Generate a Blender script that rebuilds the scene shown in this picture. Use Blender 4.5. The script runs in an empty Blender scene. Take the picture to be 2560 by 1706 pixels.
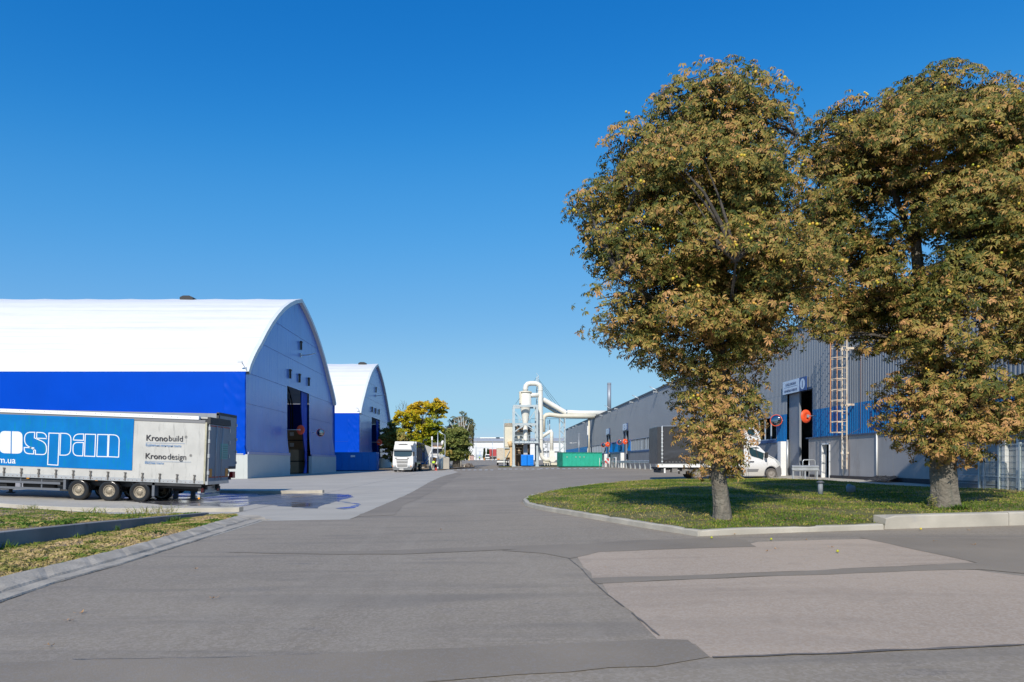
import bpy, bmesh, math, random
import numpy as np
from mathutils import Vector, Matrix, noise
random.seed(7); rng = np.random.default_rng(11)
S = bpy.context.scene
R = math.radians
# ---------------------------------------------------------------- camera
F = 1707.0; U0 = 1232.0; V0 = 1155.0; EYE = 1.6
cd = bpy.data.cameras.new('camera'); cam = bpy.data.objects.new('camera', cd)
S.collection.objects.link(cam); S.camera = cam
cam.location = (0, 0, EYE); cam.rotation_euler = (R(90), 0, 0)
cd.sensor_width = 36; cd.lens = F/2560*36
cd.shift_x = (1280-U0)/2560; cd.shift_y = (V0-853)/2560
cd.clip_start = 0.1; cd.clip_end = 4000
# ---------------------------------------------------------------- sky and sun
SUN_EL = 36.0; SUN_DX = 0.25          # light travels towards +Y and a little +X
w = bpy.data.worlds.new('World'); S.world = w; w.use_nodes = True
nt = w.node_tree; nt.nodes.clear()
out = nt.nodes.new('ShaderNodeOutputWorld'); bg = nt.nodes.new('ShaderNodeBackground')
sky = nt.nodes.new('ShaderNodeTexSky'); sky.sky_type = 'NISHITA'; sky.sun_disc = False
sky.sun_elevation = R(SUN_EL); sky.sun_rotation = R(180)+math.atan(SUN_DX)
sky.air_density = 1.1; sky.dust_density = 0.25; sky.ozone_density = 3.0; sky.altitude = 100
hs = nt.nodes.new('ShaderNodeHueSaturation'); hs.inputs['Saturation'].default_value = 1.22; hs.inputs['Value'].default_value = 1.0
STR = 0.115   # the camera's deep, polarised blue: a tone curve on the sky's own radiance
v1 = nt.nodes.new('ShaderNodeVectorMath'); v1.operation = 'SCALE'; v1.inputs['Scale'].default_value = STR
v2 = nt.nodes.new('ShaderNodeVectorMath'); v2.operation = 'SCALE'; v2.inputs['Scale'].default_value = 1/STR
rc = nt.nodes.new('ShaderNodeRGBCurve'); cm_ = rc.mapping; cm_.extend = 'HORIZONTAL'
for ci, pts in enumerate((((0,0),(.058,.011),(.109,.062),(.2,.15),(.451,.315),(.86,.40),(1,.5)), ((0,0),(.162,.178),(.279,.328),(.5,.47),(.76,.597),(1,.65)), ((0,0),(.366,.571),(.565,.753),(.8,.82),(1,.85)))):
    cv = cm_.curves[ci]; cv.points[0].location = pts[0]; cv.points[-1].location = pts[-1]
    for p_ in pts[1:-1]: cv.points.new(*p_)
cm_.update()
nt.links.new(sky.outputs[0], hs.inputs['Color']); nt.links.new(hs.outputs[0], v1.inputs[0]); nt.links.new(v1.outputs[0], rc.inputs['Color'])
nt.links.new(rc.outputs[0], v2.inputs[0]); nt.links.new(v2.outputs[0], bg.inputs[0]); bg.inputs[1].default_value = STR
nt.links.new(bg.outputs[0], out.inputs[0])
sd = bpy.data.lights.new('sun', 'SUN'); sd.energy = 4.6; sd.angle = R(0.53); sd.color = (1.0, 0.93, 0.82)
sun = bpy.data.objects.new('sun', sd); S.collection.objects.link(sun)
LD = Vector((SUN_DX, 1, 0)).normalized()*math.cos(R(SUN_EL)); LD.z = -math.sin(R(SUN_EL))
sun.rotation_euler = (-LD).to_track_quat('Z', 'Y').to_euler(); sun.location = (-20, -60, 60)
S.view_settings.view_transform = 'Standard'; S.view_settings.look = 'None'
S.view_settings.exposure = 0.0; S.view_settings.gamma = 1.0
S.render.engine = 'CYCLES'; S.cycles.max_bounces = 6; S.cycles.transparent_max_bounces = 8

# ---------------------------------------------------------------- measuring helpers (building time only)
def P(u, v, Y): return Vector(((u-U0)/F*Y, Y, EYE+(V0-v)/F*Y))
def XU(u, Y): return (u-U0)/F*Y
def ZV(v, Y): return EYE+(V0-v)/F*Y
def YF(u, X): return X*F/(u-U0)
CTRL = np.array([(0,-15,-1.62),(0,0,-1.6),(0,8,-1.6),(0,16,-1.52),(1,24.3,-1.45),(4,13.3,-1.45),(15,14.5,-1.35),(15,0,-1.45),
 (30,10,-1.2),(-9,12.4,-1.63),(-9,20.5,-1.64),(-9,0,-1.66),(-20,12,-1.72),(-16.7,32.4,-1.93),(-13,31,-1.93),(-19.7,32.4,-1.82),(-23.4,32.4,-1.68),
 (-30,32,-1.45),(-22.4,62.4,-1.55),(-40,62,-1.4),(-22.4,97,-1.43),(-22.4,150,-1.32),(-11,90,-1.36),(-3,60,-1.34),
 (-8,45,-1.62),(5,40,-1.24),(9,38,-1.11),(14,41,-1.05),(18.5,29,-.91),(18.5,36,-.85),(18.5,60,-.82),(18.5,118,-.85),
 (13,107,-.86),(0,107,-1.1),(0,150,-.6),(-10,283,.75),(20,283,.75),(-40,283,.75),(18,200,0),(-22,200,-.6),(30,25,-.9),(40,60,-.8)],float)
def _phi(d2): return np.where(d2 > 0, d2*np.log(np.maximum(d2,1e-12))*0.5, 0)
_A = CTRL[:, :2].copy(); _A[:, 1] *= 0.6
_n = len(_A); _K = _phi(((_A[:,None]-_A[None])**2).sum(-1)) + np.eye(_n)*20.0
_M = np.zeros((_n+3,_n+3)); _M[:_n,:_n]=_K; _M[:_n,_n]=1; _M[:_n,_n+1:]=_A; _M[_n,:_n]=1; _M[_n+1:,:_n]=_A.T
_C = np.linalg.solve(_M, np.r_[CTRL[:,2], 0,0,0])
def gz(xs, ys):
    xs = np.clip(np.asarray(xs,float), -40, 42); ys = np.clip(np.asarray(ys,float), -15, 283)*0.6
    d2 = (xs[...,None]-_A[:,0])**2+(ys[...,None]-_A[:,1])**2
    return _phi(d2)@_C[:_n]+_C[_n]+_C[_n+1]*xs+_C[_n+2]*ys+EYE
def g(x, y): return float(gz(np.array([x]), np.array([y]))[0])
_YS = np.concatenate([np.linspace(1.5, 40, 400), np.linspace(40.2, 300, 700)])
def G(u, v, off=0.0):
    zs = ZV(v, _YS) - (gz(XU(u, _YS), _YS)+off)
    i = np.where(zs < 0)[0]
    if len(i) == 0: Y = 300.0
    else:
        k = max(i[0], 1); a, b = zs[k-1], zs[k]; Y = _YS[k-1]+(_YS[k]-_YS[k-1])*a/(a-b)
    return Vector((XU(u, Y), Y, ZV(v, Y)))

# ---------------------------------------------------------------- materials
MATS = {}
def lin(c): return tuple(((x/12.92) if x <= .04045 else ((x+.055)/1.055)**2.4) for x in c)
def mk(name, col, rough=.6, var=None, bump=None, metal=0.0, spec=.5, dirt=None, coat=0, alpha=None):
    """principled; var=(scale, amount), bump=(scale, strength, distance), dirt=(scale, colour, threshold, stretch)"""
    m = bpy.data.materials.new(name); m.use_nodes = True; t = m.node_tree; b = t.nodes['Principled BSDF']
    b.inputs['Base Color'].default_value = (*col, 1); b.inputs['Roughness'].default_value = rough
    b.inputs['Metallic'].default_value = metal; b.inputs['Specular IOR Level'].default_value = spec
    b.inputs['Coat Weight'].default_value = coat
    tc = t.nodes.new('ShaderNodeNewGeometry'); src = tc.outputs['Position']; c = None
    if var:
        n = t.nodes.new('ShaderNodeTexNoise'); n.inputs['Scale'].default_value = var[0]; n.inputs['Detail'].default_value = 5
        t.links.new(src, n.inputs['Vector'])
        r = t.nodes.new('ShaderNodeMapRange'); r.inputs['From Min'].default_value = .3; r.inputs['From Max'].default_value = .7
        r.inputs['To Min'].default_value = 1-var[1]; r.inputs['To Max'].default_value = 1+var[1]
        t.links.new(n.outputs[0], r.inputs['Value'])
        v = t.nodes.new('ShaderNodeVectorMath'); v.operation = 'SCALE'; v.inputs[0].default_value = col
        t.links.new(r.outputs[0], v.inputs['Scale']); c = v.outputs[0]
    if dirt:
        mp = t.nodes.new('ShaderNodeMapping'); mp.inputs['Scale'].default_value = dirt[3]
        t.links.new(src, mp.inputs['Vector'])
        n = t.nodes.new('ShaderNodeTexNoise'); n.inputs['Scale'].default_value = dirt[0]; n.inputs['Detail'].default_value = 7; n.inputs['Roughness'].default_value = .65
        t.links.new(mp.outputs[0], n.inputs['Vector'])
        r = t.nodes.new('ShaderNodeMapRange'); r.inputs['From Min'].default_value = dirt[2]; r.inputs['From Max'].default_value = dirt[2]+.16
        t.links.new(n.outputs[0], r.inputs['Value'])
        mx = t.nodes.new('ShaderNodeMix'); mx.data_type = 'RGBA'; t.links.new(r.outputs[0], mx.inputs[0])
        if c is not None: t.links.new(c, mx.inputs[6])
        else: mx.inputs[6].default_value = (*col, 1)
        mx.inputs[7].default_value = (*dirt[1], 1); c = mx.outputs[2]
    if c is not None: t.links.new(c, b.inputs['Base Color'])
    if bump:
        n = t.nodes.new('ShaderNodeTexNoise'); n.inputs['Scale'].default_value = bump[0]; n.inputs['Detail'].default_value = 6
        t.links.new(src, n.inputs['Vector'])
        bp = t.nodes.new('ShaderNodeBump'); bp.inputs['Strength'].default_value = bump[1]
        bp.inputs['Distance'].default_value = bump[2] if len(bump) > 2 else .02
        t.links.new(n.outputs[0], bp.inputs['Height']); t.links.new(bp.outputs[0], b.inputs['Normal'])
    MATS[name] = m; return m
def nodes(m): return m.node_tree.nodes, m.node_tree.links, m.node_tree.nodes['Principled BSDF']

# ---------------------------------------------------------------- mesh builder
class MB:
    def __init__(s): s.v = []; s.f = []; s.m = []; s.sm = []
    def add(s, vs, fs, mi=0, smooth=False):
        o = len(s.v); s.v += [tuple(x) for x in vs]
        for f in fs: s.f.append(tuple(i+o for i in f)); s.m.append(mi); s.sm.append(smooth)
        return s
    def box(s, a, b, mi=0, bev=0.0):
        x0,x1 = sorted((a[0],b[0])); y0,y1 = sorted((a[1],b[1])); z0,z1 = sorted((a[2],b[2]))
        if bev > 0 and min(x1-x0,y1-y0,z1-z0) > 2.2*bev:
            bm = bmesh.new(); bmesh.ops.create_cube(bm, size=1)
            for v in bm.verts: v.co = ((x0+x1)/2+v.co.x*(x1-x0), (y0+y1)/2+v.co.y*(y1-y0), (z0+z1)/2+v.co.z*(z1-z0))
            bmesh.ops.bevel(bm, geom=bm.edges[:], offset=bev, segments=2, affect='EDGES', profile=.7)
            return s.bm(bm, mi)
        vs = [(x,y,z) for x in (x0,x1) for y in (y0,y1) for z in (z0,z1)]
        return s.add(vs, [(0,1,3,2),(4,6,7,5),(0,4,5,1),(2,3,7,6),(0,2,6,4),(1,5,7,3)], mi)
    def bm(s, bm, mi=0, smooth=False):
        bm.verts.ensure_lookup_table(); bm.verts.index_update()
        s.add([v.co[:] for v in bm.verts], [[v.index for v in f.verts] for f in bm.faces], mi, smooth); bm.free(); return s
    def bar(s, p, q, w, h=None, mi=0):
        p, q = Vector(p), Vector(q); h = h or w; d = (q-p)
        if d.length < 1e-6: return s
        d.normalize(); up = Vector((0,0,1)) if abs(d.z) < .95 else Vector((0,1,0))
        sx = d.cross(up).normalized()*w/2; sz = sx.cross(d).normalized()*h/2
        vs = [e+a*sx+b*sz for e in (p,q) for a,b in ((-1,-1),(1,-1),(1,1),(-1,1))]
        return s.add(vs, [(0,3,2,1),(4,5,6,7),(0,1,5,4),(1,2,6,5),(2,3,7,6),(3,0,4,7)], mi)
    def tube(s, pts, rs, n=10, mi=0, smooth=True, cap=True, jit=0.0):
        pts = [Vector(p) for p in pts]
        if not hasattr(rs, '__len__'): rs = [rs]*len(pts)
        rings = []; d0 = (pts[1]-pts[0]).normalized()
        a = d0.cross(Vector((0,0,1)) if abs(d0.z) < .95 else Vector((1,0,0))).normalized()
        for i, p in enumerate(pts):
            d = (pts[min(i+1,len(pts)-1)]-pts[max(i-1,0)]).normalized()
            a = (a-d*a.dot(d)).normalized(); b = d.cross(a)
            rings.append([p+(a*math.cos(2*math.pi*k/n)+b*math.sin(2*math.pi*k/n))*rs[i]*(1+(jit*(noise.noise(Vector((k*1.7, i*.31, rs[0]*9)))))) for k in range(n)])
        vs = [v for r in rings for v in r]; fs = []
        for i in range(len(pts)-1):
            for k in range(n): fs.append((i*n+k, i*n+(k+1)%n, (i+1)*n+(k+1)%n, (i+1)*n+k))
        s.add(vs, fs, mi, smooth)
        if cap: s.add(rings[0], [tuple(range(n))[::-1]], mi); s.add(rings[-1], [tuple(range(n))], mi)
        return s
    def cyl(s, p, q, r, r2=None, n=14, mi=0, smooth=True): return s.tube([p,q], [r, r if r2 is None else r2], n, mi, smooth)
    def prism(s, poly, axis, a, b, mi=0, smooth=False):
        """poly: 2-D points; axis 'x','y','z' extrusion from a to b"""
        def T(p, t): return {'y':(p[0],t,p[1]),'x':(t,p[0],p[1]),'z':(p[0],p[1],t)}[axis]
        n = len(poly); vs = [T(p,a) for p in poly]+[T(p,b) for p in poly]
        s.add(vs, [tuple(range(n)), tuple(range(2*n-1,n-1,-1))], mi)
        return s.add(vs, [(i,(i+1)%n,n+(i+1)%n,n+i) for i in range(n)], mi, smooth)
    def ell(s, c, r, mi=0, n=10, rot=None):
        bm = bmesh.new(); bmesh.ops.create_uvsphere(bm, u_segments=n, v_segments=max(5,n*2//3), radius=1)
        for v in bm.verts:
            q = Vector((v.co.x*r[0], v.co.y*r[1], v.co.z*r[2]))
            if rot: q = rot@q
            v.co = Vector(c)+q
        return s.bm(bm, mi, True)
    def xf(s, M): s.v = [tuple(M@Vector(v)) for v in s.v]; return s
    def parts(s, name, mats, parent=None, world=False, fixn=True):
        """each connected piece becomes a part of its own"""
        key = {}; par = list(range(len(s.f)))
        def fd(i):
            while par[i] != i: par[i] = par[par[i]]; i = par[i]
            return i
        for i, f in enumerate(s.f):
            for v in f:
                k = tuple(round(c, 4) for c in s.v[v])
                if k in key: par[fd(i)] = fd(key[k])
                else: key[k] = i
        gr = {}
        for i in range(len(s.f)): gr.setdefault(fd(i), []).append(i)
        out = []
        for fs in gr.values():
            m = MB(); mp = {}
            for i in fs:
                q = []
                for v in s.f[i]:
                    if v not in mp: mp[v] = len(m.v); m.v.append(s.v[v])
                    q.append(mp[v])
                m.f.append(tuple(q)); m.m.append(s.m[i]); m.sm.append(s.sm[i])
            out.append(m.build(name, mats, parent, world, fixn))
        return out
    def build(s, name, mats, parent=None, world=False, fixn=True, auto=None):
        me = bpy.data.meshes.new(name); vs = s.v
        if world and parent is not None:
            Mi = parent.matrix_basis.inverted(); vs = [tuple(Mi@Vector(v)) for v in vs]
        me.from_pydata(vs, [], s.f)
        if not isinstance(mats, (list,tuple)): mats = [mats]
        for m in mats: me.materials.append(m)
        me.polygons.foreach_set('material_index', s.m); me.polygons.foreach_set('use_smooth', s.sm)
        if fixn:
            bm = bmesh.new(); bm.from_mesh(me); bmesh.ops.remove_doubles(bm, verts=bm.verts, dist=1e-5)
            bmesh.ops.recalc_face_normals(bm, faces=bm.faces); bm.to_mesh(me); bm.free()
        me.update(); o = bpy.data.objects.new(name, me); S.collection.objects.link(o)
        if parent is not None: o.parent = parent
        return o
def tag(o, label=None, cat=None, group=None, kind=None):
    if label: o['label'] = label
    if cat: o['category'] = cat
    if group: o['group'] = group
    if kind: o['kind'] = kind
    return o
def thing(name, label, cat, loc=(0,0,0), rot=(0,0,0), group=None):
    o = bpy.data.objects.new(name, None); S.collection.objects.link(o); o.empty_display_size = .3
    o.location = loc; o.rotation_euler = rot
    o.matrix_basis = Matrix.LocRotScale(Vector(loc), __import__('mathutils').Euler(rot), None)
    return tag(o, label, cat, group)
def copy_tree(o, parent=None):
    c = o.copy(); S.collection.objects.link(c); c.parent = parent
    for ch in o.children: copy_tree(ch, c)
    return c
def text_obj(name, body, size, mat, parent, M, extrude=.004, bold=0.0, align='LEFT', xs=1.0):
    cu = bpy.data.curves.new('t', 'FONT'); cu.body = body; cu.size = size; cu.extrude = extrude; cu.offset = bold*size
    cu.align_x = align; cu.resolution_u = 3
    o = bpy.data.objects.new('t', cu); S.collection.objects.link(o); bpy.context.view_layer.update()
    me = bpy.data.meshes.new_from_object(o); bpy.data.objects.remove(o)
    me.transform(M@Matrix.Diagonal((xs,1,1,1))); me.materials.clear(); me.materials.append(mat)
    o = bpy.data.objects.new(name, me); S.collection.objects.link(o); o.parent = parent
    return o
# ================================================================= materials
asph = mk('asphalt', (.25,.209,.155), .88, var=(.16,.17), bump=(55,.35,.012), dirt=(2.2,(.15,.135,.12),.60,(.35,1.3,1)))
n_, l_, b_ = nodes(asph)
def speckle(m, scale, lo, hi, amount, col):
    """fine stones in the surface: small cells of another colour"""
    n_, l_, b_ = nodes(m); pos = [x for x in n_ if x.type == 'NEW_GEOMETRY'][0].outputs['Position']
    v = n_.new('ShaderNodeTexVoronoi'); v.inputs['Scale'].default_value = scale; l_.new(pos, v.inputs['Vector'])
    r = n_.new('ShaderNodeMapRange'); r.inputs['From Min'].default_value = lo; r.inputs['From Max'].default_value = hi
    r.inputs['To Max'].default_value = amount
    l_.new(v.outputs['Color'], r.inputs['Value'])
    mx = n_.new('ShaderNodeMix'); mx.data_type = 'RGBA'; old = b_.inputs['Base Color'].links[0].from_socket
    l_.new(r.outputs[0], mx.inputs[0]); l_.new(old, mx.inputs[6]); mx.inputs[7].default_value = (*col,1)
    l_.new(mx.outputs[2], b_.inputs['Base Color'])
def streaks(m, scale, stretch, rotz, lo, hi, amount, col, dist=1.5):
    """faint long tyre sweeps and stains"""
    n_, l_, b_ = nodes(m); pos = [x for x in n_ if x.type == 'NEW_GEOMETRY'][0].outputs['Position']
    mp = n_.new('ShaderNodeMapping'); mp.inputs['Rotation'].default_value = (0,0,rotz); mp.inputs['Scale'].default_value = stretch
    l_.new(pos, mp.inputs['Vector'])
    v = n_.new('ShaderNodeTexNoise'); v.inputs['Scale'].default_value = scale; v.inputs['Detail'].default_value = 6; v.inputs['Distortion'].default_value = dist
    l_.new(mp.outputs[0], v.inputs['Vector'])
    r = n_.new('ShaderNodeMapRange'); r.inputs['From Min'].default_value = lo; r.inputs['From Max'].default_value = hi; r.inputs['To Max'].default_value = amount
    l_.new(v.outputs[0], r.inputs['Value'])
    mx = n_.new('ShaderNodeMix'); mx.data_type = 'RGBA'; old = b_.inputs['Base Color'].links[0].from_socket
    l_.new(r.outputs[0], mx.inputs[0]); l_.new(old, mx.inputs[6]); mx.inputs[7].default_value = (*col,1)
    l_.new(mx.outputs[2], b_.inputs['Base Color'])
speckle(asph, 38, .3, .8, .5, (.36,.31,.26)); speckle(asph, 9, .7, .95, .22, (.15,.13,.11)); streaks(asph, .55, (.22,1.5,1), R(25), .50, .70, .6, (.175,.152,.125), 2.5); streaks(asph, .8, (2.2,.12,1), R(-12), .52, .70, .28, (.32,.28,.225), .6)
asph_old = mk('asphalt_worn', (.385,.30,.222), .9, var=(.25,.13), bump=(50,.4,.012), dirt=(1.3,(.23,.192,.163),.62,(.3,1.6,1)))
speckle(asph_old, 42, .3, .75, .5, (.46,.39,.32)); speckle(asph_old, 8, .7, .95, .22, (.23,.19,.15)); streaks(asph_old, .5, (.2,1.4,1), R(8), .50, .70, .6, (.27,.215,.165), 2)
asph_new = mk('asphalt_patch', (.23,.191,.143), .86, var=(.5,.16), bump=(60,.35,.01), dirt=(1.5,(.215,.192,.17),.6,(.3,1.2,1)))
speckle(asph_new, 45, .5, .9, .3, (.26,.25,.25))
crackm = mk('crack_tar', (.15,.132,.115), .7, var=(4,.2), bump=(30,.5))
conc = mk('concrete', (.415,.378,.315), .85, var=(.35,.09), bump=(30,.2,.01), dirt=(.8,(.31,.292,.262),.57,(.25,1.2,1)))
streaks(conc, .5, (.16,1.4,1), R(18), .54, .68, .5, (.29,.272,.245), 1.2); speckle(conc, 30, .4, .9, .2, (.47,.44,.40))
conc_lt = mk('concrete_light', (.42,.385,.32), .85, var=(1.2,.18), bump=(25,.35,.015), dirt=(3,(.36,.34,.31),.62,(1,1,1)))
conc_gut = mk('concrete_gutter', (.36,.32,.26), .9, var=(2.2,.24), bump=(18,.5,.03), dirt=(2.5,(.3,.28,.25),.62,(1,1,1)))
conc_dk = mk('concrete_dark', (.23,.23,.225), .85, var=(1.1,.2), bump=(20,.3,.01), dirt=(2.5,(.11,.11,.115),.58,(1,1,.3)))
joint = mk('joint', (.2,.195,.19), .9)
soil = mk('soil', (.24,.175,.11), .95, var=(3,.3), bump=(14,.8,.04), dirt=(1.6,(.17,.16,.06),.55,(1,1,1)))
lawnm = mk('lawn', (.13,.125,.035), .95, var=(1.5,.4), bump=(24,.9,.05), dirt=(.55,(.22,.165,.075),.55,(1,1,1)))
landm = mk('land', (.12,.13,.06), .95, var=(.05,.3))
wet = mk('wet_concrete', (.13,.125,.13), .08, var=(1.2,.25), spec=.7)
n_, l_, b_ = nodes(wet); nn = [x for x in n_ if x.type == 'TEX_NOISE'][0]
mp = n_.new('ShaderNodeMapping'); mp.inputs['Scale'].default_value = (.45,1.6,1); l_.new([x for x in n_ if x.type=='NEW_GEOMETRY'][0].outputs['Position'], mp.inputs['Vector'])
n2 = n_.new('ShaderNodeTexNoise'); n2.inputs['Scale'].default_value = 1.1; n2.inputs['Detail'].default_value = 6; l_.new(mp.outputs[0], n2.inputs['Vector'])
rr = n_.new('ShaderNodeMapRange'); rr.inputs['From Min'].default_value=.42; rr.inputs['From Max'].default_value=.62; rr.inputs['To Min'].default_value=.09; rr.inputs['To Max'].default_value=.5
l_.new(n2.outputs[0], rr.inputs['Value']); l_.new(rr.outputs[0], b_.inputs['Roughness'])

# ================================================================= terrain sheets
GX = np.concatenate([[-1500,-700,-300,-150,-90,-60], np.arange(-48,-30,3), np.arange(-30,26,1.0), np.arange(26,48,3), [60,90,150,300,700,1500]])
GY = np.concatenate([[-300,-80,-30], np.arange(-15,50,1.0), np.arange(50,120,3), np.arange(120,290,8), [300,340,400,600,1000,1500]])
def ground_sheet():
    X, Y = np.meshgrid(GX, GY); Z = gz(X.ravel(), Y.ravel())
    vs = np.c_[X.ravel(), Y.ravel(), Z]; nx = len(GX); fs = []
    for j in range(len(GY)-1):
        for i in range(nx-1): fs.append((j*nx+i, j*nx+i+1, (j+1)*nx+i+1, (j+1)*nx+i))
    m = MB(); m.add(vs.tolist(), fs, 0, True); o = m.build('ground', landm, fixn=False); return tag(o, kind='structure')
ground_sheet()
def wob(poly, amp=.06, step=.5, seed=0):
    """ragged edge for a laid patch"""
    o = []; n = len(poly)
    for i in range(n):
        a, b = Vector(poly[i][:2]), Vector(poly[(i+1)%n][:2]); k = max(1, int((b-a).length/step))
        for j in range(k):
            p = a.lerp(b, j/k); o.append((p.x+noise.noise(Vector((p.x*1.7, p.y*1.7, seed)))*amp*2, p.y+noise.noise(Vector((p.x*1.7, p.y*1.7, seed+9)))*amp*2))
    return o
def drape(name, poly, off, mat, kind='structure', zfun=None, parent=None, thick=0):
    """lay a sheet with this outline on the terrain, off metres above it"""
    zf = zfun or gz
    bm = bmesh.new(); vs = [bm.verts.new((p[0], p[1], 0)) for p in poly]; bm.faces.new(vs)
    bmesh.ops.triangulate(bm, faces=bm.faces[:])
    xs = [p[0] for p in poly]; ys = [p[1] for p in poly]
    for x in GX:
        if min(xs) < x < max(xs): bmesh.ops.bisect_plane(bm, geom=bm.verts[:]+bm.edges[:]+bm.faces[:], plane_co=(x,0,0), plane_no=(1,0,0))
    for y in GY:
        if min(ys) < y < max(ys): bmesh.ops.bisect_plane(bm, geom=bm.verts[:]+bm.edges[:]+bm.faces[:], plane_co=(0,y,0), plane_no=(0,1,0))
    co = np.array([v.co[:2] for v in bm.verts]); z = zf(co[:,0], co[:,1])+off
    for v, zz in zip(bm.verts, z): v.co.z = zz
    bmesh.ops.recalc_face_normals(bm, faces=bm.faces[:])
    if sum(f.normal.z for f in bm.faces) < 0: bmesh.ops.reverse_faces(bm, faces=bm.faces[:])
    m = MB(); m.bm(bm, 0, True); o = m.build(name, mat, parent, fixn=False)
    return tag(o, kind=kind)
def px(*uv, off=0): return [G(u, v, off) for u, v in uv]
# the asphalt, wide
drape('road', [(-34,-15),(40,-15),(40,20),(42,150),(30,290),(-16,290),(-12,150),(-34,60)], .004, asph)
# worn lighter asphalt on the right and dark repair patches
def pz(x, y): return [(1300+a/1.8675, 1200+b/1.8675) for a, b in zip(x, y)]
worn = px((1440,1388),(1465,1380),(1600,1374),(1850,1368),(1895,1356),(2170,1348),(2300,1373),(2440,1409),(1840,1436),(1485,1446))
drape('road', wob(worn, .04, .4, 3), .007, asph_old)
worn2 = px((1497,1461),(1900,1444),(2330,1426),(2430,1426),(2560,1442),(2900,1470),(3100,1608),(2560,1617),(1780,1645),(1735,1612),(1646,1598),(1580,1535),(1530,1492))
drape('road', wob(worn2, .04, .4, 5), .007, asph_old)
drape('road', wob(px((1250,1378),(1330,1371),(1560,1354),(1770,1346),(1860,1350),(1885,1368),(1500,1382),(1425,1398),(1360,1386)), .05, .4, 7), .0105, asph_new)
drape('road', wob(px((1480,1447),(1840,1437),(2440,1409),(2150,1345),(2560,1350),(3000,1370),(3000,1450),(2560,1436),(2450,1425),(1900,1443),(1497,1461)), .04, .4, 9), .0105, asph_new)
drape('road', wob(px((-300,1668),(180,1653),(560,1647),(900,1633),(1280,1617),(1500,1606),(1640,1601),(1715,1602),(1745,1625),(1775,1646),(1640,1668),(1300,1690),(1000,1712),(600,1740),(-300,1790)), .03, .3, 11), .0105, asph_new)
drape('road', wob(px((873,1300),(1013,1239.5),(1072,1207),(1102,1193),(1144,1181.5),(1156,1185),(1093,1224),(1045,1248),(1010,1262),(985,1289),(894,1292)), .05, .6, 13), .0105, asph_new)
drape('road', wob(px((560,1382),(900,1379),(1240,1367),(1420,1362),(1560,1364),(1300,1374),(1000,1388),(700,1386)), .03, .5, 15), .0105, asph_new)
# tarred cracks
def strip(pts, w, off, mat, name, seed=1, amp=.5):
    L = []; Rr = []
    q = []
    for i in range(len(pts)-1):
        a, b = pts[i], pts[i+1]; k = max(1, int((b-a).length/.12 if (b-a).length < 30 else 40))
        q += [a.lerp(b, j/k) for j in range(k)]
    q.append(pts[-1])
    for i, p in enumerate(q):
        d = (q[min(i+1,len(q)-1)]-q[max(i-1,0)]); n = Vector((-d.y, d.x)).normalized()
        ww = w*(1+amp*noise.noise(Vector((p.x*6, p.y*6, seed)))*1.6)/2; c = n*noise.noise(Vector((p.x*3, p.y*3, seed+5)))*w*amp
        L.append((p.x+n.x*ww+c.x, p.y+n.y*ww+c.y)); Rr.append((p.x-n.x*ww+c.x, p.y-n.y*ww+c.y))
    m = MB(); z = lambda p: g(p[0],p[1])+off
    vs = [(*p, z(p)) for p in L]+[(*p, z(p)) for p in Rr]; k = len(L)
    m.add(vs, [(i, i+1, k+i+1, k+i) for i in range(k-1)])
    return tag(m.build(name, mat, fixn=True), kind='structure')
strip(px((1780,1645),(1950,1641),(2100,1635),(2300,1627),(2560,1615),(2900,1600)), .035, .0135, crackm, 'road_crack', 1, .8)
strip(px((180,1652),(330,1651),(560,1646),(800,1638)), .008, .0135, crackm, 'road_crack', 4, .9)
strip(px((1420,1397),(1455,1425),(1472,1446),(1520,1490),(1560,1520)), .014, .0135, crackm, 'road_crack', 8, .9)
strip(px((1580,1535),(1612,1560),(1646,1592)), .02, .0135, crackm, 'road_crack', 8, .9)
# concrete yard in front of the halls
yard = px((1146,1181),(1144,1181.5),(1102,1193),(1072,1207),(1013,1239.5),(965,1260),(873,1300),(659,1303.5),(540,1340),(300,1400),(0,1490),(-220,1560))
yard = [(p.x,p.y) for p in yard]+[(-40,8),(-40,100),(-24,160),(-12,160)]
drape('concrete_yard', yard, .008, conc)
for pts, wdt in ((((540,1294.5),(700,1259),(822.6,1232),(960,1202),(1046,1184.5)), .05), (((620,1202),(700,1193),(1000,1180)), .04), (((0,1262),(330,1288),(600,1293)), .03)):
    strip(px(*pts), wdt, .012, joint, 'concrete_joint', 2, .15)
wp = [(-260,1238),(0,1236),(300,1240),(560,1233),(668,1234),(822,1235),(876,1237),(882,1244),(850,1252),(800,1266),(797,1272),(758,1272),(715,1267),(690,1260),(600,1264),(545,1266),(400,1262),(250,1252),(0,1246),(-260,1240)]
drape('wet_concrete', wob(px((330,1240),(400,1236),(560,1232),(668,1233),(822,1235),(876,1237),(884,1244),(850,1252),(800,1266),(797,1272),(758,1272),(715,1267),(640,1261),(600,1268),(520,1266),(420,1264),(350,1258),(300,1250)), .12, .5, 21), .012, wet)
drape('wet_concrete', wob(px((838,1253),(870,1256),(905,1262),(890,1270),(860,1275),(835,1272),(880,1267),(893,1262),(862,1258)), .05, .3, 23), .012, wet)
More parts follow.
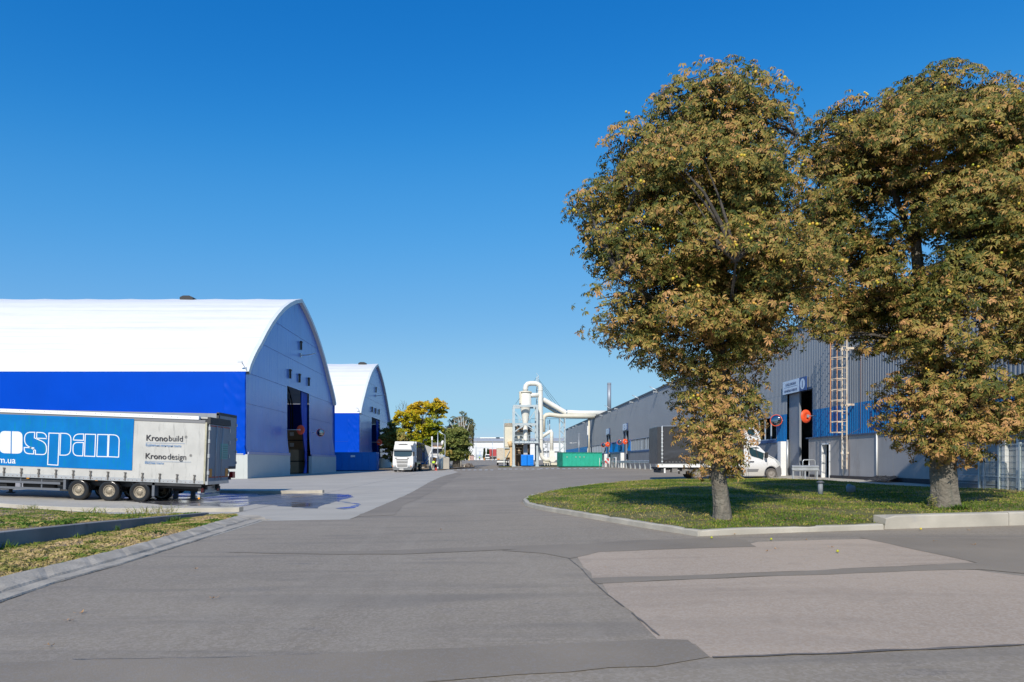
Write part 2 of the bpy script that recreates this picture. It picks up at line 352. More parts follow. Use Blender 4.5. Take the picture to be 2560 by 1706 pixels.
# gutter: two concrete bands with a shallow channel between them
up = px((-300,1565),(0,1463),(193,1415),(327,1380),(446,1344),(597,1298),(640,1297))
lo = px((-300,1620),(0,1509),(134,1461),(300,1414),(446,1368),(654,1303),(680,1301))
def resamp(pts, n):
    pts = [Vector((p.x,p.y)) for p in pts]; L = [0]
    for i in range(1,len(pts)): L.append(L[-1]+(pts[i]-pts[i-1]).length)
    o = []
    for k in range(n):
        t = L[-1]*k/(n-1); i = max(j for j in range(len(L)) if L[j] <= t+1e-9); i = min(i, len(pts)-2)
        o.append(pts[i].lerp(pts[i+1], (t-L[i])/max(L[i+1]-L[i],1e-9)))
    return o
ua, la = resamp(up, 90), resamp(lo, 90)
m = MB(); rows = []
for i in range(90):
    r = []; wv = noise.noise(Vector((i*.45,3,1)))*.05; bl = -.012 if i % 7 == 0 else 0
    for t, dz in ((-.06+wv,.0),(0+wv,.10),(.12,.095),(.55,.045),(.60,.015),(.64,.02),(.97,.022),(1.0+wv*.6,.002)):
        p = ua[i].lerp(la[i], t); r.append((p.x, p.y, g(p.x,p.y)+.008+dz+bl*(1 if dz > .03 else 0)+noise.noise(Vector((p.x*3,p.y*3,2)))*.008))
    rows.append(r)
vs = [p for r in rows for p in r]
m.add(vs, [(i*8+j, i*8+j+1, (i+1)*8+j+1, (i+1)*8+j) for i in range(89) for j in range(7)], 0, False)
tag(m.build('gutter', conc_gut), kind='structure')
# low grey retaining wall on the left
WB = [Vector((G(u,v).x, G(u,v).y)) for u,v in ((-200,1437),(0,1382.6),(252.6,1339),(522,1291))]
WT = [1395,1330.6,1305,1281.5]
m = MB(); ft = []
wall_pts = resamp([Vector((p.x,p.y,0)) for p in WB], 24)
def wtop(p):
    ys = [q.y for q in WB]; hs_ = [ZV(v, q.y) for v, q in zip(WT, WB)]
    return float(np.interp(p.y, ys, hs_))
rows = []
for i, p in enumerate(wall_pts):
    d = (wall_pts[min(i+1,23)]-wall_pts[max(i-1,0)]).normalized(); n = Vector((-d.y, d.x))
    zt = wtop(p); zb = g(p.x,p.y)-.1; q = p+n*.13
    rows.append([(p.x,p.y,zb),(p.x,p.y,zt-.012),(p.x+n.x*.012,p.y+n.y*.012,zt),(q.x,q.y,zt),(q.x,q.y,zb)])
vs = [p for r in rows for p in r]
m.add(vs, [(i*5+j, i*5+j+1, (i+1)*5+j+1, (i+1)*5+j) for i in range(23) for j in range(4)]); m.add(rows[0], [(0,1,2,3,4)]); m.add(rows[-1], [(4,3,2,1,0)])
wl = m.build('retaining_wall', conc_dk)
tag(wl, 'low dark grey concrete wall between the two weedy strips at the left', 'low wall')
# verge above the wall and verge between wall and gutter
def patch(name, A, B, mat, kind='structure', n=60, k=14, za=None, zb=None, rough=.03):
    a, b = resamp([Vector((p.x,p.y,0)) for p in A], n), resamp([Vector((p.x,p.y,0)) for p in B], n); m = MB(); vs = []
    for i in range(n):
        for j in range(k):
            t = j/(k-1); p = a[i].lerp(b[i], t); z0 = za(a[i]) if za else g(p.x,p.y)+.02; z1 = zb(b[i]) if zb else g(p.x,p.y)+.02
            if za is None and zb is None: z = g(p.x,p.y)+.015+.035*math.sin(math.pi*t)
            else: z = z0*(1-t)+z1*t
            e = min(t,1-t,.2)*5
            vs.append((p.x,p.y,z+abs(noise.noise(Vector((p.x*1.3,p.y*1.3,4))))*rough*2*e+noise.noise(Vector((p.x*5,p.y*5,4)))*rough*.6*e))
    m.add(vs, [(i*k+j, i*k+j+1, (i+1)*k+j+1, (i+1)*k+j) for i in range(n-1) for j in range(k-1)], 0, True)
    o = m.build(name, mat, fixn=False)
    if o.data.polygons[5].normal.z < 0: o.data.flip_normals()
    return tag(o, kind=kind), vs
vb = [Vector((G(u,v).x,G(u,v).y)) for u,v in ((-260,1268),(0,1270),(134,1276),(260,1288),(487,1290))]
vw = [p+Vector((-.13,.03)) for p in WB]
_, V1 = patch('verge', vw, vb, soil, za=lambda p: wtop(p)-.01, zb=lambda p: g(p.x,p.y)+.01)
_, V2 = patch('verge', [Vector((p.x,p.y)) for p in WB]+[Vector((G(590,1290).x,G(590,1290).y))], [Vector((p.x-.02,p.y)) for p in up[:-1]], soil)
# right hand lawn, raised by a kerb
lawn_px = [(1306,1257),(1318,1247),(1345,1239),(1400,1228),(1470,1217),(1540,1210),(1650,1204.5),(1830,1203),(1960,1202),(2043,1205),(2207,1219),(2328,1225),(2450,1229),(2560,1234),(2760,1243),(2900,1262)]
near_px = [(2900,1300),(2560,1312),(2209,1324),(1960,1332),(1744,1341),(1600,1317),(1450,1291),(1350,1274),(1315,1265)]
LW = [G(u,v) for u,v in lawn_px]+[G(u,v) for u,v in near_px]
lawn_poly = [(p.x,p.y) for p in LW]
def lawn_off(xs, ys):
    pts = np.c_[xs,ys]; P0 = np.array(lawn_poly); P1 = np.roll(P0,-1,0); d = np.full(len(pts), 99.)
    for a, b in zip(P0,P1):
        ab = b-a; t = np.clip(((pts-a)@ab)/(ab@ab+1e-9),0,1); d = np.minimum(d, np.hypot(*(pts-(a+t[:,None]*ab)).T))
    return d
def lawn_z(xs, ys):
    d = lawn_off(xs, ys); return gz(xs, ys)+.11+np.minimum(d,2.5)*.03
_lawn = drape('lawn', lawn_poly, 0, lawnm, zfun=lawn_z)
def gl(x, y): return float(lawn_z(np.array([x]), np.array([y]))[0])
# kerbs round the lawn
def kerb(pts, w, h, mat, name, blk=1.0, out=1):
    q = resamp([Vector((p.x,p.y,0)) for p in pts], max(3,int(sum((Vector(pts[i+1][:2])-Vector(pts[i][:2])).length for i in range(len(pts)-1))/.25)))
    m = MB(); rows = []; acc = 0
    for i, p in enumerate(q):
        d = (q[min(i+1,len(q)-1)]-q[max(i-1,0)]).normalized(); n = Vector((-d.y, d.x))*out
        z = g(p.x,p.y); jt = (-.012 if i % int(blk/.25) == 0 else 0); hh = h+noise.noise(Vector((p.x*.9,p.y*.9,8)))*.015+jt
        a = p-n*jt; b = p+n*w
        rows.append([(a.x,a.y,z-.1),(a.x,a.y,z+hh-.02),(a.x+n.x*.02,a.y+n.y*.02,z+hh),(b.x,b.y,z+hh),(b.x,b.y,z-.1)])
    vs = [v for r in rows for v in r]
    m.add(vs, [(i*5+j, i*5+j+1, (i+1)*5+j+1, (i+1)*5+j) for i in range(len(q)-1) for j in range(4)]); m.add(rows[0], [(0,1,2,3,4)]); m.add(rows[-1],[(4,3,2,1,0)])
    return tag(m.build(name, mat), kind='structure')
kl = [(1960,1203),(1830,1203.5),(1650,1205),(1540,1210.5),(1470,1217.5),(1400,1229),(1345,1240),(1318,1248),(1307,1257),(1315,1266),(1350,1275.5),(1450,1293),(1600,1319),(1744,1342)]
kerb([G(*p) for p in kl], .15, .13, conc_lt, 'kerb', out=1)
kerb([G(*p) for p in ((1744,1342),(1960,1333),(2209,1325))], .18, .12, conc_lt, 'kerb', out=1, blk=2.25)
# low concrete block wall at the right
m = MB(); a, b = G(2209,1324), G(2900,1303); d = (b-a); d.z = 0; L = d.length; d.normalize(); n = Vector((-d.y,d.x,0))
for i, (t0, t1, dz) in enumerate(((0,.435,0),(.437,.82,.006),(.822,1,.0))):
    k = 10; rows = []
    for j in range(k+1):
        p = a+d*L*(t0+(t1-t0)*j/k); z = g(p.x,p.y); ch = .05 if (i == 0 and j == 0) else 0
        nz = noise.noise(Vector((p.x*2,p.y*2,3)))*.006
        rows.append([tuple(p+Vector((0,0,z-p.z-.1))), (p.x+d.x*ch+nz, p.y+nz, z+.255+dz-ch*.8), (p.x+d.x*ch+n.x*.025, p.y+n.y*.025, z+.28+dz-ch), (p.x+n.x*.3,p.y+n.y*.3,z+.28+dz), (p.x+n.x*.3,p.y+n.y*.3,z-.1)])
    vs = [v for r in rows for v in r]
    m.add(vs, [(x*5+y, x*5+y+1, (x+1)*5+y+1, (x+1)*5+y) for x in range(k) for y in range(4)]); m.add(rows[0],[(0,1,2,3,4)]); m.add(rows[-1],[(4,3,2,1,0)])
tag(m.build('block_wall', conc_lt), 'low pale concrete block wall with a chipped end beside the right lawn', 'low wall')
# paved strip between lawn and right building
drape('path', px((1960,1201),(2043,1204),(2207,1218),(2328,1224),(2450,1228),(2900,1260),(2900,1225),(2560,1214),(2325,1207),(2114,1191),(1990,1187),(1900,1190)), .008, conc_lt)
# concrete beams of the trailer bay
def beam(name, a, b, h, w, mat, label, drop=.05):
    d = (b-a); d.z = 0; L = d.length; d.normalize(); n = Vector((-d.y,d.x,0)); m = MB(); k = 24; rows = []
    for j in range(k+1):
        p = a+d*L*j/k; z = g(p.x,p.y); hh = h*(1+noise.noise(Vector((p.x,p.y,0)))*.1)
        rows.append([(p.x,p.y,z-drop),(p.x,p.y,z+hh-.015),(p.x+n.x*.015,p.y+n.y*.015,z+hh),(p.x+n.x*w,p.y+n.y*w,z+hh),(p.x+n.x*w,p.y+n.y*w,z-drop)])
    vs = [v for r in rows for v in r]
    m.add(vs, [(x*5+y, x*5+y+1, (x+1)*5+y+1, (x+1)*5+y) for x in range(k) for y in range(4)]); m.add(rows[0],[(0,1,2,3,4)]); m.add(rows[-1],[(4,3,2,1,0)])
    return tag(m.build(name, mat), label, 'concrete beam')
beam('concrete_beam', G(-240,1247), G(598,1280.5), .15, .2, conc_lt, 'long low white concrete beam on the ground in front of the trailer wheels')
a = G(500,1231); b = G(806,1233.5)
beam('concrete_beam', a, b, .17, .2, conc_lt, 'white concrete beam behind the wet patch, running right from under the trailer rear')

# ================================================================= grass
def leaf_mat(name, ramp, rough=.6, transl=.25, attr='tone', spec=.25):
    m = bpy.data.materials.new(name); m.use_nodes = True; t = m.node_tree; b = t.nodes['Principled BSDF']
    at = t.nodes.new('ShaderNodeAttribute'); at.attribute_name = attr
    cr = t.nodes.new('ShaderNodeValToRGB'); e = cr.color_ramp.elements
    while len(e) < len(ramp): e.new(.5)
    for i, (p, c) in enumerate(ramp): e[i].position = p; e[i].color = (*c, 1)
    t.links.new(at.outputs['Fac'], cr.inputs[0]); t.links.new(cr.outputs[0], b.inputs['Base Color'])
    b.inputs['Roughness'].default_value = rough; b.inputs['Specular IOR Level'].default_value = spec
    if transl:
        tr = t.nodes.new('ShaderNodeBsdfTranslucent'); t.links.new(cr.outputs[0], tr.inputs[0])
        ms = t.nodes.new('ShaderNodeMixShader'); ms.inputs[0].default_value = transl
        o = t.nodes['Material Output']; t.links.new(b.outputs[0], ms.inputs[1]); t.links.new(tr.outputs[0], ms.inputs[2]); t.links.new(ms.outputs[0], o.inputs[0])
    MATS[name] = m; return m
def tri_mesh(name, V, Fc, tone, mat, parent=None, smooth=False):
    """V (n,3), faces (m,3), tone per vertex"""
    me = bpy.data.meshes.new(name); me.vertices.add(len(V)); me.vertices.foreach_set('co', np.asarray(V,np.float32).ravel())
    nf = len(Fc); k = Fc.shape[1]; me.loops.add(nf*k); me.loops.foreach_set('vertex_index', np.asarray(Fc,np.int32).ravel())
    me.polygons.add(nf); me.polygons.foreach_set('loop_start', np.arange(0,nf*k,k,dtype=np.int32)); me.polygons.foreach_set('loop_total', np.full(nf,k,np.int32))
    me.update(); a = me.attributes.new('tone','FLOAT','POINT'); a.data.foreach_set('value', np.asarray(tone,np.float32))
    me.materials.append(mat); me.validate(); o = bpy.data.objects.new(name, me); S.collection.objects.link(o); o.parent = parent; return o
def blades(base, h, wd, lean, tone, name, mat):
    n = len(base); ang = rng.uniform(0, 2*np.pi, n); dx, dy = np.cos(ang), np.sin(ang)
    la = rng.uniform(0, 2*np.pi, n); lx, ly = np.cos(la)*lean*h, np.sin(la)*lean*h
    V = np.zeros((n,4,3)); V[:,0] = base-np.c_[dx,dy,0*dx]*wd[:,None]/2; V[:,1] = base+np.c_[dx,dy,0*dx]*wd[:,None]/2
    V[:,2] = base+np.c_[lx*.4,ly*.4,h*.6]+np.c_[dx,dy,0*dx]*wd[:,None]*.3; V[:,3] = base+np.c_[lx,ly,h*(1-.3*lean)]
    V[:,0:2,2] -= .01
    I = np.arange(n)[:,None]*4; Fc = np.concatenate([I+np.array([[0,1,2]]), I+np.array([[0,2,3]])])
    return tag(tri_mesh(name, V.reshape(-1,3), Fc, np.repeat(tone,4), mat), kind='stuff')
grassm = leaf_mat('grass_blades', [(0,(.06,.12,.012)),(.35,(.15,.225,.025)),(.6,(.27,.28,.045)),(.8,(.40,.31,.10)),(1,(.50,.38,.18))], .7, .2)
def pnoise(x, y, s, seed): return np.array([noise.noise(Vector((a*s, b*s, seed))) for a, b in zip(x, y)])
# lawn blades
P0 = np.array(lawn_poly)
def inside(x, y, poly):
    c = np.zeros(len(x), bool); n = len(poly)
    for i in range(n):
        x0,y0 = poly[i]; x1,y1 = poly[(i+1)%n]
        k = ((y0 > y) != (y1 > y)) & (x < (x1-x0)*(y-y0)/(y1-y0+1e-12)+x0); c ^= k
    return c
N = 150000
bx = rng.uniform(P0[:,0].min(), 20, N); by = P0[:,1].min()+rng.uniform(0,1,N)**1.25*(P0[:,1].max()-P0[:,1].min())
k = inside(bx, by, lawn_poly); bx, by = bx[k], by[k]; d = lawn_off(bx, by); k = d > .12; bx, by, d = bx[k], by[k], d[k]
bald = pnoise(bx, by, .38, 3)+.7*pnoise(bx, by, 1.5, 5); nearkerb = np.clip(1-(by-13)/5,0,1)
k = rng.uniform(0,1,len(bx)) < np.clip(1.25-2.3*np.clip(bald+.2*nearkerb,0,1)-.35*nearkerb, .08, 1); bx, by, bald = bx[k], by[k], bald[k]
bz = lawn_z(bx, by); tn = np.clip(.48+.75*bald+rng.normal(0,.17,len(bx))+.12*pnoise(bx,by,.8,9)+.06*np.clip(1-(by-13)/6,0,1), 0, 1)
hh = rng.uniform(.02,.06,len(bx))*(1+.5*pnoise(bx,by,1.3,7)); wd = rng.uniform(.008,.018,len(bx))*(1+by/40)
blades(np.c_[bx,by,bz], hh, wd, rng.uniform(.2,1.1,len(bx)), tn, 'grass', grassm)
# weeds and straw on the left verges
strawm = leaf_mat('verge_blades', [(0,(.06,.15,.02)),(.3,(.16,.22,.035)),(.5,(.32,.29,.08)),(.75,(.52,.39,.18)),(1,(.62,.46,.25))], .75, .2)
for Vv, seed, dens, g0, nm in ((V1, 31, 42000, .52, 'weeds'), (V2, 37, 52000, .64, 'dry_grass')):
    A = np.array(Vv).reshape(-1, 14, 3); n_i = A.shape[0]
    wgt = np.linalg.norm(A[1:,0]-A[:-1,0],axis=1)*np.maximum(.2,np.linalg.norm(A[1:,-1]-A[1:,0],axis=1))
    if seed == 31: wgt = wgt*np.interp(A[1:,0,1], [6,20],[1,1])
    ii = rng.choice(n_i-1, dens, p=wgt/wgt.sum()); fi = ii+rng.uniform(0,1,dens); fj = rng.uniform(.3,12.6,dens)
    i0 = np.floor(fi).astype(int); i0 = np.minimum(i0,n_i-2); j0 = np.floor(fj).astype(int); a = (fi-i0)[:,None]; b = (fj-j0)[:,None]
    pts = A[i0,j0]*(1-a)*(1-b)+A[i0+1,j0]*a*(1-b)+A[i0,j0+1]*(1-a)*b+A[i0+1,j0+1]*a*b
    nz = pnoise(pts[:,0], pts[:,1], 1.2, seed)+.6*pnoise(pts[:,0], pts[:,1], 4, seed+2)
    k = rng.uniform(0,1,dens) < np.clip(.62+nz*1.1, .12, 1); pts, nz = pts[k], nz[k]; n = len(pts)
    tn = np.clip(g0-.75*nz-.25*pnoise(pts[:,0],pts[:,1],7,seed+5)+rng.normal(0,.09,n), 0, 1); hh = rng.uniform(.02,.085,n)*(1+np.clip(nz,0,1)*1.2)*np.interp(pts[:,1],[14,21],[1,.5]); 
    blades(pts, hh, rng.uniform(.005,.011,n), rng.uniform(.4,1.5,n), tn, nm, strawm)
# tall tufts and weeds as countable plants
def tuft(name, label, p, n, h, spread, tone0, leafy=False, group=None):
    th = []; base = np.zeros((n,3)); base[:] = p; base[:,:2] += rng.normal(0,spread*.25,(n,2))
    ang = rng.uniform(0,2*np.pi,n); out = rng.uniform(.2,1,n)*spread; hh = h*rng.uniform(.45,1,n)
    V = []; Fc = []; tn = []
    for i in range(n):
        b0 = Vector(base[i]); d = Vector((math.cos(ang[i]), math.sin(ang[i]),0)); s_ = Vector((-d.y,d.x,0))*(.012 if not leafy else .006)
        k = len(V); V += [b0-s_, b0+s_, b0+d*out[i]*.45+Vector((0,0,hh[i]*.65))+s_*.7, b0+d*out[i]*.45+Vector((0,0,hh[i]*.65))-s_*.7, b0+d*out[i]+Vector((0,0,hh[i]))]
        Fc += [(k,k+1,k+2),(k,k+2,k+3),(k+3,k+2,k+4)]; t0 = min(1,max(0,tone0+rng.normal(0,.12))); tn += [t0]*5
        if leafy:
            for q in range(7):
                t = .3+.1*q; c = b0.lerp(b0+d*out[i]*.6+Vector((0,0,hh[i])), t); a2 = rng.uniform(0,6.28); e = Vector((math.cos(a2),math.sin(a2),.35))*h*.18; f = Vector((-e.y,e.x,0)).normalized()*h*.06
                k = len(V); V += [c, c+e*.5+f, c+e, c+e*.5-f]; Fc += [(k,k+1,k+2),(k,k+2,k+3)]; tn += [t0]*4
    o = tri_mesh(name, np.array([tuple(v) for v in V]), np.array(Fc), np.array(tn), strawm); o.location = (0,0,0)
    return tag(o, label, 'weed', group)
V2a = np.array(V2).reshape(-1,14,3)
def v2near(u, v):
    q = G(u, v, .05); d = ((V2a[:,:,:2]-np.array([q.x,q.y]))**2).sum(-1); i = np.unravel_index(d.argmin(), d.shape); return V2a[i]
tuft('weed', 'leafy green weed standing against the middle of the grey wall', v2near(290,1332), 14, .19, .12, .08, True)
tuft('weed', 'broad green clump at the dry strip edge beside the gutter', v2near(165,1415), 90, .09, .3, .05)
tuft('weed', 'tall green grass weed at the left end of the grey wall foot', v2near(12,1378), 26, .24, .2, .12)
tuft('weed', 'low green plant under the middle of the grey wall', v2near(262,1342), 50, .07, .2, .08)
tuft('weed', 'grass tuft at the wall foot left of the middle', v2near(188,1350), 26, .17, .13, .15)
tuft('weed', 'upright grass weeds against the far end of the grey wall', v2near(432,1308), 60, .24, .25, .2)
tuft('weed', 'bright green clump halfway along the dry strip', v2near(385,1336), 60, .1, .28, .1)
tuft('weed', 'small green clump low in the dry strip near the gutter', v2near(240,1382), 50, .1, .2, .15)
V1a = np.array(V1).reshape(-1,14,3)
for i, (u, lab) in enumerate(((405,'thin tall seeding weeds at the far tip of the upper strip'),(330,'sparse tall stems left of the upper strip tip'),(225,'pale seed stems near the back middle of the upper strip'),(80,'leafy bush of weeds at the back left of the upper strip'))):
    c = V1a[(np.abs(V1a[:,11,0]/V1a[:,11,1]*F+U0-u)).argmin(), 10]
    tuft('weed', lab, c, 40, .3 if i != 3 else .22, .8, .42, i in (0,3))
# ================================================================= materials for buildings
pvc_w = mk('white_fabric', (.80,.80,.78), .45, var=(.5,.02), bump=(.5,.15,.2), dirt=(1.3,(.66,.67,.68),.50,(.03,.3,2.2)))
n_, l_, b_ = nodes(pvc_w)
tr = n_.new('ShaderNodeBsdfTranslucent'); tr.inputs[0].default_value = (.85,.83,.78,1); ms = n_.new('ShaderNodeMixShader'); ms.inputs[0].default_value = .05
l_.new(b_.outputs[0], ms.inputs[1]); l_.new(tr.outputs[0], ms.inputs[2]); l_.new(ms.outputs[0], n_['Material Output'].inputs[0])
pvc_b = mk('blue_fabric', (.0005,.06,.5), .4, var=(.35,.05), bump=(.9,.10,.06), spec=.06)
pvc_c = mk('blue_curtain', (.01,.06,.42), .35, bump=(2,.3,.03))
gabm = mk('gable_fabric', (.075,.19,.58), .24, var=(.25,.06), bump=(.6,.22,.10), spec=.75)
def wrinkle(m, scale, stretch, strength, dist):
    n_, l_, b_ = nodes(m); pos = [x for x in n_ if x.type == 'NEW_GEOMETRY'][0].outputs['Position']
    mp = n_.new('ShaderNodeMapping'); mp.inputs['Scale'].default_value = stretch; l_.new(pos, mp.inputs['Vector'])
    v = n_.new('ShaderNodeTexNoise'); v.inputs['Scale'].default_value = scale; v.inputs['Detail'].default_value = 4; v.inputs['Distortion'].default_value = .6; l_.new(mp.outputs[0], v.inputs['Vector'])
    bp = n_.new('ShaderNodeBump'); bp.inputs['Strength'].default_value = strength; bp.inputs['Distance'].default_value = dist
    l_.new(v.outputs[0], bp.inputs['Height'])
    if b_.inputs['Normal'].links: l_.new(b_.inputs['Normal'].links[0].from_socket, bp.inputs['Normal'])
    l_.new(bp.outputs[0], b_.inputs['Normal'])
wrinkle(gabm, 1.0, (1,2.4,.16), .55, .10); wrinkle(pvc_b, 1.0, (1.6,1,.25), .35, .06)
plinthm = mk('plinth_panel', (.50,.52,.50), .6, var=(.6,.04), dirt=(2,(.5,.55,.58),.62,(1,1,.4)))
trimm = mk('trim_panel', (.62,.66,.68), .5)
blackm = mk('black_steel', (.02,.02,.022), .6)
boardm = mk('board', (.33,.22,.13), .8, var=(1.5,.12))
galv = mk('galvanised', (.5,.53,.55), .42, metal=.55, var=(3,.12))
whitem = mk('white_paint', (.78,.78,.76), .4, var=(1,.05))
redm = mk('orange_plastic', (.85,.10,.025), .45)
mirm = mk('mirror', (.30,.31,.33), .04, metal=1.0)  # metal tint darkened to stand in for dark surroundings it would reflect
lampm = mk('lamp_housing', (.6,.62,.63), .4)
glassd = mk('dark_glass', (.03,.04,.045), .05, spec=.8)
rubber = mk('rubber', (.022,.022,.023), .55, bump=(30,.25,.01))

# ================================================================= fabric halls
ARCH = [(0,8.26),(.5,8.95),(1.3,9.75),(2.3,10.62),(3.4,11.45),(5.0,12.8),(6.7,14.1),(8.6,15.35),(10.6,16.5),(12.8,17.52),(15.0,18.35),(17.5,19.06)]
XG = -22.4
def hall(yc, half, z0f, z0b, label, doorY, first):
    y0, y1 = yc-half, yc+half; L = 60; k = half/17.5
    t = thing('fabric_hall', label, 'fabric hall', (XG, yc, EYE-1.5), group='blue and white fabric halls')
    prof = [(y0+a*k, e+EYE) for a, e in ARCH]; prof += [(2*yc-y, z) for y, z in prof[::-1][1:]]
    # roof with a little sag between arches
    m = MB(); nb = 12; th = .06
    xs = [XG-i*L/(nb*4) for i in range(nb*4+1)]
    vs = []
    for i, x in enumerate(xs):
        s = (.0, .05, .07, .05)[i % 4]
        for j, (y, z) in enumerate(prof):
            ed = 0 if j in (0, len(prof)-1) else s; cy = yc-y
            vs.append((x, y+ed*cy/half*.7, z-ed))
    n = len(prof); m.add(vs, [(i*n+j, i*n+j+1, (i+1)*n+j+1, (i+1)*n+j) for i in range(len(xs)-1) for j in range(n-1)], 0, False)
    m.build('roof_cover', pvc_w, t, True)
    # ridge vent
    m = MB(); vx = P(472, 743, 80).x if first else XG-2.9
    zr = 19.06+EYE
    m.prism([(vx-.75,zr-.2),(vx+.75,zr-.2),(vx+.75,zr+.08),(vx+.35,zr+.26),(vx-.35,zr+.26),(vx-.75,zr+.08)], 'y', yc-.6, yc+.6)
    m.build('ridge_vent', blackm, t, True)
    # edge band round the gable
    m = MB(); wd = .42; inner = []
    for j, (y, z) in enumerate(prof):
        a = Vector(prof[max(j-1,0)]); b = Vector(prof[min(j+1,n-1)]); d = (b-a).normalized(); nn = Vector((d.y,-d.x))
        q = Vector((y,z))+nn*wd; inner.append((q.x,q.y))
    ov = [(XG+.1,*p) for p in prof]; iv = [(XG+.1,*p) for p in inner]; ob = [(XG-.3,*p) for p in prof]; ib = [(XG-.3,*p) for p in inner]
    m.add(ov+iv+ob+ib, [q for j in range(n-1) for q in ((j,j+1,n+j+1,n+j),(j,j+1,2*n+j+1,2*n+j),(n+j,n+j+1,3*n+j+1,3*n+j))])
    m.build('gable_edge', trimm, t, True)
    # front and rear blue side curtains, plinths
    zp = EYE+.69; ze = EYE+8.26
    for yy, s, nm in ((y0, -1, 'side_curtain'), (y1, 1, 'side_curtain')):
        m = MB(); nx, nz = 120, 14; vs = []
        for i in range(nx+1):
            for j in range(nz+1):
                x = XG-.15-i*(L-.15)/nx; z = zp+(ze-.02-zp)*j/nz
                # folds of the slack curtain near the corner and the hem
                c = math.exp(-i*.8)+.25; fold = .05*noise.noise(Vector((x*1.6+z*.8, z*1.1, s)))*c*math.exp(-((j-2)/5)**2)+.03*noise.noise(Vector((x*.5,z*.4,3)))
                vs.append((x, yy+s*(.03+abs(fold)) , z))
        m.add(vs, [(i*(nz+1)+j, i*(nz+1)+j+1, (i+1)*(nz+1)+j+1, (i+1)*(nz+1)+j) for i in range(nx) for j in range(nz)], 0, True)
        m.build(nm, pvc_b, t, True)
        m = MB(); m.box((XG-.36, yy-.09, z0f+EYE-.25), (XG-L, yy+.1, zp)); m.box((XG-.36, yy-.14, zp-.02), (XG-L, yy-.1, zp+.06)); m.build('plinth', plinthm, t, True)
    m = MB(); vs = []; nx_, nz_ = 14, 40
    for i in range(nx_+1):
        for j in range(nz_+1):
            x = XG-.2-i*1.9/nx_; z = zp-.05+(ze-zp)*j/nz_; vs.append((x, y0-.10-.10*abs(noise.noise(Vector((x*2.2+z*.7, z*.9, 7))))-.22*math.exp(-((z-zp-.7)/.6)**2)*abs(noise.noise(Vector((x*1.5,z*2.5,1)))), z))
    m.add(vs, [(i*(nz_+1)+j, i*(nz_+1)+j+1, (i+1)*(nz_+1)+j+1, (i+1)*(nz_+1)+j) for i in range(nx_) for j in range(nz_)], 0, True); m.build('corner_flap', pvc_b, t, True)
    m = MB(); m.box((XG-2.1,y0-.06,zp+(ze-zp)*.36),(XG-L,y0-.02-.03,zp+(ze-zp)*.36+.05)); m.build('side_seam', pvc_c, t, True)
    # gable cloth with the doorway cut out
    d0, d1, dz = doorY; m = MB(); ng = 60
    def arch_z(y): return float(np.interp(y, [p[0] for p in prof], [p[1] for p in prof]))
    ys = sorted(set([y0+.02, y1-.02, d0, d1]+[y0+(y1-y0)*i/ng for i in range(1,ng)]))
    for a, b in zip(ys[:-1], ys[1:]):
        lo_ = dz if (a >= d0-1e-6 and b <= d1+1e-6) else zp
        nz = 18
        def zz(y, j): return lo_+(arch_z(y)-.05-lo_)*j/nz
        def xx(y, z):
            low = max(0, 1-(z-zp)/2.6); fold = noise.noise(Vector((y*1.5, z*.15, 2)))*.07*max(0, 1-(z-zp)/9)
            return XG-.3+fold+(.0 if low <= 0 else .22*low**1.5)
        vs = [(xx(y, zz(y,j)), y, zz(y,j)) for j in range(nz+1) for y in (a,b)]
        m.add(vs, [(2*j,2*j+1,2*j+3,2*j+2) for j in range(nz)], 0, True)
    m.build('gable_cloth', gabm, t, True)
    m = MB()
    for a, b in ((y0-.1,d0),(d1,y1+.1)): m.box((XG-.35,a,z0f+EYE-.25),(XG+.02,b,zp-.005)); 
    m.parts('plinth', plinthm, t, True)
    m = MB()
    for a, b in ((y0+.1,d0-.02),(d1+.02,y1-.1)): m.box((XG-.05,a,zp),(XG+.06,b,zp+.22))
    m.parts('hem_band', mk('hem', (.3,.32,.5), .4) if first else MATS['hem'], t, True)
    for ze_ in (EYE+5.4, ze, EYE+11.6, EYE+14.6):
        yy_ = [y for y in np.linspace(y0,y1,200) if arch_z(y) > ze_+.3]; a_, b_2 = yy_[0]+.3, yy_[-1]-.3
        if ze_ < dz:
            for q0, q1 in ((a_, d0-.2), (d1+.2, b_2)): m = MB(); m.box((XG-.32,q0,ze_-.012),(XG-.25,q1,ze_+.012)); m.build('seam', gabm, t, True)
        else: m = MB(); m.box((XG-.32,a_,ze_-.012),(XG-.262,b_2,ze_+.012)); m.build('seam', gabm, t, True)
    # rear gable
    m = MB(); vs = [(XG-L,p[0],p[1]) for p in prof]+[(XG-L,y1,EYE-1.6),(XG-L,y0,EYE-1.6)]; m.add(vs, [tuple(range(len(vs)))]); m.build('rear_gable', gabm, t, True)
    # door curtains gathered at each side, tied at the bottom on the right
    for side, wdt in ((0, .7), (1, 2.7)):
        m = MB(); nz = 30; nf = 26; vs = []; zb, zt = z0f+EYE+.15, dz+.1
        for j in range(nz+1):
            f = j/nz; z = zb+(zt-zb)*f
            if side: wj = wdt*(.30+.7*min(1,max(0,(f-.26)/.5))**.7) if f > .22 else wdt*(.22+.5*abs(f-.14)/.14*.6)
            else: wj = wdt*(1.15-.9*f)
            for q in range(nf+1):
                s = q/nf; y = (d1-s*wj) if side else (d0+s*wj)
                vs.append((XG-.62+.11*math.sin(s*26+math.sin(f*3)*.8)*(.6+.4*f), y, z))
        m.add(vs, [(j*(nf+1)+q, j*(nf+1)+q+1, (j+1)*(nf+1)+q+1, (j+1)*(nf+1)+q) for j in range(nz) for q in range(nf)], 0, True)
        m.build('door_curtain', pvc_c, t, True)
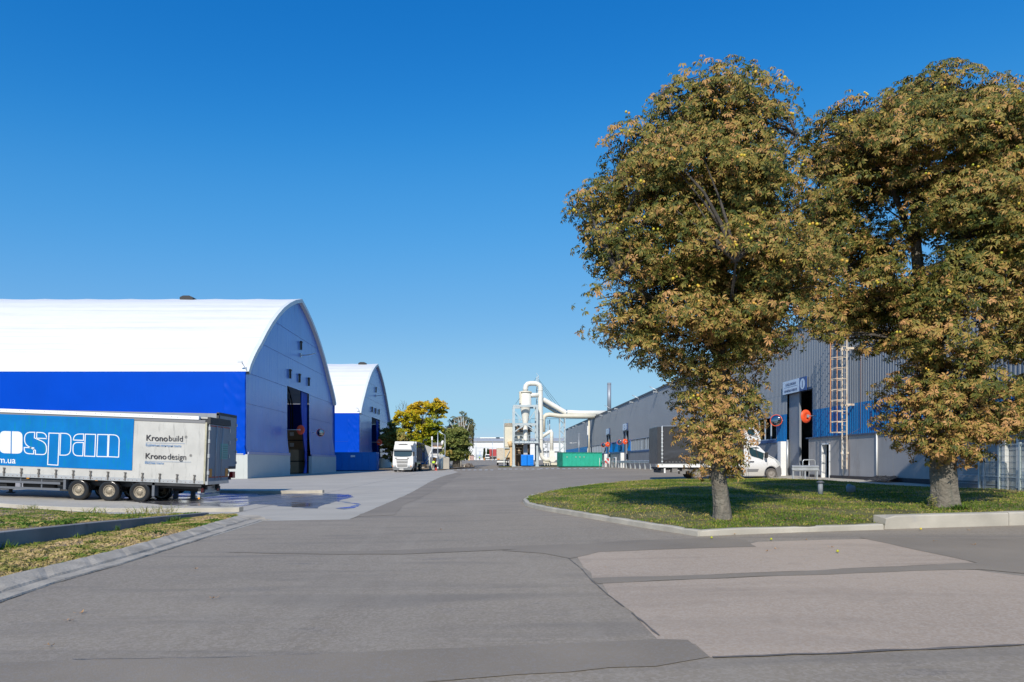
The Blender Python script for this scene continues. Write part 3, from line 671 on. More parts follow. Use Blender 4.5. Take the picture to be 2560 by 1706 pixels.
    # inside arches and posts
    for i in (1, 2, 3):
        x = XG-i*6
        m = MB()
        for off in (.0, 1.0):
            pr = [(x, yc+(y-yc)*(1-(.03+.05*off)), z-.25-.8*off) for y, z in prof]
            for a, b in zip(pr[:-1], pr[1:]): m.bar(a, b, .12)
            for e in (0,-1): m.bar(pr[e], (pr[e][0],pr[e][1],EYE-1.5), .14)
        pr0 = [(yc+(y-yc)*.97, z-.25) for y,z in prof]; pr1 = [(yc+(y-yc)*.92, z-1.05) for y,z in prof]
        for j in range(n-1): m.bar((x,*pr0[j]), (x,*pr1[j+1]), .07)
        m.build('arch_frame', blackm, t, True)
    # small vent slots and lamp arm above the door
    ym = (d0+d1)/2
    ap = []
    if first:
        for u, v in ((756.7,865.6),(729.7,936.5),(753,947),(776,956)): ap.append((22.4*F/(U0-u), v))
    else:
        for u, v in ((942.6,976),(933,1025),(941.6,1028.5),(950,1031)): ap.append((22.4*F/(U0-u), v))
    for y, v in ap:
        z = ZV(v, y); m = MB(); m.box((XG-.25,y-.12,z-.45),(XG-.08,y+.12,z+.45)); m.box((XG-.25,y-.25,z+.4),(XG-.05,y+.25,z+.56)); m.build('vent_slot', blackm, t, True)
    y, v = ap[0]; z = ZV(v, y)-1.0
    m = MB(); m.tube([(XG-.3,y,z-.1),(XG+.6,y,z-.05),(XG+1.5,y,z+.15)], .05); m.box((XG-.3,y-.15,z-.3),(XG-.15,y+.15,z+.15)); ar = m.build('lamp_arm', galv, t, True)
    m = MB(); m.prism([(XG+1.4,z+.10),(XG+3.2,z+.38),(XG+3.25,z+.5),(XG+2.0,z+.42),(XG+1.4,z+.25)], 'y', y-.2, y+.2); m.build('lamp_head', whitem, ar)
    # flood lamp on the eave corner
    for yy, s in ((y0,-1),(y1,1)):
        z = ze+.1; m = MB(); m.bar((XG-.1,yy,z),(XG-.4,yy+s*.4,z+.7),.06); m.box((XG-.75,yy+s*.35,z+.65),(XG-.35,yy+s*.5,z+.8)); m.build('floodlight', lampm, t, True)
    return t
hall(79.9, 17.5, -1.55, -1.43, 'nearest and larger looking white and blue fabric hall behind the long trailer', (75.4,84.4,EYE+8.4), True)
hall(132.8, 17.2, -1.4, -1.32, 'farther white and blue fabric hall partly hidden behind the nearer one', (128.0,137.2,EYE+8.4), False)
# board stacks inside the doorways
def stack(name, label, x0, x1, y0, y1, z0, cols, h=1.35, group='stacks of wrapped boards inside the hall'):
    t = thing(name, label, 'board stack', ((x0+x1)/2,(y0+y1)/2,z0), group=group); z = z0
    for i in range(cols):
        m = MB()
        for q in range(3): yy = y0+(y1-y0)*(.1+.4*q); m.box((x0+.02,yy-.08,z),(x1-.02,yy+.08,z+.14))
        m.build('skid', blackm, t, True); z += .14
        m = MB(); m.box((x0,y0,z),(x1,y1,z+h-.14),0,.02); m.build('board_pack', boardm, t, True)
        m = MB(); m.box((x0+(x1-x0)*.6,y0-.01,z+.5),(x0+(x1-x0)*.7,y0,z+1.0)); m.build('paper_label', whitem, t, True); z += h-.14
stack('board_stack', 'two packs of brown boards stacked lower and left in the near hall doorway', -27.2,-23.9,84,86.5,.1,2,1.5)
stack('board_stack', 'four packs of brown boards stacked behind the others in the near hall', -30,-24.6,90,93,.1,4,1.42)

# ================================================================= long grey production building
XF = 18.5; ZT = EYE+8.06; ZB1 = EYE+3.0; ZB0 = EYE+1.38; ZG = EYE-.9
clad = mk('grey_cladding', (.25,.27,.295), .45, var=(.3,.04), metal=.15, spec=.5)
cladb = mk('blue_cladding', (.001,.14,.38), .42, var=(.8,.14), spec=.5)
lowm = mk('lower_concrete', (.36,.345,.335), .85, var=(.7,.08), bump=(16,.2,.01), dirt=(.8,(.27,.25,.235),.55,(1,1.2,.35)))
lowg = mk('lower_panel_grey', (.24,.245,.255), .7, var=(1,.08), dirt=(1.2,(.19,.19,.195),.6,(1,1,.4)))
basem = mk('black_base', (.045,.04,.042), .8, bump=(5,.6,.05))
flash = mk('flashing', (.05,.08,.14), .5)
rustw = mk('rusty_white', (.62,.53,.42), .7, var=(3,.2), dirt=(4,(.36,.17,.075),.56,(1,1,.6)))
doorg = mk('door_panel', (.23,.25,.28), .55, var=(.8,.06), dirt=(1.5,(.33,.34,.35),.62,(1,1,.2)))
framew = mk('window_frame_pale', (.30,.36,.44), .5)
blindm = mk('blind', (.62,.6,.55), .8)
B = thing('production_building', 'long grey corrugated building with a blue band along the right side of the road', 'building', (XF, 90, ZG))
def corr(m, y0, y1, z0, z1, x=XF, per=.21, dep=.024):
    ys = []; y = y0
    while y < y1-1e-6:
        for a, dx in ((0,0),(.42,0),(.55,1),(.87,1)):
            yy = y+a*per
            if yy < y1: ys.append((yy,dx))
        y += per
    ys.append((y1,0)); k = len(ys)
    dq = lambda yy: dep*(1 if yy < 62 else .6)
    m.add([(x-dx*dq(yy),yy,z0) for yy,dx in ys]+[(x-dx*dq(yy),yy,z1) for yy,dx in ys], [(i,i+1,k+i+1,k+i) for i in range(k-1)])
DOORS = [(39.5,42.9),(93.0,96.5),(107.2,110.7)]; DZ = EYE+4.25
Y0, Y1 = 19.0, 173.0
m = MB(); corr(m, Y0, Y1, DZ+.02, ZT)
y = Y0
for a, b in DOORS: corr(m, y, a, ZB1, DZ+.02); y = b
corr(m, y, Y1, ZB1, DZ+.02)
m.build('upper_cladding', clad, B, True, fixn=False)
m = MB(); corr(m, Y0, 39.5, ZB0, ZB1, XF-.002); corr(m, 130, Y1, ZB0-.3, ZB1, XF-.002); corr(m, 42.9, 44.4, ZB0-.15, ZB1, XF-.02)
for a, b in ((91.4,93.0),(96.5,97.6),(101.2,102.2),(105.9,107.2),(110.7,111.6)): m.box((XF-.05,a,ZB0),(XF+.05,b,ZB1))
m.parts('blue_cladding', cladb, B, True, fixn=False)
m = MB()
for a, b in ((30.5,30.52),): pass
m.box((XF-.1,Y0,ZT),(XF+.1,Y1,ZT+.16)); m.box((XF-.14,Y0,ZT+.13),(XF+.14,Y1,ZT+.2)); m.build('roof_edge', mk('roof_edge', (.12,.14,.17), .5), B, True)
m = MB(); m.add([(XF-.05,Y0,ZT),(XF-.05,Y1,ZT),(60,Y1,ZT+.6),(60,Y0,ZT+.6)], [(0,1,2,3)]); m.build('roof', mk('roof_felt', (.2,.2,.2), .9), B, True)
m = MB(); m.box((XF,Y1,ZG-1),(60,Y1+.3,ZT)); m.box((XF,Y0-.3,ZG-1),(60,Y0,ZT)); m.box((60,Y0,ZG-1),(60.3,Y1,ZT+.6)); m.parts('end_wall', clad, B, True)
# lower wall: pale concrete near the camera, grey panels beyond the first gate
m = MB()
segs = [(Y0,36.8),(37.75,39.3)]
for a, b in segs:
    y = a
    while y < b-.01:
        y2 = min(b, y+3.0); m.box((XF-.32,y+.008,ZG+.05),(XF-.1,y2-.008,ZB0-.05)); y = y2
m.box((XF-.32,36.8,EYE+.98),(XF-.1,37.75,ZB0-.05))
m.parts('concrete_wall', lowm, B, True)
m = MB(); m.box((XF-.36,Y0,ZG-.5),(XF-.1,36.75,ZG+.18)); m.box((XF-.36,37.8,ZG-.5),(XF-.1,39.3,ZG+.18)); m.parts('base_strip', basem, B, True)
m = MB(); m.box((XF-.38,Y0,ZB0-.06),(XF+.02,39.55,ZB0+.02)); m.build('ledge', flash, B, True)
m = MB()
for a, b in ((42.9,93.0),(96.5,107.2),(110.7,Y1)):
    y = a
    m.box((XF-.03,a+.005,ZG-.5),(XF+.1,b-.005,ZB0-.14))
    while y < b-.01: y2 = min(b, y+3.0); m.box((XF-.06,y+.01,ZG-.5),(XF-.03,y2-.01,ZB0-.142)); y = y2
m.build('panel_wall', lowg, B, True)
m = MB()
for a, b in ((44.4,93.0),(96.5,107.2),(110.7,130)): m.box((XF-.1,a,ZB0-.14),(XF+.1,b,ZB0+.05))
m.parts('window_ledge', mk('blue_ledge', (.02,.07,.2), .5), B, True)
# windows, each bay its own
def windows(y0, y1, mull, bay, fm):
    n = max(1, round((y1-y0)/bay)); bw = (y1-y0)/n
    for i in range(n):
        a, b = y0+i*bw, y0+(i+1)*bw; m = MB()
        m.box((XF-.04,a,ZB0+.05),(XF+.06,a+.07,ZB1)); m.box((XF-.04,b-.07,ZB0+.05),(XF+.06,b,ZB1)); m.box((XF-.04,a,ZB1-.09),(XF+.06,b,ZB1-.003)); m.box((XF-.04,a,ZB0+.052),(XF+.06,b,ZB0+.13))
        k = int(bw/mull)
        for q in range(1,k): yy = a+bw*q/k; m.box((XF-.03,yy-.025,ZB0+.1),(XF+.05,yy+.025,ZB1-.05))
        f = m.build('window', fm, B, True)
        m = MB(); m.box((XF+.015,a+.06,ZB0+.12),(XF+.03,b-.06,ZB1-.08)); p = m.build('pane', glassd, f); 
        if y0 > 60:
            m = MB(); q = a+.15
            while q < b-.3:
                if rng.random() < .6: m.box((XF-.012,q,ZB0+.14),(XF+.012,q+rng.uniform(.12,.3),ZB1-.1))
                q += .4
            if m.v: m.build('blind', blindm, f)
windows(44.4, 60.4, 1.0, 4.0, framew); windows(60.4, 91.4, .75, 3.1, framew); windows(97.6,101.2,.8,3.6,cladb); windows(102.2,105.9,.8,3.7,cladb); windows(111.6,130,.75,3.1,framew)
# tilted blue sash panels beside the far gates
m = MB()
for y in (91.35, 101.15, 105.9): m.add([(XF-.05,y,ZB0+.1),(XF-.05,y,ZB1-.1),(XF-.55,y-.1,ZB0+.12)], [(0,1,2)])
m.parts('open_sash', mk('bright_blue', (.0,.13,.45), .4), B, True, fixn=False)
# gates: piers, frames, leaves, inner dark
for gi, (a, b) in enumerate(DOORS):
    z0 = ZG-.1
    m = MB(); m.box((XF-.42,b-.02,z0-.4),(XF+.06,b+.45,ZB0-.1)); pr = m.build('gate_pier', whitem, B, True)
    m = MB(); m.box((XF-.42,b-.025,ZB0-.1),(XF+.06,b+.45,ZB1)); m.build('blue_band', MATS['bright_blue'], pr)
    m = MB(); m.prism([(XF-.22,ZB1),(XF+.06,ZB1),(XF+.06,DZ),(XF-.16,DZ)], 'y', b-.02, b+.2); m.build('upper_jamb', whitem, pr)  # taper puts the awning's shadow edge into the shape
    m = MB(); w_ = (b-a); m.box((XF+.12,b-w_*.45,z0-.3),(XF+.2,b,DZ)); m.bar((XF+.1,b-w_*.45,z0),(XF+.1,b-w_*.45,DZ),.1)
    lf = m.build('gate_leaf', doorg, B, True)
    m = MB(); m.box((XF-.05,a,DZ-.02),(XF+.3,b,DZ+.12)); m.box((XF-.02,a-.06,z0-.3),(XF+.25,a,DZ)); m.build('gate_frame', MATS['flashing'], B, True)
    if gi == 0:
        m = MB(); m.cyl((XF-.05,42.75,z0),(XF-.05,42.75,ZB0),.06,n=8); m.build('downpipe', galv, B, True)
# goods seen inside the first gate
t = thing('pallet_rack', 'pale wrapped bundles stacked in the dark behind the first gate', 'stack', (XF+6, 43.5, ZG))
m = MB()
for i in range(4): m.box((XF+4.5,41.5,ZG+.05+i*1.0),(XF+6.5,46.5,ZG+.9+i*1.0),0,.06)
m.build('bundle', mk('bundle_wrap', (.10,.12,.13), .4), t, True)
m = MB(); m.box((XF+.3,39.5,ZG-.1),(XF+16,52,ZG-.02)); 
# personnel door in the concrete wall
m = MB(); z0 = ZG; m.box((XF-.36,36.8,z0),(XF-.08,36.88,EYE+1.0)); m.box((XF-.36,37.67,z0),(XF-.08,37.75,EYE+1.0)); m.box((XF-.36,36.8,EYE+.94),(XF-.08,37.75,EYE+1.02))
dr = m.build('door', whitem, B, True)
m = MB(); m.box((XF-.14,36.88,z0),(XF-.1,37.67,EYE+.95)); m.build('door_leaf', mk('door_grey', (.42,.44,.45), .5), dr); m = MB(); m.box((XF-.2,36.95,z0+.95),(XF-.14,37.08,z0+1.0)); m.build('handle', blackm, dr)
# louvred vents
for u in (2197, 2464):
    y = YF(u, XF); m = MB(); z0, z1 = EYE+1.78, EYE+2.68; hw = .42
    for a, b in (((y-hw,z0),(y-hw+.06,z1)),((y+hw-.06,z0),(y+hw,z1)),((y-hw,z0),(y+hw,z0+.06)),((y-hw,z1-.06),(y+hw,z1))): m.box((XF-.1,a[0],a[1]),(XF+.02,b[0],b[1]))
    f = m.build('louvre', cladb, B, True); m = MB(); m.box((XF-.03,y-hw+.06,z0+.06),(XF-.02,y+hw-.06,z1-.06))
    for i in range(7): zz = z0+.1+i*.11; m.add([(XF-.09,y-hw+.05,zz),(XF-.09,y+hw-.05,zz),(XF-.04,y+hw-.05,zz+.09),(XF-.04,y-hw+.05,zz+.09)], [(0,1,2,3)])
    m.build('slats', mk('louvre_slats', (.12,.16,.2), .5) if u < 2300 else MATS['louvre_slats'], f)
# pipes on the wall
def pipe(u, z0, z1, r, mat, off=.1, nm='downpipe'):
    y = YF(u, XF); m = MB(); m.cyl((XF-off,y,z0),(XF-off,y,z1),r,n=8); return m.build(nm, mat, B, True)
pipe(1474, ZG, ZT-1.2, .16, whitem, .3); pipe(1451, ZG, ZT-2, .07, galv, .3)  # thick white pipe is added in place of a wall step and its shade
y = YF(2211, XF); pipe(2211, ZG+.2, ZB0-.05, .035, whitem, .36); pipe(2125, ZG+.2, ZB0-.2, .03, galv, .36)
m = MB(); y = YF(2156, XF); z = ZB0+.1
m.tube([(XF-.08,y,ZT-.5),(XF-.08,y,z+.2),(XF-.3,y+.6,z-.05),(XF-.36,y+.6,ZG+.1)], .012, n=5); m.build('conduit', mk('rust_cable',(.25,.15,.11),.7), B, True)
# flood lamps on the roof edge, long shadows on the cladding
for u in (1426.6,1436,1444,1463,1507,1528,1545,1584,1644.5,1687):
    y = YF(u, XF); m = MB(); m.bar((XF-.05,y,ZT-.25),(XF-.5,y,ZT-.2),.16,.12); m.bar((XF-.5,y,ZT-.4),(XF-.5,y,ZT-.1),.05); f = m.build('floodlight', galv, B, True)
    m = MB(); m.box((XF-.9,y-.32,ZT-.52),(XF-.45,y+.32,ZT-.12),0,.03); m.build('lamp_body', lampm, f)
for u, v in ((1584,983),(1630,961),(1512,1010)):
    y = YF(u+14, XF); zt = ZV(v, y-1); m = MB(); m.tube([(XF-.05,y,ZT-.3),(XF-.05,y,zt-.6),(XF-.9,y,zt-.15)], .045, n=7); f = m.build('roof_lamp', galv, B, True)
    m = MB(); m.box((XF-1.7,y-.15,zt-.08),(XF-.8,y+.15,zt+.06),0,.03); m.build('lamp_head', whitem, f)
m = MB(); y = 150; m.cyl((XF-1.5,y-2,EYE+4.1),(XF-1.5,y+3,EYE+4.1),.09,n=8); m.bar((XF-1.5,y,EYE+4.1),(XF,y,EYE+4.2),.05); m.build('wall_lamp', whitem, B, True)
# warehouse signs over the gates
signw = mk('sign_face', (.56,.66,.78), .35); signb = mk('sign_blue', (.02,.06,.22), .35); navy = mk('sign_navy_ink', (.03,.06,.2), .5); greym = mk('ink_grey', (.10,.14,.25), .5)
def sign(y0, y1, z0, z1, num, l1, l2, label, small=False):
    # y0 near end (right in the photo), y1 far end (left)
    t = thing('warehouse_sign', label, 'sign', (XF-.12,(y0+y1)/2,z0), group='signs over the gates')
    L = y1-y0; H = z1-z0; ys = y0+(L*.27)
    m = MB(); m.box((XF-.16,ys,z0),(XF-.1,y1,z1)); m.build('sign_panel', signw, t, True)
    m = MB(); m.box((XF-.16,y0,z0),(XF-.1,ys,z1)); m.build('number_panel', signb, t, True)
    yc, zc = (y0+ys)/2, (z0+z1)/2; m = MB(); k = 28
    m.add([(XF-.165,yc+math.cos(a)*L*.10,zc+math.sin(a)*H*.4) for a in [2*math.pi*i/k for i in range(k)]], [tuple(range(k))]); m.build('number_disc', signw, t, True)
    def M(y, z): return Matrix.Translation(Vector((XF-.172,y,z))-t.location)@Matrix.Rotation(R(-90),4,'Z')@Matrix.Rotation(R(90),4,'X')
    text_obj('number', num, H*.72, navy, t, M(yc, zc-H*.26), .002, .012, 'CENTER')
    ymid = (ys+y1)/2
    text_obj('lettering', l1, H*.26, greym, t, M(ymid, zc+H*.12), .002, .006, 'CENTER', .72)
    text_obj('lettering', l2, H*.26, greym, t, M(ymid, zc-H*.36), .002, .006, 'CENTER', .62)
    m = MB(); m.box((XF-.166,ys+L*.08,zc-H*.01),(XF-.162,y1-L*.08,zc+H*.012)); m.build('rule', greym, t, True)
    return t
sign(40.0, 43.2, EYE+4.22, EYE+5.02, '1', 'СКЛАД СИРОВИНИ', 'RAW MATERIALS WAREHOUSE', 'pale blue warehouse sign with a round number 1 over the gate behind the van cab')
sign(93.1, 96.4, EYE+4.4, EYE+5.3, '2', 'СКЛАД', 'WAREHOUSE', 'pale blue sign over the middle gate, left of the dark van box')
sign(107.4, 110.7, EYE+4.4, EYE+5.3, '3', 'СКЛАД', 'WAREHOUSE', 'pale blue sign over the farthest gate, just right of the green container')

# ladder with safety cage
t = thing('cage_ladder', 'tall rusty white ladder with a safety cage on the corrugated wall', 'ladder', (18.1,35.2,EYE-.37))
xl, ya, yb = 18.1, 34.92, 35.38; zb, zt = EYE-.37, ZT+.3
for yy in (ya, yb):
    m = MB(); m.box((xl-.03,yy-.025,zb),(xl+.03,yy+.025,zt)); m.build('rail', rustw, t, True)
m = MB(); z = zb+.15
while z < zt: m.cyl((xl,ya,z),(xl,yb,z),.014,n=6); z += .3
m.build('rungs', rustw, t, True)
hz = ZV(889/4.9+900, 35.15)
hoopn = 0
while hz < zt:
    m = MB(); pts = [(xl-.36+.36*math.cos(a)-0.0, 35.15+.38*math.sin(a), hz) for a in [R(60+240*i/14) for i in range(15)]]
    pts = [(xl,ya,hz)]+pts[::-1]+[(xl,yb,hz)] if pts[0][1] > 35.15 else [(xl,ya,hz)]+pts+[(xl,yb,hz)]
    for p, q in zip(pts[:-1], pts[1:]): m.bar(p, q, .012, .035)
    m.build('cage_hoop', rustw, t, True); hz += .78*.70; hoopn += 1
m = MB()
for a in (120, 180, 240): m.bar((xl-.36+.36*math.cos(R(a)), 35.15+.38*math.sin(R(a)), ZV(889/4.9+900,35.15)),(xl-.36+.36*math.cos(R(a)), 35.15+.38*math.sin(R(a)), zt),.04,.012)
m.build('cage_strap', mk('rust_orange', (.45,.22,.10), .7, var=(4,.4)), t, True)
for v in (873, 1013, 1133):
    zz = ZV(v,35.15); m = MB(); m.box((xl-.05,ya-.05,zz-.05),(XF-.03,ya+.0,zz+.05)); m.box((xl-.05,yb,zz-.05),(XF-.03,yb+.05,zz+.05)); m.build('bracket', rustw, t, True)

# ================================================================= traffic mirrors
def mirror(p, r, facing, armto, label, group):
    """convex traffic mirror: p centre, facing = unit vector the glass looks along, armto = wall fixing point"""
    t = thing('traffic_mirror', label, 'traffic mirror', p, group=group); f = Vector(facing).normalized()
    q = f.to_track_quat('Z','Y').to_matrix().to_4x4(); k = 28
    m = MB(); prof = [(0,.09),(r*.5,.075),(r*.85,.035),(r*.93,.01)]; vs = []
    for rr, z in prof: vs += [(rr*math.cos(2*math.pi*i/k), rr*math.sin(2*math.pi*i/k), z) for i in range(k)]
    m.add(vs, [(j*k+i, j*k+(i+1)%k, (j+1)*k+(i+1)%k, (j+1)*k+i) for j in range(3) for i in range(k)], 0, True); m.xf(q); m.build('mirror_glass', mirm, t)
    m = MB(); m.tube([(r*.96*math.cos(2*math.pi*i/k), r*.96*math.sin(2*math.pi*i/k),.01) for i in range(k+1)], r*.055, n=8, cap=False)
    vs = []
    for rr, z in ((r*.96,-.01),(r*.8,-.06),(r*.45,-.075),(r*.40,-.055),(r*.12,-.06),(0.001,-.06)): vs += [(rr*math.cos(2*math.pi*i/k), rr*math.sin(2*math.pi*i/k), z) for i in range(k)]
    m.add(vs, [(j*k+i, j*k+(i+1)%k, (j+1)*k+(i+1)%k, (j+1)*k+i) for j in range(5) for i in range(k)], 0, True); m.xf(q); m.build('mirror_back', redm, t)
    c = Vector(p)-f*.12; m = MB(); m.tube([Vector(p)-f*.05, c, Vector(armto)], .03, n=7); m.box(tuple(c-Vector((.06,.06,.08))), tuple(c+Vector((.06,.06,.08))))
    m.v = [tuple(Vector(v)-Vector(p)) for v in m.v]; m.build('arm', galv, t); return t
gh, gb = 'mirrors beside the hall doors', 'mirrors beside the production gates'
# halls: back seen (orange) on the left of the door, glass seen on the right
mirror(P(751.5,1075,75.6), .53, (.35,.94,0), (XG-.25,74.9,ZV(1075,75)), 'mirror seen from its orange back in front of the near hall doorway', gh)
mirror(P(801,1082,85.5), .49, (.15,-1,0), (XG-.2,85.2,ZV(1082,85)), 'dark mirror glass with orange rim right of the near hall doorway', gh)
mirror(P(948.5,1106,128.5), .56, (.3,.95,0), (XG-.25,127.6,ZV(1106,128)), 'orange back of the mirror before the farther hall doorway', gh)
mirror(P(964.5,1108,138.4), .55, (-.1,-1,0), (XG-.2,138,ZV(1108,138)), 'dark mirror glass right of the farther hall doorway', gh)
mirror(P(2015,1041,38.6), .37, (-.35,.93,0), (XF-.05,39.0,ZV(1040,39)), 'orange back of the mirror in the gate with sign number 1', gb)
mirror(P(1940.5,1051.5,43.6), .37, (-.55,-.83,.05), (XF-.05,43.4,ZV(1052,43.4)), 'mirror glass with thin orange rim in front of windows above the van', gb)
mirror(P(1563,1104.5,92.2), .37*1.0, (-.3,.95,0), (XF-.05,92.6,ZV(1104,92.6)), 'orange mirror back before the middle gate', gb)
mirror(P(1549,1106,97.4), .36, (-.4,-.9,0), (XF-.05,97.2,ZV(1106,97.2)), 'dark mirror glass left of the middle gate', gb)
mirror(P(1519.3,1111.5,106.6), .38, (-.3,.95,0), (XF-.05,107.0,ZV(1111,107)), 'orange mirror back before the farthest gate', gb)
mirror(P(1508.5,1113,111.5), .37, (-.4,-.9,0), (XF-.05,111.2,ZV(1113,111)), 'dark mirror glass left of the farthest gate, over the green container end', gb)
# chimney
t = MB(); t.cyl((19.6,115,ZT-.2),(19.6,115,ZV(957.5,115)),.33,n=24); t.tube([(19.6,115,ZV(962,115)),(19.6,115,ZV(961,115))],.35,n=24)
c = t.build('chimney', mk('chimney_steel', (.30,.33,.37), .45, metal=.3)); tag(c, 'plain grey steel chimney pipe rising above the long grey roof', 'chimney')
# ================================================================= vehicles
tarpw = mk('trailer_tarp', (.50,.49,.46), .5, var=(1.2,.08), dirt=(2.6,(.33,.325,.31),.56,(2.2,1,.35)), bump=(1.5,.15,.03))
tarpb = mk('trailer_tarp_blue', (.0,.16,.46), .5, spec=.15, var=(1.5,.10), dirt=(3.5,(.0,.20,.34),.54,(2.6,1,.3)), bump=(1.5,.15,.03))
chass = mk('chassis', (.035,.037,.042), .6, var=(3,.3))
alu = mk('aluminium', (.55,.55,.55), .35, metal=.6, var=(3,.1))
dooral = mk('trailer_door', (.26,.28,.31), .5, var=(1,.06), dirt=(2,(.2,.21,.23),.6,(1,1,.3)))
inkd = mk('ink_dark', (.03,.025,.03), .5); inkb = mk('ink_blue', (.05,.2,.45), .5)
whiteink = mk('white_print', (.72,.74,.76), .5, dirt=(2.5,(.6,.64,.68),.6,(1.5,1,.3)))
ambr = mk('amber_lamp', (.9,.35,.02), .3); redl = mk('red_lamp', (.55,.02,.02), .3); rim = mk('steel_rim', (.30,.255,.19), .5, metal=.3, var=(9,.2)); rimdirt = mk('dusty_rim', (.26,.235,.21), .8, var=(8,.15)); tyredust = mk('dusty_tyre', (.10,.092,.085), .85, var=(8,.2))
plate = mk('number_plate', (.7,.7,.68), .4); orangem = mk('orange_plate', (.8,.28,.03), .5); rimpaint = mk('red_stripe', (.45,.05,.03), .5)
wetrub = mk('wet_rubber', (.018,.018,.019), .22, bump=(40,.25,.01))
def wheel(name, parent, c, r, w, side=-1, rubm=None, rimm=None, bolts=10, hub=.55, deep=False):
    """wheel with its axle along local Y; side=-1 shows its face to -Y"""
    rubm = rubm or rubber; rimm = rimm or rim; k = 36; c = Vector(c); s = side
    def lathe(m, prof):
        vs = []
        for rr, y in prof: vs += [(c.x+rr*math.cos(2*math.pi*i/k), c.y+s*y, c.z+rr*math.sin(2*math.pi*i/k)) for i in range(k)]
        m.add(vs, [(j*k+i, j*k+(i+1)%k, (j+1)*k+(i+1)%k, (j+1)*k+i) for j in range(len(prof)-1) for i in range(k)], 0, True)
    wh = MB(); lathe(wh, [(r*hub*1.02,w*.42),(r*.80,w*.5),(r*.93,w*.47),(r*.985,w*.38),(r,w*.3),(r*.99,w*.28),(r*.99,w*.25),(r,w*.23),(r,w*.06),(r*.985,w*.04),(r*.985,-.0),(r,-w*.02),(r,-w*.3),(r*.93,-w*.47),(r*.7,-w*.5),(r*hub,-w*.42)])
    o = wh.build(name, rubm, parent)
    m = MB(); dp = .38 if not deep else .1
    lathe(m, [(r*hub*1.03,w*.43),(r*hub,w*.455),(r*hub*.93,w*.44),(r*hub*.88,w*dp),(r*hub*.84,w*dp*.8),(r*hub*.55,w*(dp+.04)),(r*hub*.42,w*(dp+.05)),(r*hub*.38,w*.46),(r*hub*.25,w*.5),(0.001,w*.5)])
    m.build('rim', rimm, o)
    m = MB()
    for i in range(bolts):
        a = 2*math.pi*i/bolts; cx, cz = c.x+r*hub*.50*math.cos(a), c.z+r*hub*.50*math.sin(a); m.cyl((cx,c.y+s*w*(dp+.03),cz),(cx,c.y+s*w*(dp+.12),cz),r*.024,n=6)
        a += math.pi/bolts; cx, cz = c.x+r*hub*.72*math.cos(a), c.z+r*hub*.72*math.sin(a); m.cyl((cx,c.y+s*w*(dp*.8),cz),(cx,c.y+s*w*(dp*.8+.035),cz),r*.045,n=8)
    m.build('wheel_bolts', blackm, o)
    return o
# ---- long semi trailer; local x runs 0 (rear) to -13.6 (front), local y 0 is the side towards the camera
YT = 32.4; XR = -13.57; TH = .0385
T = thing('semi_trailer', 'long dirty curtain-sided trailer with white lettering on blue, parked before the near hall', 'trailer', (XR, YT, EYE-2.07), (0,TH,0))
Ti = T.matrix_basis.inverted()
def TL(u, v, y=0.0):
    p = Ti@P(u, v, YT); return (p.x, y, p.z)
def zp1(x, y): return (x/3.6765, 960+y/3.6765)      # reading of the photograph at 3.68x
LEN = 13.9; zt = TL(517,1042)[2]; zb = 1.12; W = 2.5
m = MB(); m.box((-LEN,.03,zb),(-.16,W-.03,zt-.3)); 
# curtain with slight ripples
def curtain(x0, x1, mat, name):
    m = MB(); nx = max(2,int(abs(x1-x0)/.12)); nz = 16; vs = []; a, b = zb+.05, zt-.33
    for i in range(nx+1):
        for j in range(nz+1):
            x = x0+(x1-x0)*i/nx; z = a+(b-a)*j/nz
            d = .022*math.sin(x*2*math.pi/.62)*math.sin(math.pi*j/nz)+.02*noise.noise(Vector((x*1.2,z*1.5,1)))*math.sin(math.pi*min(1,j/nz*1.0))
            vs.append((x, -.03-abs(d)*.6, z))
    m.add(vs, [(i*(nz+1)+j, i*(nz+1)+j+1, (i+1)*(nz+1)+j+1, (i+1)*(nz+1)+j) for i in range(nx) for j in range(nz)], 0, True)
    return m.build(name, mat, T)
curtain(-LEN, -.2, tarpw, 'side_curtain')
m = MB(); m.box((-LEN,.02,zb),(-.12,W-.02,zt-.28)); m.build('load_body', tarpw, T)
# blue printed field (quad in the side plane), follows the photograph's corners
bl = [TL(*zp1(1238,322)), TL(*zp1(1218,795)), TL(*zp1(-1500,690)), TL(*zp1(-1500,225))]
m = MB(); nx = 70; vs = []
for i in range(nx+1):
    for j in range(9):
        a = Vector(bl[0]).lerp(Vector(bl[3]), i/nx); b = Vector(bl[1]).lerp(Vector(bl[2]), i/nx); p = a.lerp(b, j/8); vs.append((p.x, -.058, p.z))
m.add(vs, [(i*9+j, i*9+j+1, (i+1)*9+j+1, (i+1)*9+j) for i in range(nx) for j in range(8)]); m.build('blue_print', tarpb, T)
def rnd(pts, seg=6):
    """pts: (x,y) or (x,y,r) corner radius; closed outline with rounded corners, photograph reading units"""
    o = []; n = len(pts)
    for i in range(n):
        p = Vector(pts[i][:2]); r = pts[i][2] if len(pts[i]) > 2 else 0
        if not r: o.append(p); continue
        a = Vector(pts[i-1][:2]); b = Vector(pts[(i+1)%n][:2]); da = (a-p).normalized(); db = (b-p).normalized()
        s, e = p+da*r, p+db*r
        for k in range(seg+1):
            t = k/seg; o.append(s*(1-t)**2+p*2*t*(1-t)+e*t*t)
    return o
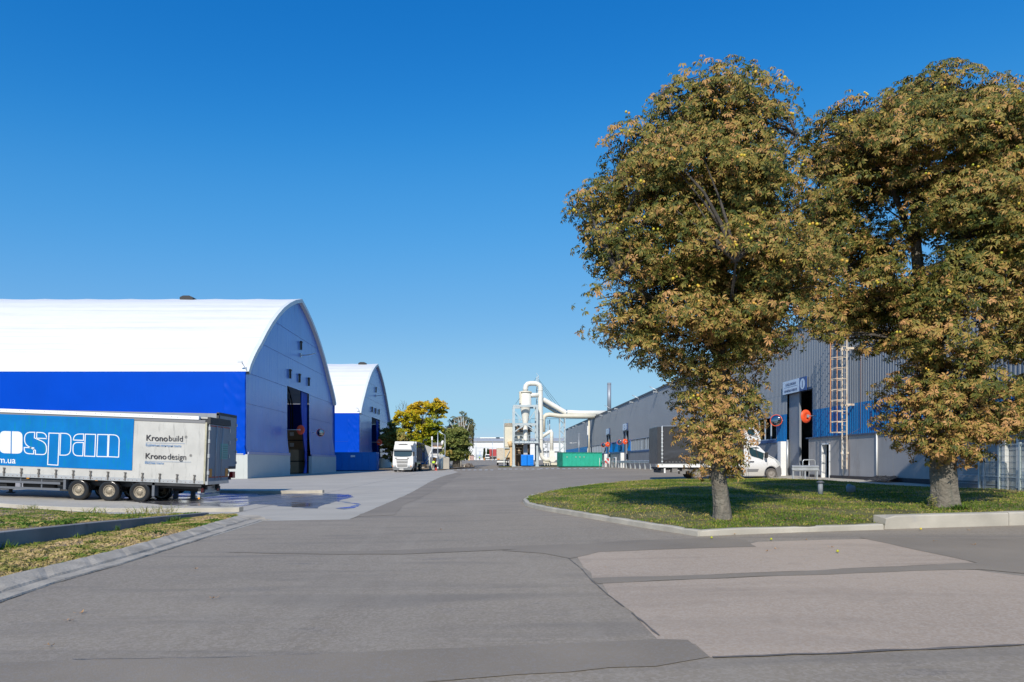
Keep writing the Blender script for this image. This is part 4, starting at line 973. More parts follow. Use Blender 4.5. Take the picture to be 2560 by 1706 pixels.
def outline(m, pts, w=8.5):
    q = rnd(pts); n = len(q); inn, outp = [], []
    for i in range(n):
        a, b, c = q[i-1], q[i], q[(i+1)%n]; d1 = (b-a).normalized() if (b-a).length > 1e-6 else (c-b).normalized(); d2 = (c-b).normalized() if (c-b).length > 1e-6 else d1
        nn = Vector((-(d1+d2).y, (d1+d2).x)); nn = nn.normalized() if nn.length > 1e-6 else Vector((-d1.y,d1.x)); k = 1/max(.5, nn.dot(Vector((-d1.y,d1.x))))
        outp.append(b+nn*w/2*k); inn.append(b-nn*w/2*k)
    vs = [TL(*zp1(p.x,p.y), y=-.064) for p in outp+inn]
    m.add(vs, [(i,(i+1)%n,n+(i+1)%n,n+i) for i in range(n)])
def letter(name, shapes, fill=False):
    m = MB()
    for s_ in shapes:
        if fill: q = rnd(s_); m.add([TL(*zp1(p.x,p.y), y=-.064) for p in q], [tuple(range(len(q)))])
        else: outline(m, s_)
    return m.build(name, whiteink, T)
letter('letter', [[(8,433,45),(108,437),(106,640),(6,636,45)],[(118,437),(215,440,48),(215,642,48),(116,641)]], True)
letter('letter', [[(328,446),(236,444,60),(233,556,45),(334,612),(333,648),(434,652,40),(436,545,50),(324,497)],[(346,447),(438,450,55),(437,504),(345,500)],[(231,585),(318,588),(317,645),(231,640,45)]])
letter('letter', [[(458,453),(553,456),(540,748),(446,742)],[(566,455),(662,458,60),(655,658,60),(558,655)]])
letter('letter', [[(776,462),(775,520),(682,517),(684,462,55)],[(774,540),(768,663),(677,660,50),(680,538,45)],[(791,463),(886,466),(878,668),(784,664)]])
letter('letter', [[(906,466),(1000,468),(994,670),(897,668)],[(1010,468),(1104,472,55),(1097,674),(1002,670)]])
letter('letter', [[(-95,430),(-5,433),(-8,636),(-98,632)],[(-210,428),(-110,430),(-113,632),(-213,628)]])
XM = Matrix.Rotation(R(90),4,'X')
def ttext(name, body, x, y, size_px, mat, bold=0, xs=1.0, yy=-.066):
    p = TL(*zp1(x,y), y=yy); return text_obj(name, body, size_px/3.6765/52.7, mat, T, Matrix.Translation(p)@XM, .001, bold, 'LEFT', xs)
ttext('web_address', 'm.ua', -8, 726, 84, whiteink, .01, 1.0)
ttext('product_name', 'Krono', 1346, 521, 76, inkd, .014, 1.0); ttext('product_name', 'build', 1552, 526, 76, inkd, 0, .92); ttext('trade_mark', '®', 1702, 500, 34, inkd, 0, .9)
ttext('product_name', 'Krono', 1338, 686, 72, inkd, .014, 1.04); ttext('product_name', 'design', 1542, 693, 76, inkd, 0, .93); ttext('trade_mark', '®', 1746, 670, 34, inkd, 0, .9)
ttext('small_lettering', 'Будівельно-монтажні плити', 1344, 572, 32, inkb, 0, .76)
ttext('small_lettering', 'Меблеві плити', 1336, 735, 30, inkb, 0, .82)
m = MB()
for (x0,x1,y) in ((1346,1705,541),(1338,1760,712)): a = TL(*zp1(x0,y)); b = TL(*zp1(x1,y+8)); m.bar((a[0],-.064,a[2]),(b[0],-.064,b[2]),.004,.008)
m.build('rule', inkb, T)
# roof rail, bright fascia and shadow gap
m = MB(); m.box((-LEN,-.09,zt-.17),(-.5,.12,zt),0,.015); m.build('roof_rail', mk('roof_rail_white', (.8,.8,.79), .4), T)
m = MB(); m.box((-LEN,-.05,zt-.32),(-.2,.05,zt-.172)); m.build('curtain_track', mk('track_grey', (.2,.2,.21), .5), T)
m = MB(); m.box((-LEN,.1,zt-.1),(-.05,W-.05,zt-.02)); m.build('roof', tarpw, T)
m = MB()
x = -.9; i = 0
while x > -LEN: m.cyl((x,-.1,zt-.09+.03*(i%2)),(x,-.085,zt-.09+.03*(i%2)),.014,n=8); x -= .3; i += 1
m.build('rivets', blackm, T)
# lower side rail with buckled straps and eyelets
m = MB(); m.box((-LEN,-.05,zb-.12),(-.18,.04,zb+.05)); m.build('side_rail', alu, T)
x = -.62; first = True
bucklem = mk('strap_dark', (.12,.11,.10), .6)
while x > -LEN:
    m = MB(); m.box((x-.03,-.075,zb-.09),(x+.03,-.05,zb+.3)); m.box((x-.045,-.09,zb+.06),(x+.045,-.05,zb+.13)); m.box((x-.05,-.085,zb+.26),(x+.05,-.05,zb+.31)); m.build('strap', bucklem, T); x -= .82
m = MB(); x = -.4
while x > -LEN: m.ell((x,-.055,zb-.05),(.018,.012,.018),n=6); x -= .21
m.build('eyelets', mk('eyelet', (.25,.12,.08), .6), T)
m = MB(); m.box((-.2,-.045,zb-.1),(-.12,.04,zt-.28)); m.build('corner_post', mk('post_dirty', (.42,.39,.28), .6, var=(4,.2)), T)
m = MB(); m.box((-.36,-.02,zt-.33),(.03,W+.02,zt-.14)); m.box((-.12,0,zt-.14),(.02,W,zt-.02)); m.build('rear_header', chass, T)
# rear doors with hinges, lock rods, marker plates
for i, (a, b) in enumerate(((.03,1.24),(1.26,2.47))):
    m = MB(); m.box((-.06,a,zb+.02),(.0,b,zt-.35),0,.008); d = m.build('rear_door', dooral, T)
    m = MB(); yy = a if i == 0 else b
    for z in (1.55,2.35,3.05,3.65): m.box((-.05,yy-.05,z-.09),(.035,yy+.05,z+.09))
    m.build('hinges', alu, d)
    m = MB(); m.box((.001,a+.03,zb+.18),(.006,b-.03,zb+.24)); m.box((.001,a+.03,zt-.45),(.006,b-.03,zt-.40)); m.build('red_trim', rimpaint, d)
    m = MB(); ya = .08 if i == 0 else b-.42; m.box((.007,ya,zb+.22),(.014,ya+.34,zb+.62)); m.build('marker_plate', orangem, d)
    m = MB()
    for yy in ((a+.75,) if i == 0 else (a+.25,)): m.cyl((.03,yy,zb+.05),(.03,yy,zt-.4),.014,n=6)
    m.build('lock_rod', alu, d)
m = MB(); m.box((.002,1.36,2.2),(.008,2.3,2.98)); pn = m.build('notice', mk('notice_green', (.18,.42,.36), .5), T)
m = MB()
for i in range(6): m.box((.010,1.65,2.3+i*.11),(.012,2.25,2.315+i*.11))
m.build('notice_lines', inkd, pn)
m = MB(); m.box((-.1,-.04,zb-.14),(.02,W+.04,zb+.02)); m.build('rear_sill', alu, T)
# under frame
m = MB()
for y in (.55,1.95): m.box((-12.5,y-.07,.72),(-.25,y+.07,zb-.1))
for x in np.arange(-12,-.3,1.2): m.box((x-.03,.1,zb-.24),(x+.03,W-.1,zb-.12))
m.box((-13.6,.15,.95),(-11,W-.15,zb-.12))
m.build('under_frame', chass, T)
m = MB(); m.box((-12.9,.06,.84),(TL(*zp1(585,930))[0],.09,zb-.13)); m.box((-3.2,0.,.86),(-.3,.03,zb-.13)); m.parts('side_skirt', chass, T)
m = MB()
for a, b in ((.72,.83),(.43,.54)): m.box((-11.6,.0,a),(TL(*zp1(552,930))[0],.04,b))
for x in (-11.4,-10.4,-8.9,-7.9): m.box((x-.03,.04,.43),(x+.03,.09,zb-.12))
m.build('side_guard', mk('guard_grey', (.12,.13,.15), .5), T)
m = MB(); m.box((-10.9,.4,.35),(-9.8,1.0,.95),0,.05); m.cyl((-9.1,.7,.62),(-7.6,.7,.62),.2,n=14); m.box((-7.3,.3,.4),(-6.4,.9,.9)); m.build('air_tank', chass, T)
m = MB()
for y in (.35,2.15): m.box((-10.9,y-.06,.12),(-10.78,y+.06,1.0)); m.box((-11,y-.12,.08),(-10.68,y+.12,.14))
m.build('landing_gear', chass, T)
rt = .505
for i, (x, yv) in enumerate(((715,980),(998,987),(1280,993))):
    p = TL(*zp1(x, yv)); cx = p[0]; cz = rt
    # height from the ground under the trailer
    wheel('wheel', T, (cx,.19,cz), rt, .36, -1, wetrub, rim, 10)
    wheel('wheel', T, (cx,W-.19,cz), rt, .36, 1, wetrub, rim, 10)
    m = MB(); m.cyl((cx,.3,cz),(cx,W-.3,cz),.08,n=10); m.box((cx-.4,.75,cz+.05),(cx+.3,.9,cz+.25)); m.box((cx-.4,1.6,cz+.05),(cx+.3,1.75,cz+.25)); m.build('axle', chass, T)
m = MB()
for x, zz in ((TL(*zp1(585,930))[0],.5),(TL(*zp1(1400,980))[0],.35)): m.box((x-.02,.0,zz),(x+.1,.4,zb-.13))
m.parts('mudflap_bracket', MATS['guard_grey'], T)
for x in (TL(*zp1(1432,1020))[0], TL(*zp1(1600,1000))[0]):
    y0 = .02 if x < -2.6 else 1.9
    m = MB(); m.box((x-.06,y0,.12),(x-.04+.06,y0+.42,.7)); m.build('mudflap', mk('flap', (.05,.07,.11), .6) if 'flap' not in MATS else MATS['flap'], T)
m = MB(); m.box((-2.4,1.6,.55),(-1.1,2.4,.95)); m.build('spare_carrier', chass, T)
for x in (258,888): p = TL(*zp1(x, 866 if x < 500 else 886)); m = MB(); m.box((p[0]-.06,-.02,p[2]-.025),(p[0]+.06,.01,p[2]+.025)); m.build('side_marker', ambr, T)
# rear bumper bar with lamps and plate
m = MB(); m.box((-.5,.08,.55),(-.35,W-.08,.64)); m.box((-.5,.08,.34),(-.38,W-.08,.48)); m.box((-.5,.55,.5),(-.4,.7,zb-.1)); m.box((-.5,1.8,.5),(-.4,1.95,zb-.1)); m.box((-.48,.6,.62),(-.42,1.9,.86)); m.build('bumper', alu, T)
for y in (.1,1.95):
    m = MB(); m.box((-.48,y,.58),(-.34,y+.42,.84)); lp = m.build('tail_lamp', blackm, T)
    m = MB(); m.box((-.338,y+.02,.6),(-.33,y+.26,.8)); m.build('red_lens', redl, lp)
m = MB(); m.box((-.44,.02,.28),(-.36,.12,.36)); m.build('corner_marker', ambr, T)
m = MB(); m.box((-.41,.8,.64),(-.40,1.32,.80)); m.build('number_plate', plate, T)

# ---- second trailer, only its rear shows behind the first
t2 = thing('box_trailer', 'grey rear end of a second trailer parked behind the long curtain-sided one', 'trailer', (-14.55,36,EYE-1.75), (0,.02,0))
m = MB(); m.box((-12,.02,1.42),(-.02,2.48,4.3)); m.build('load_body', dooral, t2)
m = MB(); m.box((-.1,0,1.35),(.02,2.5,1.5)); m.box((-.1,0,4.2),(.04,2.5,4.36)); m.box((-.1,0,1.4),(.03,.08,4.3)); m.box((-.1,2.42,1.4),(.03,2.5,4.3)); m.build('rear_frame', chass, t2)
for a, b in ((.1,1.24),(1.26,2.4)):
    m = MB(); m.box((0,a,1.5),(.05,b,4.2)); d = m.build('rear_door', dooral, t2)
    m = MB(); 
    for z in (1.7,2.3,3.0,3.8): m.box((.02,(a if a < 1 else b)-.05,z-.07),(.1,(a if a < 1 else b)+.05,z+.07))
    m.build('hinges', alu, d)
m = MB(); m.box((-11,.6,.9),(-.2,.75,1.35)); m.box((-11,1.75,.9),(-.2,1.9,1.35)); m.box((-.3,.2,.75),(-.15,2.3,.95)); m.box((-.3,.9,.9),(-.2,1.0,1.4)); m.build('under_frame', chass, t2)
for y in (.05,2.1):
    m = MB(); m.box((-.2,y,.85),(.02,y+.35,1.2)); m.build('tail_lamp', redl, t2)
for x in (-2.2,-3.5,-4.8):
    for y, s in ((.2,-1),(2.3,1)): wheel('wheel', t2, (x,y,.5), .5, .36, s)

# ---- cargo van with dark tarpaulin box; built in the vertical plane towards the camera
YV = 40.2; sc = F/YV; XV = XU(1642,YV); zvg = EYE-1.03
van = thing('cargo_van', 'white pickup van with a dark grey tarpaulin box, parked behind the single-trunk chestnut', 'van', (XV, YV, zvg))
def vz(v): return ZV(v,YV)-zvg
def vx(u): return (u-1642)/sc
def z5(x, y): return (vx(1500+x*.2125), vz(920+y*.2125))
vanw = mk('van_white', (.74,.75,.76), .28, coat=.5, dirt=(1.2,(.52,.48,.42),.66,(1,1,1)))
n_, l_, b_ = nodes(vanw)   # road dust gathers on the lower doors
pos = [x for x in n_ if x.type=='NEW_GEOMETRY'][0]; sx = n_.new('ShaderNodeSeparateXYZ'); l_.new(pos.outputs['Position'], sx.inputs[0])
r_ = n_.new('ShaderNodeMapRange'); r_.inputs['From Min'].default_value = zvg+1.05; r_.inputs['From Max'].default_value = zvg+.45; r_.inputs['To Max'].default_value=.75; l_.new(sx.outputs['Z'], r_.inputs['Value'])
mx = n_.new('ShaderNodeMix'); mx.data_type='RGBA'; l_.new(r_.outputs[0], mx.inputs[0]); l_.new(b_.inputs['Base Color'].links[0].from_socket, mx.inputs[6]); mx.inputs[7].default_value=(.40,.37,.32,1); l_.new(mx.outputs[2], b_.inputs['Base Color'])
tarpk = mk('dark_tarp', (.05,.051,.057), .3, bump=(2,.35,.05), spec=.6)
n_, l_, b_ = nodes(tarpk)
WV = 2.05
bx0, bx1 = vx(1643.5), vx(1500+1690*.2125); zb0, zb1 = vz(920+1128*.2125), vz(920+690*.2125)
m = MB(); nx, nz = 90, 40; vs = []
for i in range(nx+1):
    for j in range(nz+1):
        x = bx0+.32+(bx1-bx0-.32)*i/nx; f = j/nz; z = zb0+.02+(zb1-zb0-.05)*f
        fold = .05*noise.noise(Vector((x*.9+f*2, f*11, 4)))*math.exp(-((f-.18)/.18)**2)+.03*noise.noise(Vector((x*4.5-f*3, f*7, 2)))*math.exp(-((f-.14)/.1)**2)
        vs.append((x, -.02-abs(fold)-.03*math.exp(-((f-.2)/.12)**2), z))
m.add(vs, [(i*(nz+1)+j, i*(nz+1)+j+1, (i+1)*(nz+1)+j+1, (i+1)*(nz+1)+j) for i in range(nx) for j in range(nz)], 0, True); m.build('side_tarp', tarpk, van)
m = MB(); m.box((bx0,0,zb0),(bx1,WV+.1,zb1),0,.04); m.build('box_tarp', tarpk, van)
m = MB(); xs_ = vx(1500+728*.2125); m.cyl((xs_,-.05,zb0-.1),(xs_,-.05,zb1+.02),.028,n=8)
for i in range(9): m.box((xs_-.045,-.09,zb0+.1+i*.22),(xs_+.045,-.03,zb0+.16+i*.22))
m.build('corner_seam', MATS['trim_panel'], van)
m = MB(); m.tube([(xs_,-.03,zb1+.02),(bx1,-.03,zb1+.02)], .025, n=6); m.build('roof_seam', alu, van)
m = MB(); m.box((bx0,-.06,zb0-.21),(bx1,-.01,zb0-.01)); m.box((bx0,-.075,zb0-.215),(bx1,-.0,zb0-.18)); m.box((bx0,-.07,zb0-.04),(bx1,-.0,zb0-.01)); m.build('drop_side', whitem, van)
m = MB(); x = bx0+.5
while x < bx1-.2: m.tube([(x-.04,-.075,zb0+.06),(x-.03,-.085,zb0+.10),(x+.03,-.085,zb0+.10),(x+.04,-.075,zb0+.06)], .01, n=5); x += .2
m.build('tie_hooks', alu, van)
m = MB(); m.box((bx0,-.08,zb0-.2),(bx0+.07,-.06,zb0-.08)); m.build('side_marker', ambr, van)
m = MB(); m.box((bx0+.1,.5,.55),(vx(1960)-1.6,.65,zb0-.22)); m.box((bx0+.1,1.4,.55),(vx(1960)-1.6,1.55,zb0-.22)); m.box((bx0+.1,.1,zb0-.3),(bx1,WV,zb0-.2))
p0 = z5(720,1180); m.box((p0[0],.2,.38),(p0[0]+.12,1.9,.55)); m.box(z5(720,1175)[:1]+(.05,)+z5(720,1175)[1:], (z5(768,1235)[0],.12,z5(768,1235)[1])); m.build('chassis_frame', chass, van)
m = MB()
for a, b in (((850,1178),(915,1232)),((970,1190),(1042,1218)),((945,1218),(1010,1250))): q, w_ = z5(*a), z5(*b); m.box((q[0],.02,q[1]),(w_[0],.5,w_[1]),0,.02)
m.build('side_lockers', mk('locker_grey', (.2,.19,.18), .6), van)
m = MB(); q = z5(752,1182); w_ = z5(770,1238); m.box((q[0],-.02,q[1]),(w_[0],.02,w_[1])); m.build('mudguard_post', whitem, van)
rw = .325
def vwheel(x, y, s): return wheel('wheel', van, (x, y, rw), rw, .22, s, tyredust, rimdirt, 5, .62)
xr = z5(1150,1260)[0]; xf = z5(2020,1250)[0]
for x in (xr, xf): vwheel(x,.12,-1); vwheel(x,WV-.12,1)
m = MB(); pts = [(xr+.46*math.cos(R(a)), rw+.46*math.sin(R(a))) for a in range(5,176,12)]
for a, b in zip(pts[:-1],pts[1:]): m.bar((a[0],.12,a[1]),(b[0],.12,b[1]),.03,.3)
m.build('mudguard', mk('mudguard_grey', (.16,.155,.15), .6), van)
# cab body from its side profile
prof = [z5(1690,1270),z5(1690,925),z5(1715,912),z5(1790,908),z5(1850,912),z5(1885,925),z5(1965,1010),z5(2060,1060),z5(2110,1090),z5(2135,1130),z5(2150,1180),z5(2155,1225),z5(2145,1262),z5(2095,1275)]
aw = [(xf+.42*math.cos(R(a)), rw+.02+.42*math.sin(R(a))) for a in range(-8,189,14)]
prof2 = prof+[(p[0],p[1]) for p in aw]+[z5(1925,1277),z5(1700,1277)]
bm = bmesh.new(); f = bm.faces.new([bm.verts.new((p[0],0,p[1])) for p in prof2]); r_ = bmesh.ops.extrude_face_region(bm, geom=[f]); ev = [v for v in r_['geom'] if isinstance(v, bmesh.types.BMVert)]
for v in ev: v.co.y = WV-.1
for v in bm.verts:
    zz = v.co.z
    if zz > 1.15: inset = (zz-1.15)*.13; v.co.y = v.co.y+inset if v.co.y < 1 else v.co.y-inset
    fx = v.co.x-z5(1980,0)[0]
    if fx > 0: v.co.y = v.co.y+fx*.28 if v.co.y < 1 else v.co.y-fx*.28
ed = [e for e in bm.edges if abs(e.verts[0].co.y-e.verts[1].co.y) < .3]
bmesh.ops.recalc_face_normals(bm, faces=bm.faces[:]); bmesh.ops.bevel(bm, geom=ed, offset=.035, segments=3, affect='EDGES')
m = MB(); m.bm(bm, 0, False); cab = m.build('cab', vanw, van)
def sidey(z, front=0): return (max(0,z-1.15)*.13)+front*.28
def vquad(name, pts, mat, off=-.012, par=van):
    m = MB(); vs = []
    for p in pts: x, z = z5(*p); y = sidey(z, max(0, x-z5(1980,0)[0])); vs.append((x, y+off, z))
    n = len(vs); vb_ = [(a,b+.03,c) for a,b,c in vs]
    m.add(vs+vb_, [tuple(range(n))]+[(i,(i+1)%n,n+(i+1)%n,n+i) for i in range(n)]); return m.build(name, mat, par, fixn=True)
glassv = mk('van_glass', (.02,.05,.06), .04, spec=.9)
vquad('side_window', [(1757,938),(1850,932),(1875,942),(1925,1000),(1930,1035),(1920,1078),(1870,1062),(1785,1035),(1765,1000)], glassv, -.006)
vquad('window_pillar', [(1832,936),(1842,936),(1862,1050),(1850,1050)], blackm, -.012)
m = MB(); a, b = z5(1890,935), z5(1965,1008); m.add([(a[0]+.02,.28,a[1]),(b[0]+.02,.16,b[1]),(b[0]+.02,WV-.26,b[1]),(a[0]+.02,WV-.38,a[1])], [(0,1,2,3)]); m.build('windscreen', glassv, van)
vquad('side_trim', [(1732,1190),(1868,1190),(1855,1222),(1732,1222)], mk('trim_grey', (.17,.17,.175), .6), -.012)
vquad('door_handle', [(1758,1098),(1812,1098),(1812,1106),(1758,1106)], blackm, -.03)
vquad('front_bumper', [(2070,1185),(2135,1150),(2152,1190),(2156,1250),(2145,1272),(2100,1278),(2092,1230)], MATS['trim_grey'], -.018)
vquad('headlight', [(2072,1078),(2095,1085),(2125,1105),(2145,1150),(2138,1158),(2112,1138),(2085,1105)], mk('headlight', (.5,.53,.55), .1, spec=.9), -.012)
m = MB(); g1 = z5(1945,1030); m.box((g1[0]-.07,-.28,g1[1]-.16),(g1[0]+.06,-.06,g1[1]+.18),0,.04); m.build('door_mirror', blackm, van)
m = MB()
for a, b in (((1722,925),(1722,1270)),((1752,935),(1745,1275)),((1965,1040),(1968,1175))):
    p, q = z5(*a), z5(*b); m.bar((p[0],sidey(p[1])-.004,p[1]),(q[0],sidey(q[1])-.004,q[1]),.012,.012)
m.build('panel_gaps', blackm, cab)
# roof sleeper pod and fairing
sp = [z5(1690,905),z5(1690,858),z5(1700,705),z5(1730,700),z5(1800,705),z5(1850,728),z5(1880,765),z5(1897,815),z5(1905,852),z5(1902,875),z5(1885,900),z5(1850,908)]
bm = bmesh.new(); f = bm.faces.new([bm.verts.new((p[0],.12,p[1])) for p in sp]); r_ = bmesh.ops.extrude_face_region(bm, geom=[f])
for v in [v for v in r_['geom'] if isinstance(v, bmesh.types.BMVert)]: v.co.y = WV-.12
bmesh.ops.recalc_face_normals(bm, faces=bm.faces[:]); bmesh.ops.bevel(bm, geom=bm.edges[:], offset=.03, segments=2, affect='EDGES')
m = MB(); m.bm(bm); pod = m.build('roof_pod', vanw, van)
def pq(name, pts, mat, off):
    m = MB(); vs = [(*[(lambda p: (p[0], off, p[1]))(z5(*p))][0],) for p in pts]; n = len(vs); m.add(vs+[(a,b+.03,c) for a,b,c in vs], [tuple(range(n))]+[(i,(i+1)%n,n+(i+1)%n,n+i) for i in range(n)]); return m.build(name, mat, pod)
pq('pod_window', [(1735,715),(1790,712),(1825,735),(1835,765),(1820,790),(1790,800),(1745,780)], glassv, .108)
pq('pod_panel', [(1758,790),(1830,775),(1860,790),(1868,820),(1850,822)], mk('pod_grey', (.3,.31,.32), .5), .11)
pq('pod_stripe', [(1692,850),(1903,855),(1903,868),(1692,866)], mk('stripe_grey', (.2,.2,.21), .5), .108)

# ---- articulated lorry facing the camera beside the farther hall
YS_ = 90.0; ss = F/YS_
lor = thing('box_lorry', 'white lorry facing the camera with open side curtain, beside the farther hall', 'lorry', (XU(1007,YS_), YS_, EYE-1.31))
def sx_(x, y, yy=YS_):   # reading of the photograph at 13.07x
    u, v = 950+x/13.07, 1080+y/13.07; return (XU(u,yy)-lor.location.x, ZV(v,yy)-lor.location.z)
lorw = mk('lorry_white', (.78,.78,.77), .35, coat=.3); lorg = mk('lorry_grille', (.05,.048,.045), .5); lorb = mk('lorry_bumper', (.17,.18,.19), .5)
def fpoly(name, pts, y0, y1, mat, bev=0, par=lor):
    q = [sx_(*p) for p in pts]; m = MB(); m.prism(q, 'y', y0, y1); return m.build(name, mat, par)
cabp = [(420,1190),(415,1040),(425,760),(445,610),(470,440),(500,430),(980,430),(1010,470),(1040,600),(1085,760),(1080,1040),(1045,1190)]
cabo = fpoly('cab', cabp, .0, 1.9, lorw)
fpoly('roof_fairing', [(470,440),(480,330),(500,312),(1090,315),(1110,340),(1060,440)], .25, 1.9, lorw)
fpoly('windscreen', [(455,620),(470,600),(1010,600),(1050,630),(1045,760),(1010,795),(900,812),(700,815),(520,808),(460,790)], -.03, .02, mk('lorry_glass', (.05,.09,.12), .06, spec=.8))
fpoly('sun_visor', [(440,600),(470,575),(1030,578),(1060,605),(1010,622),(470,618)], -.22, .0, mk('visor', (.18,.19,.2), .4))
fpoly('roof_lamp_bar', [(590,410),(660,395),(860,395),(930,432),(600,430)], .2, .3, lorg)
for y in (905,955,1000,1052,1100,1140): 
    x0 = 520+(y-900)*.12; fpoly('grille_slot', [(x0,y-10),(930-(y-900)*.12,y-10),(905-(y-900)*.12,y+14),(x0+25,y+14)], -.02, .0, lorg)
for x0, x1 in ((485,560),(880,955)): fpoly('nose_vent', [(x0,850),(x1,850),(x1-10,875),(x0+15,875)], -.02, .0, lorg)
fpoly('bumper', [(415,1130),(520,1140),(560,1175),(880,1175),(930,1140),(1040,1130),(1040,1210),(1010,1245),(450,1250),(420,1215)], -.1, .4, lorb)
for x0, x1 in ((425,510),(900,1010)): fpoly('headlight', [(x0,1095),(x1,1090),(x1-5,1140),(x0+5,1140)], -.12, .0, MATS['headlight'])
for x in (415,1005): fpoly('indicator', [(x-5,1105),(x+18,1105),(x+18,1145),(x-5,1145)], -.13, .0, orangem)
fpoly('number_plate', [(635,1202),(770,1202),(770,1238),(635,1238)], -.12, -.1, plate)
for xa, xb in ((1070,1130),(370,415)): fpoly('door_mirror', [(xa,640),(xb,650),(xb,790),(xa,790)], -.12, .1, blackm)
# load body with posts behind an open curtain on its right side
q0 = sx_(480,312); xl_, xr_ = -1.28, XU(1036.6,YS_)-lor.location.x; zb_ = 1.3; zt_ = 4.03
m = MB(); m.box((xl_,2.2,zb_-.12),(xr_,13,zb_+.05)); m.build('load_floor', lorb, lor)
m = MB(); m.box((xl_,2.2,zt_-.12),(xr_,13,zt_)); m.build('load_roof', mk('load_roof', (.2,.2,.21), .6), lor)
m = MB(); m.box((xl_,2.15,zb_),(xr_,2.25,zt_)); m.box((xl_,2.2,zb_),(xl_+.06,13,zt_-.1)); m.build('load_wall', lorw, lor)
for y in (2.3,4.9,7.5,10.0,12.6): m = MB(); m.box((xr_-.12,y,zb_),(xr_,y+.14,zt_-.1)); m.build('side_post', MATS['guard_grey'], lor)
m = MB(); m.box((xl_+.2,4,zb_+.06),(xr_-.3,12.2,zb_+1.5)); m.box((xl_+.2,5.5,zb_+1.5),(xr_-.3,12.4,zb_+2.0)); m.build('load_pack', mk('load_shaded', (.12,.08,.06), .8), lor)  # dark colour puts the shade of the covered load space into the pack
for x, s in ((-1.05,-1),(1.05,1)):
    for y in (.9,4.4,): wheelm = MB(); 
for y in (1.1,5.0,10.2,11.5):
    for x in (-1.1,1.1):
        m = MB(); m.cyl((x-.16,y,.5),(x+.16,y,.5),.5,n=20); wo = m.build('wheel', rubber, lor); m = MB(); m.cyl((x-.165,y,.5),(x+.165,y,.5),.28,n=14); m.build('rim', rim, wo)
m = MB(); m.box((-.5,.3,.5),(.5,12.5,1.15)); m.box((.75,2.3,.45),(1.2,4.1,1.05)); m.box((-1.2,6,.4),(-.9,9.5,1.0)); m.build('chassis_frame', chass, lor)
m = MB(); m.tube([(xr_,12.9,.9),(xr_+1.35,12.9,zt_-.5)], .09, n=8, mi=0); m.build('tail_strut', whitem, lor)
m = MB(); m.add([(xr_,12.9,zt_-.15),(xr_+1.3,12.9,zt_-.6),(xr_+.1,12.9,1.6)], [(0,1,2)]); m.build('rear_flap', mk('flap_grey', (.4,.4,.38), .6), lor, fixn=False)

# ---- far vehicles
def far_van():
    Yv = 268; g0 = G(1219,1150.5); t = thing('panel_van', 'small white panel van facing the camera at the far end of the road', 'van', (XU(1219,Yv),Yv,ZV(1150.5,Yv)))
    m = MB(); bm = bmesh.new(); bmesh.ops.create_cube(bm, size=1)
    for v in bm.verts: v.co = (v.co.x*2.05*(.9 if v.co.z > 0 else 1), (v.co.y+.5)*5+(1.1 if v.co.z > 0 and v.co.y < 0 else 0), (v.co.z+.5)*1.95+.3)
    bmesh.ops.bevel(bm, geom=bm.edges[:], offset=.12, segments=2, affect='EDGES'); m.bm(bm); m.build('body', whitem, t)
    m = MB(); m.add([(-.9,.28,1.35),(.9,.28,1.35),(.8,.95,2.0),(-.8,.95,2.0)], [(0,1,2,3)]); m.build('windscreen', glassd, t, fixn=False)
    m = MB(); m.box((-1,-.08,.35),(1,.05,.85)); m.build('bumper', lorb, t)
    for x in (-.9,.9): m = MB(); m.box((x-.15,-.06,.9),(x+.15,.06,1.1)); m.build('headlight', MATS['headlight'], t); m = MB(); m.cyl((x-.1,.9,.35),(x+.1,.9,.35),.35,n=14); m.build('wheel', rubber, t)
far_van()
ftr = mk('far_trailer_cream', (.55,.5,.42), .6, var=(2,.15), dirt=(2,(.35,.3,.25),.55,(1,1,1)))
Yt = 128; zg_ = ZV(1164,Yt); t = thing('tipper_trailer', 'dirty cream rear of a parked lorry trailer left of the dust collector', 'trailer', (XU(1257,Yt),Yt,zg_))
m = MB(); m.box((-1.15,0,1.05),(1.2,8,3.3),0,.03); m.build('load_body', ftr, t)
m = MB(); m.box((-1.1,-.05,.55),(1.15,.1,.85)); m.build('bumper', whitem, t); m = MB(); m.box((-.9,.0,.4),(.9,7.5,1.0)); m.build('chassis_frame', chass, t)
for x in (-.9,.75): m = MB(); m.box((x-.15,-.04,1.1),(x+.3,-.0,1.28)); m.build('marker_plate', orangem, t)
for x in (-.95,.95):
    for y in (1.0,2.3): m = MB(); m.cyl((x-.16,y,.48),(x+.16,y,.48),.48,n=16); m.build('wheel', rubber, t)
Yt = 262; zg_ = ZV(1150,Yt); t = thing('red_lorry', 'red box lorry with a white cab far down the road left of the cream trailer', 'lorry', (XU(1240,Yt),Yt,zg_))
m = MB(); m.box((-2.5,0,1.4),(1.2,2.4,4.1)); m.build('load_body', mk('faded_red', (.42,.05,.05), .6), t)
m = MB(); m.box((1.3,0,.6),(3,2.4,3.4),0,.15); m.build('cab', whitem, t); m = MB(); m.box((-2.5,.2,.4),(3,2.2,1.3)); m.build('chassis_frame', chass, t)
for x in (-1.8,-.6,2.2): m = MB(); m.cyl((x,-.02,.5),(x,.3,.5),.5,n=14); m.build('wheel', rubber, t)
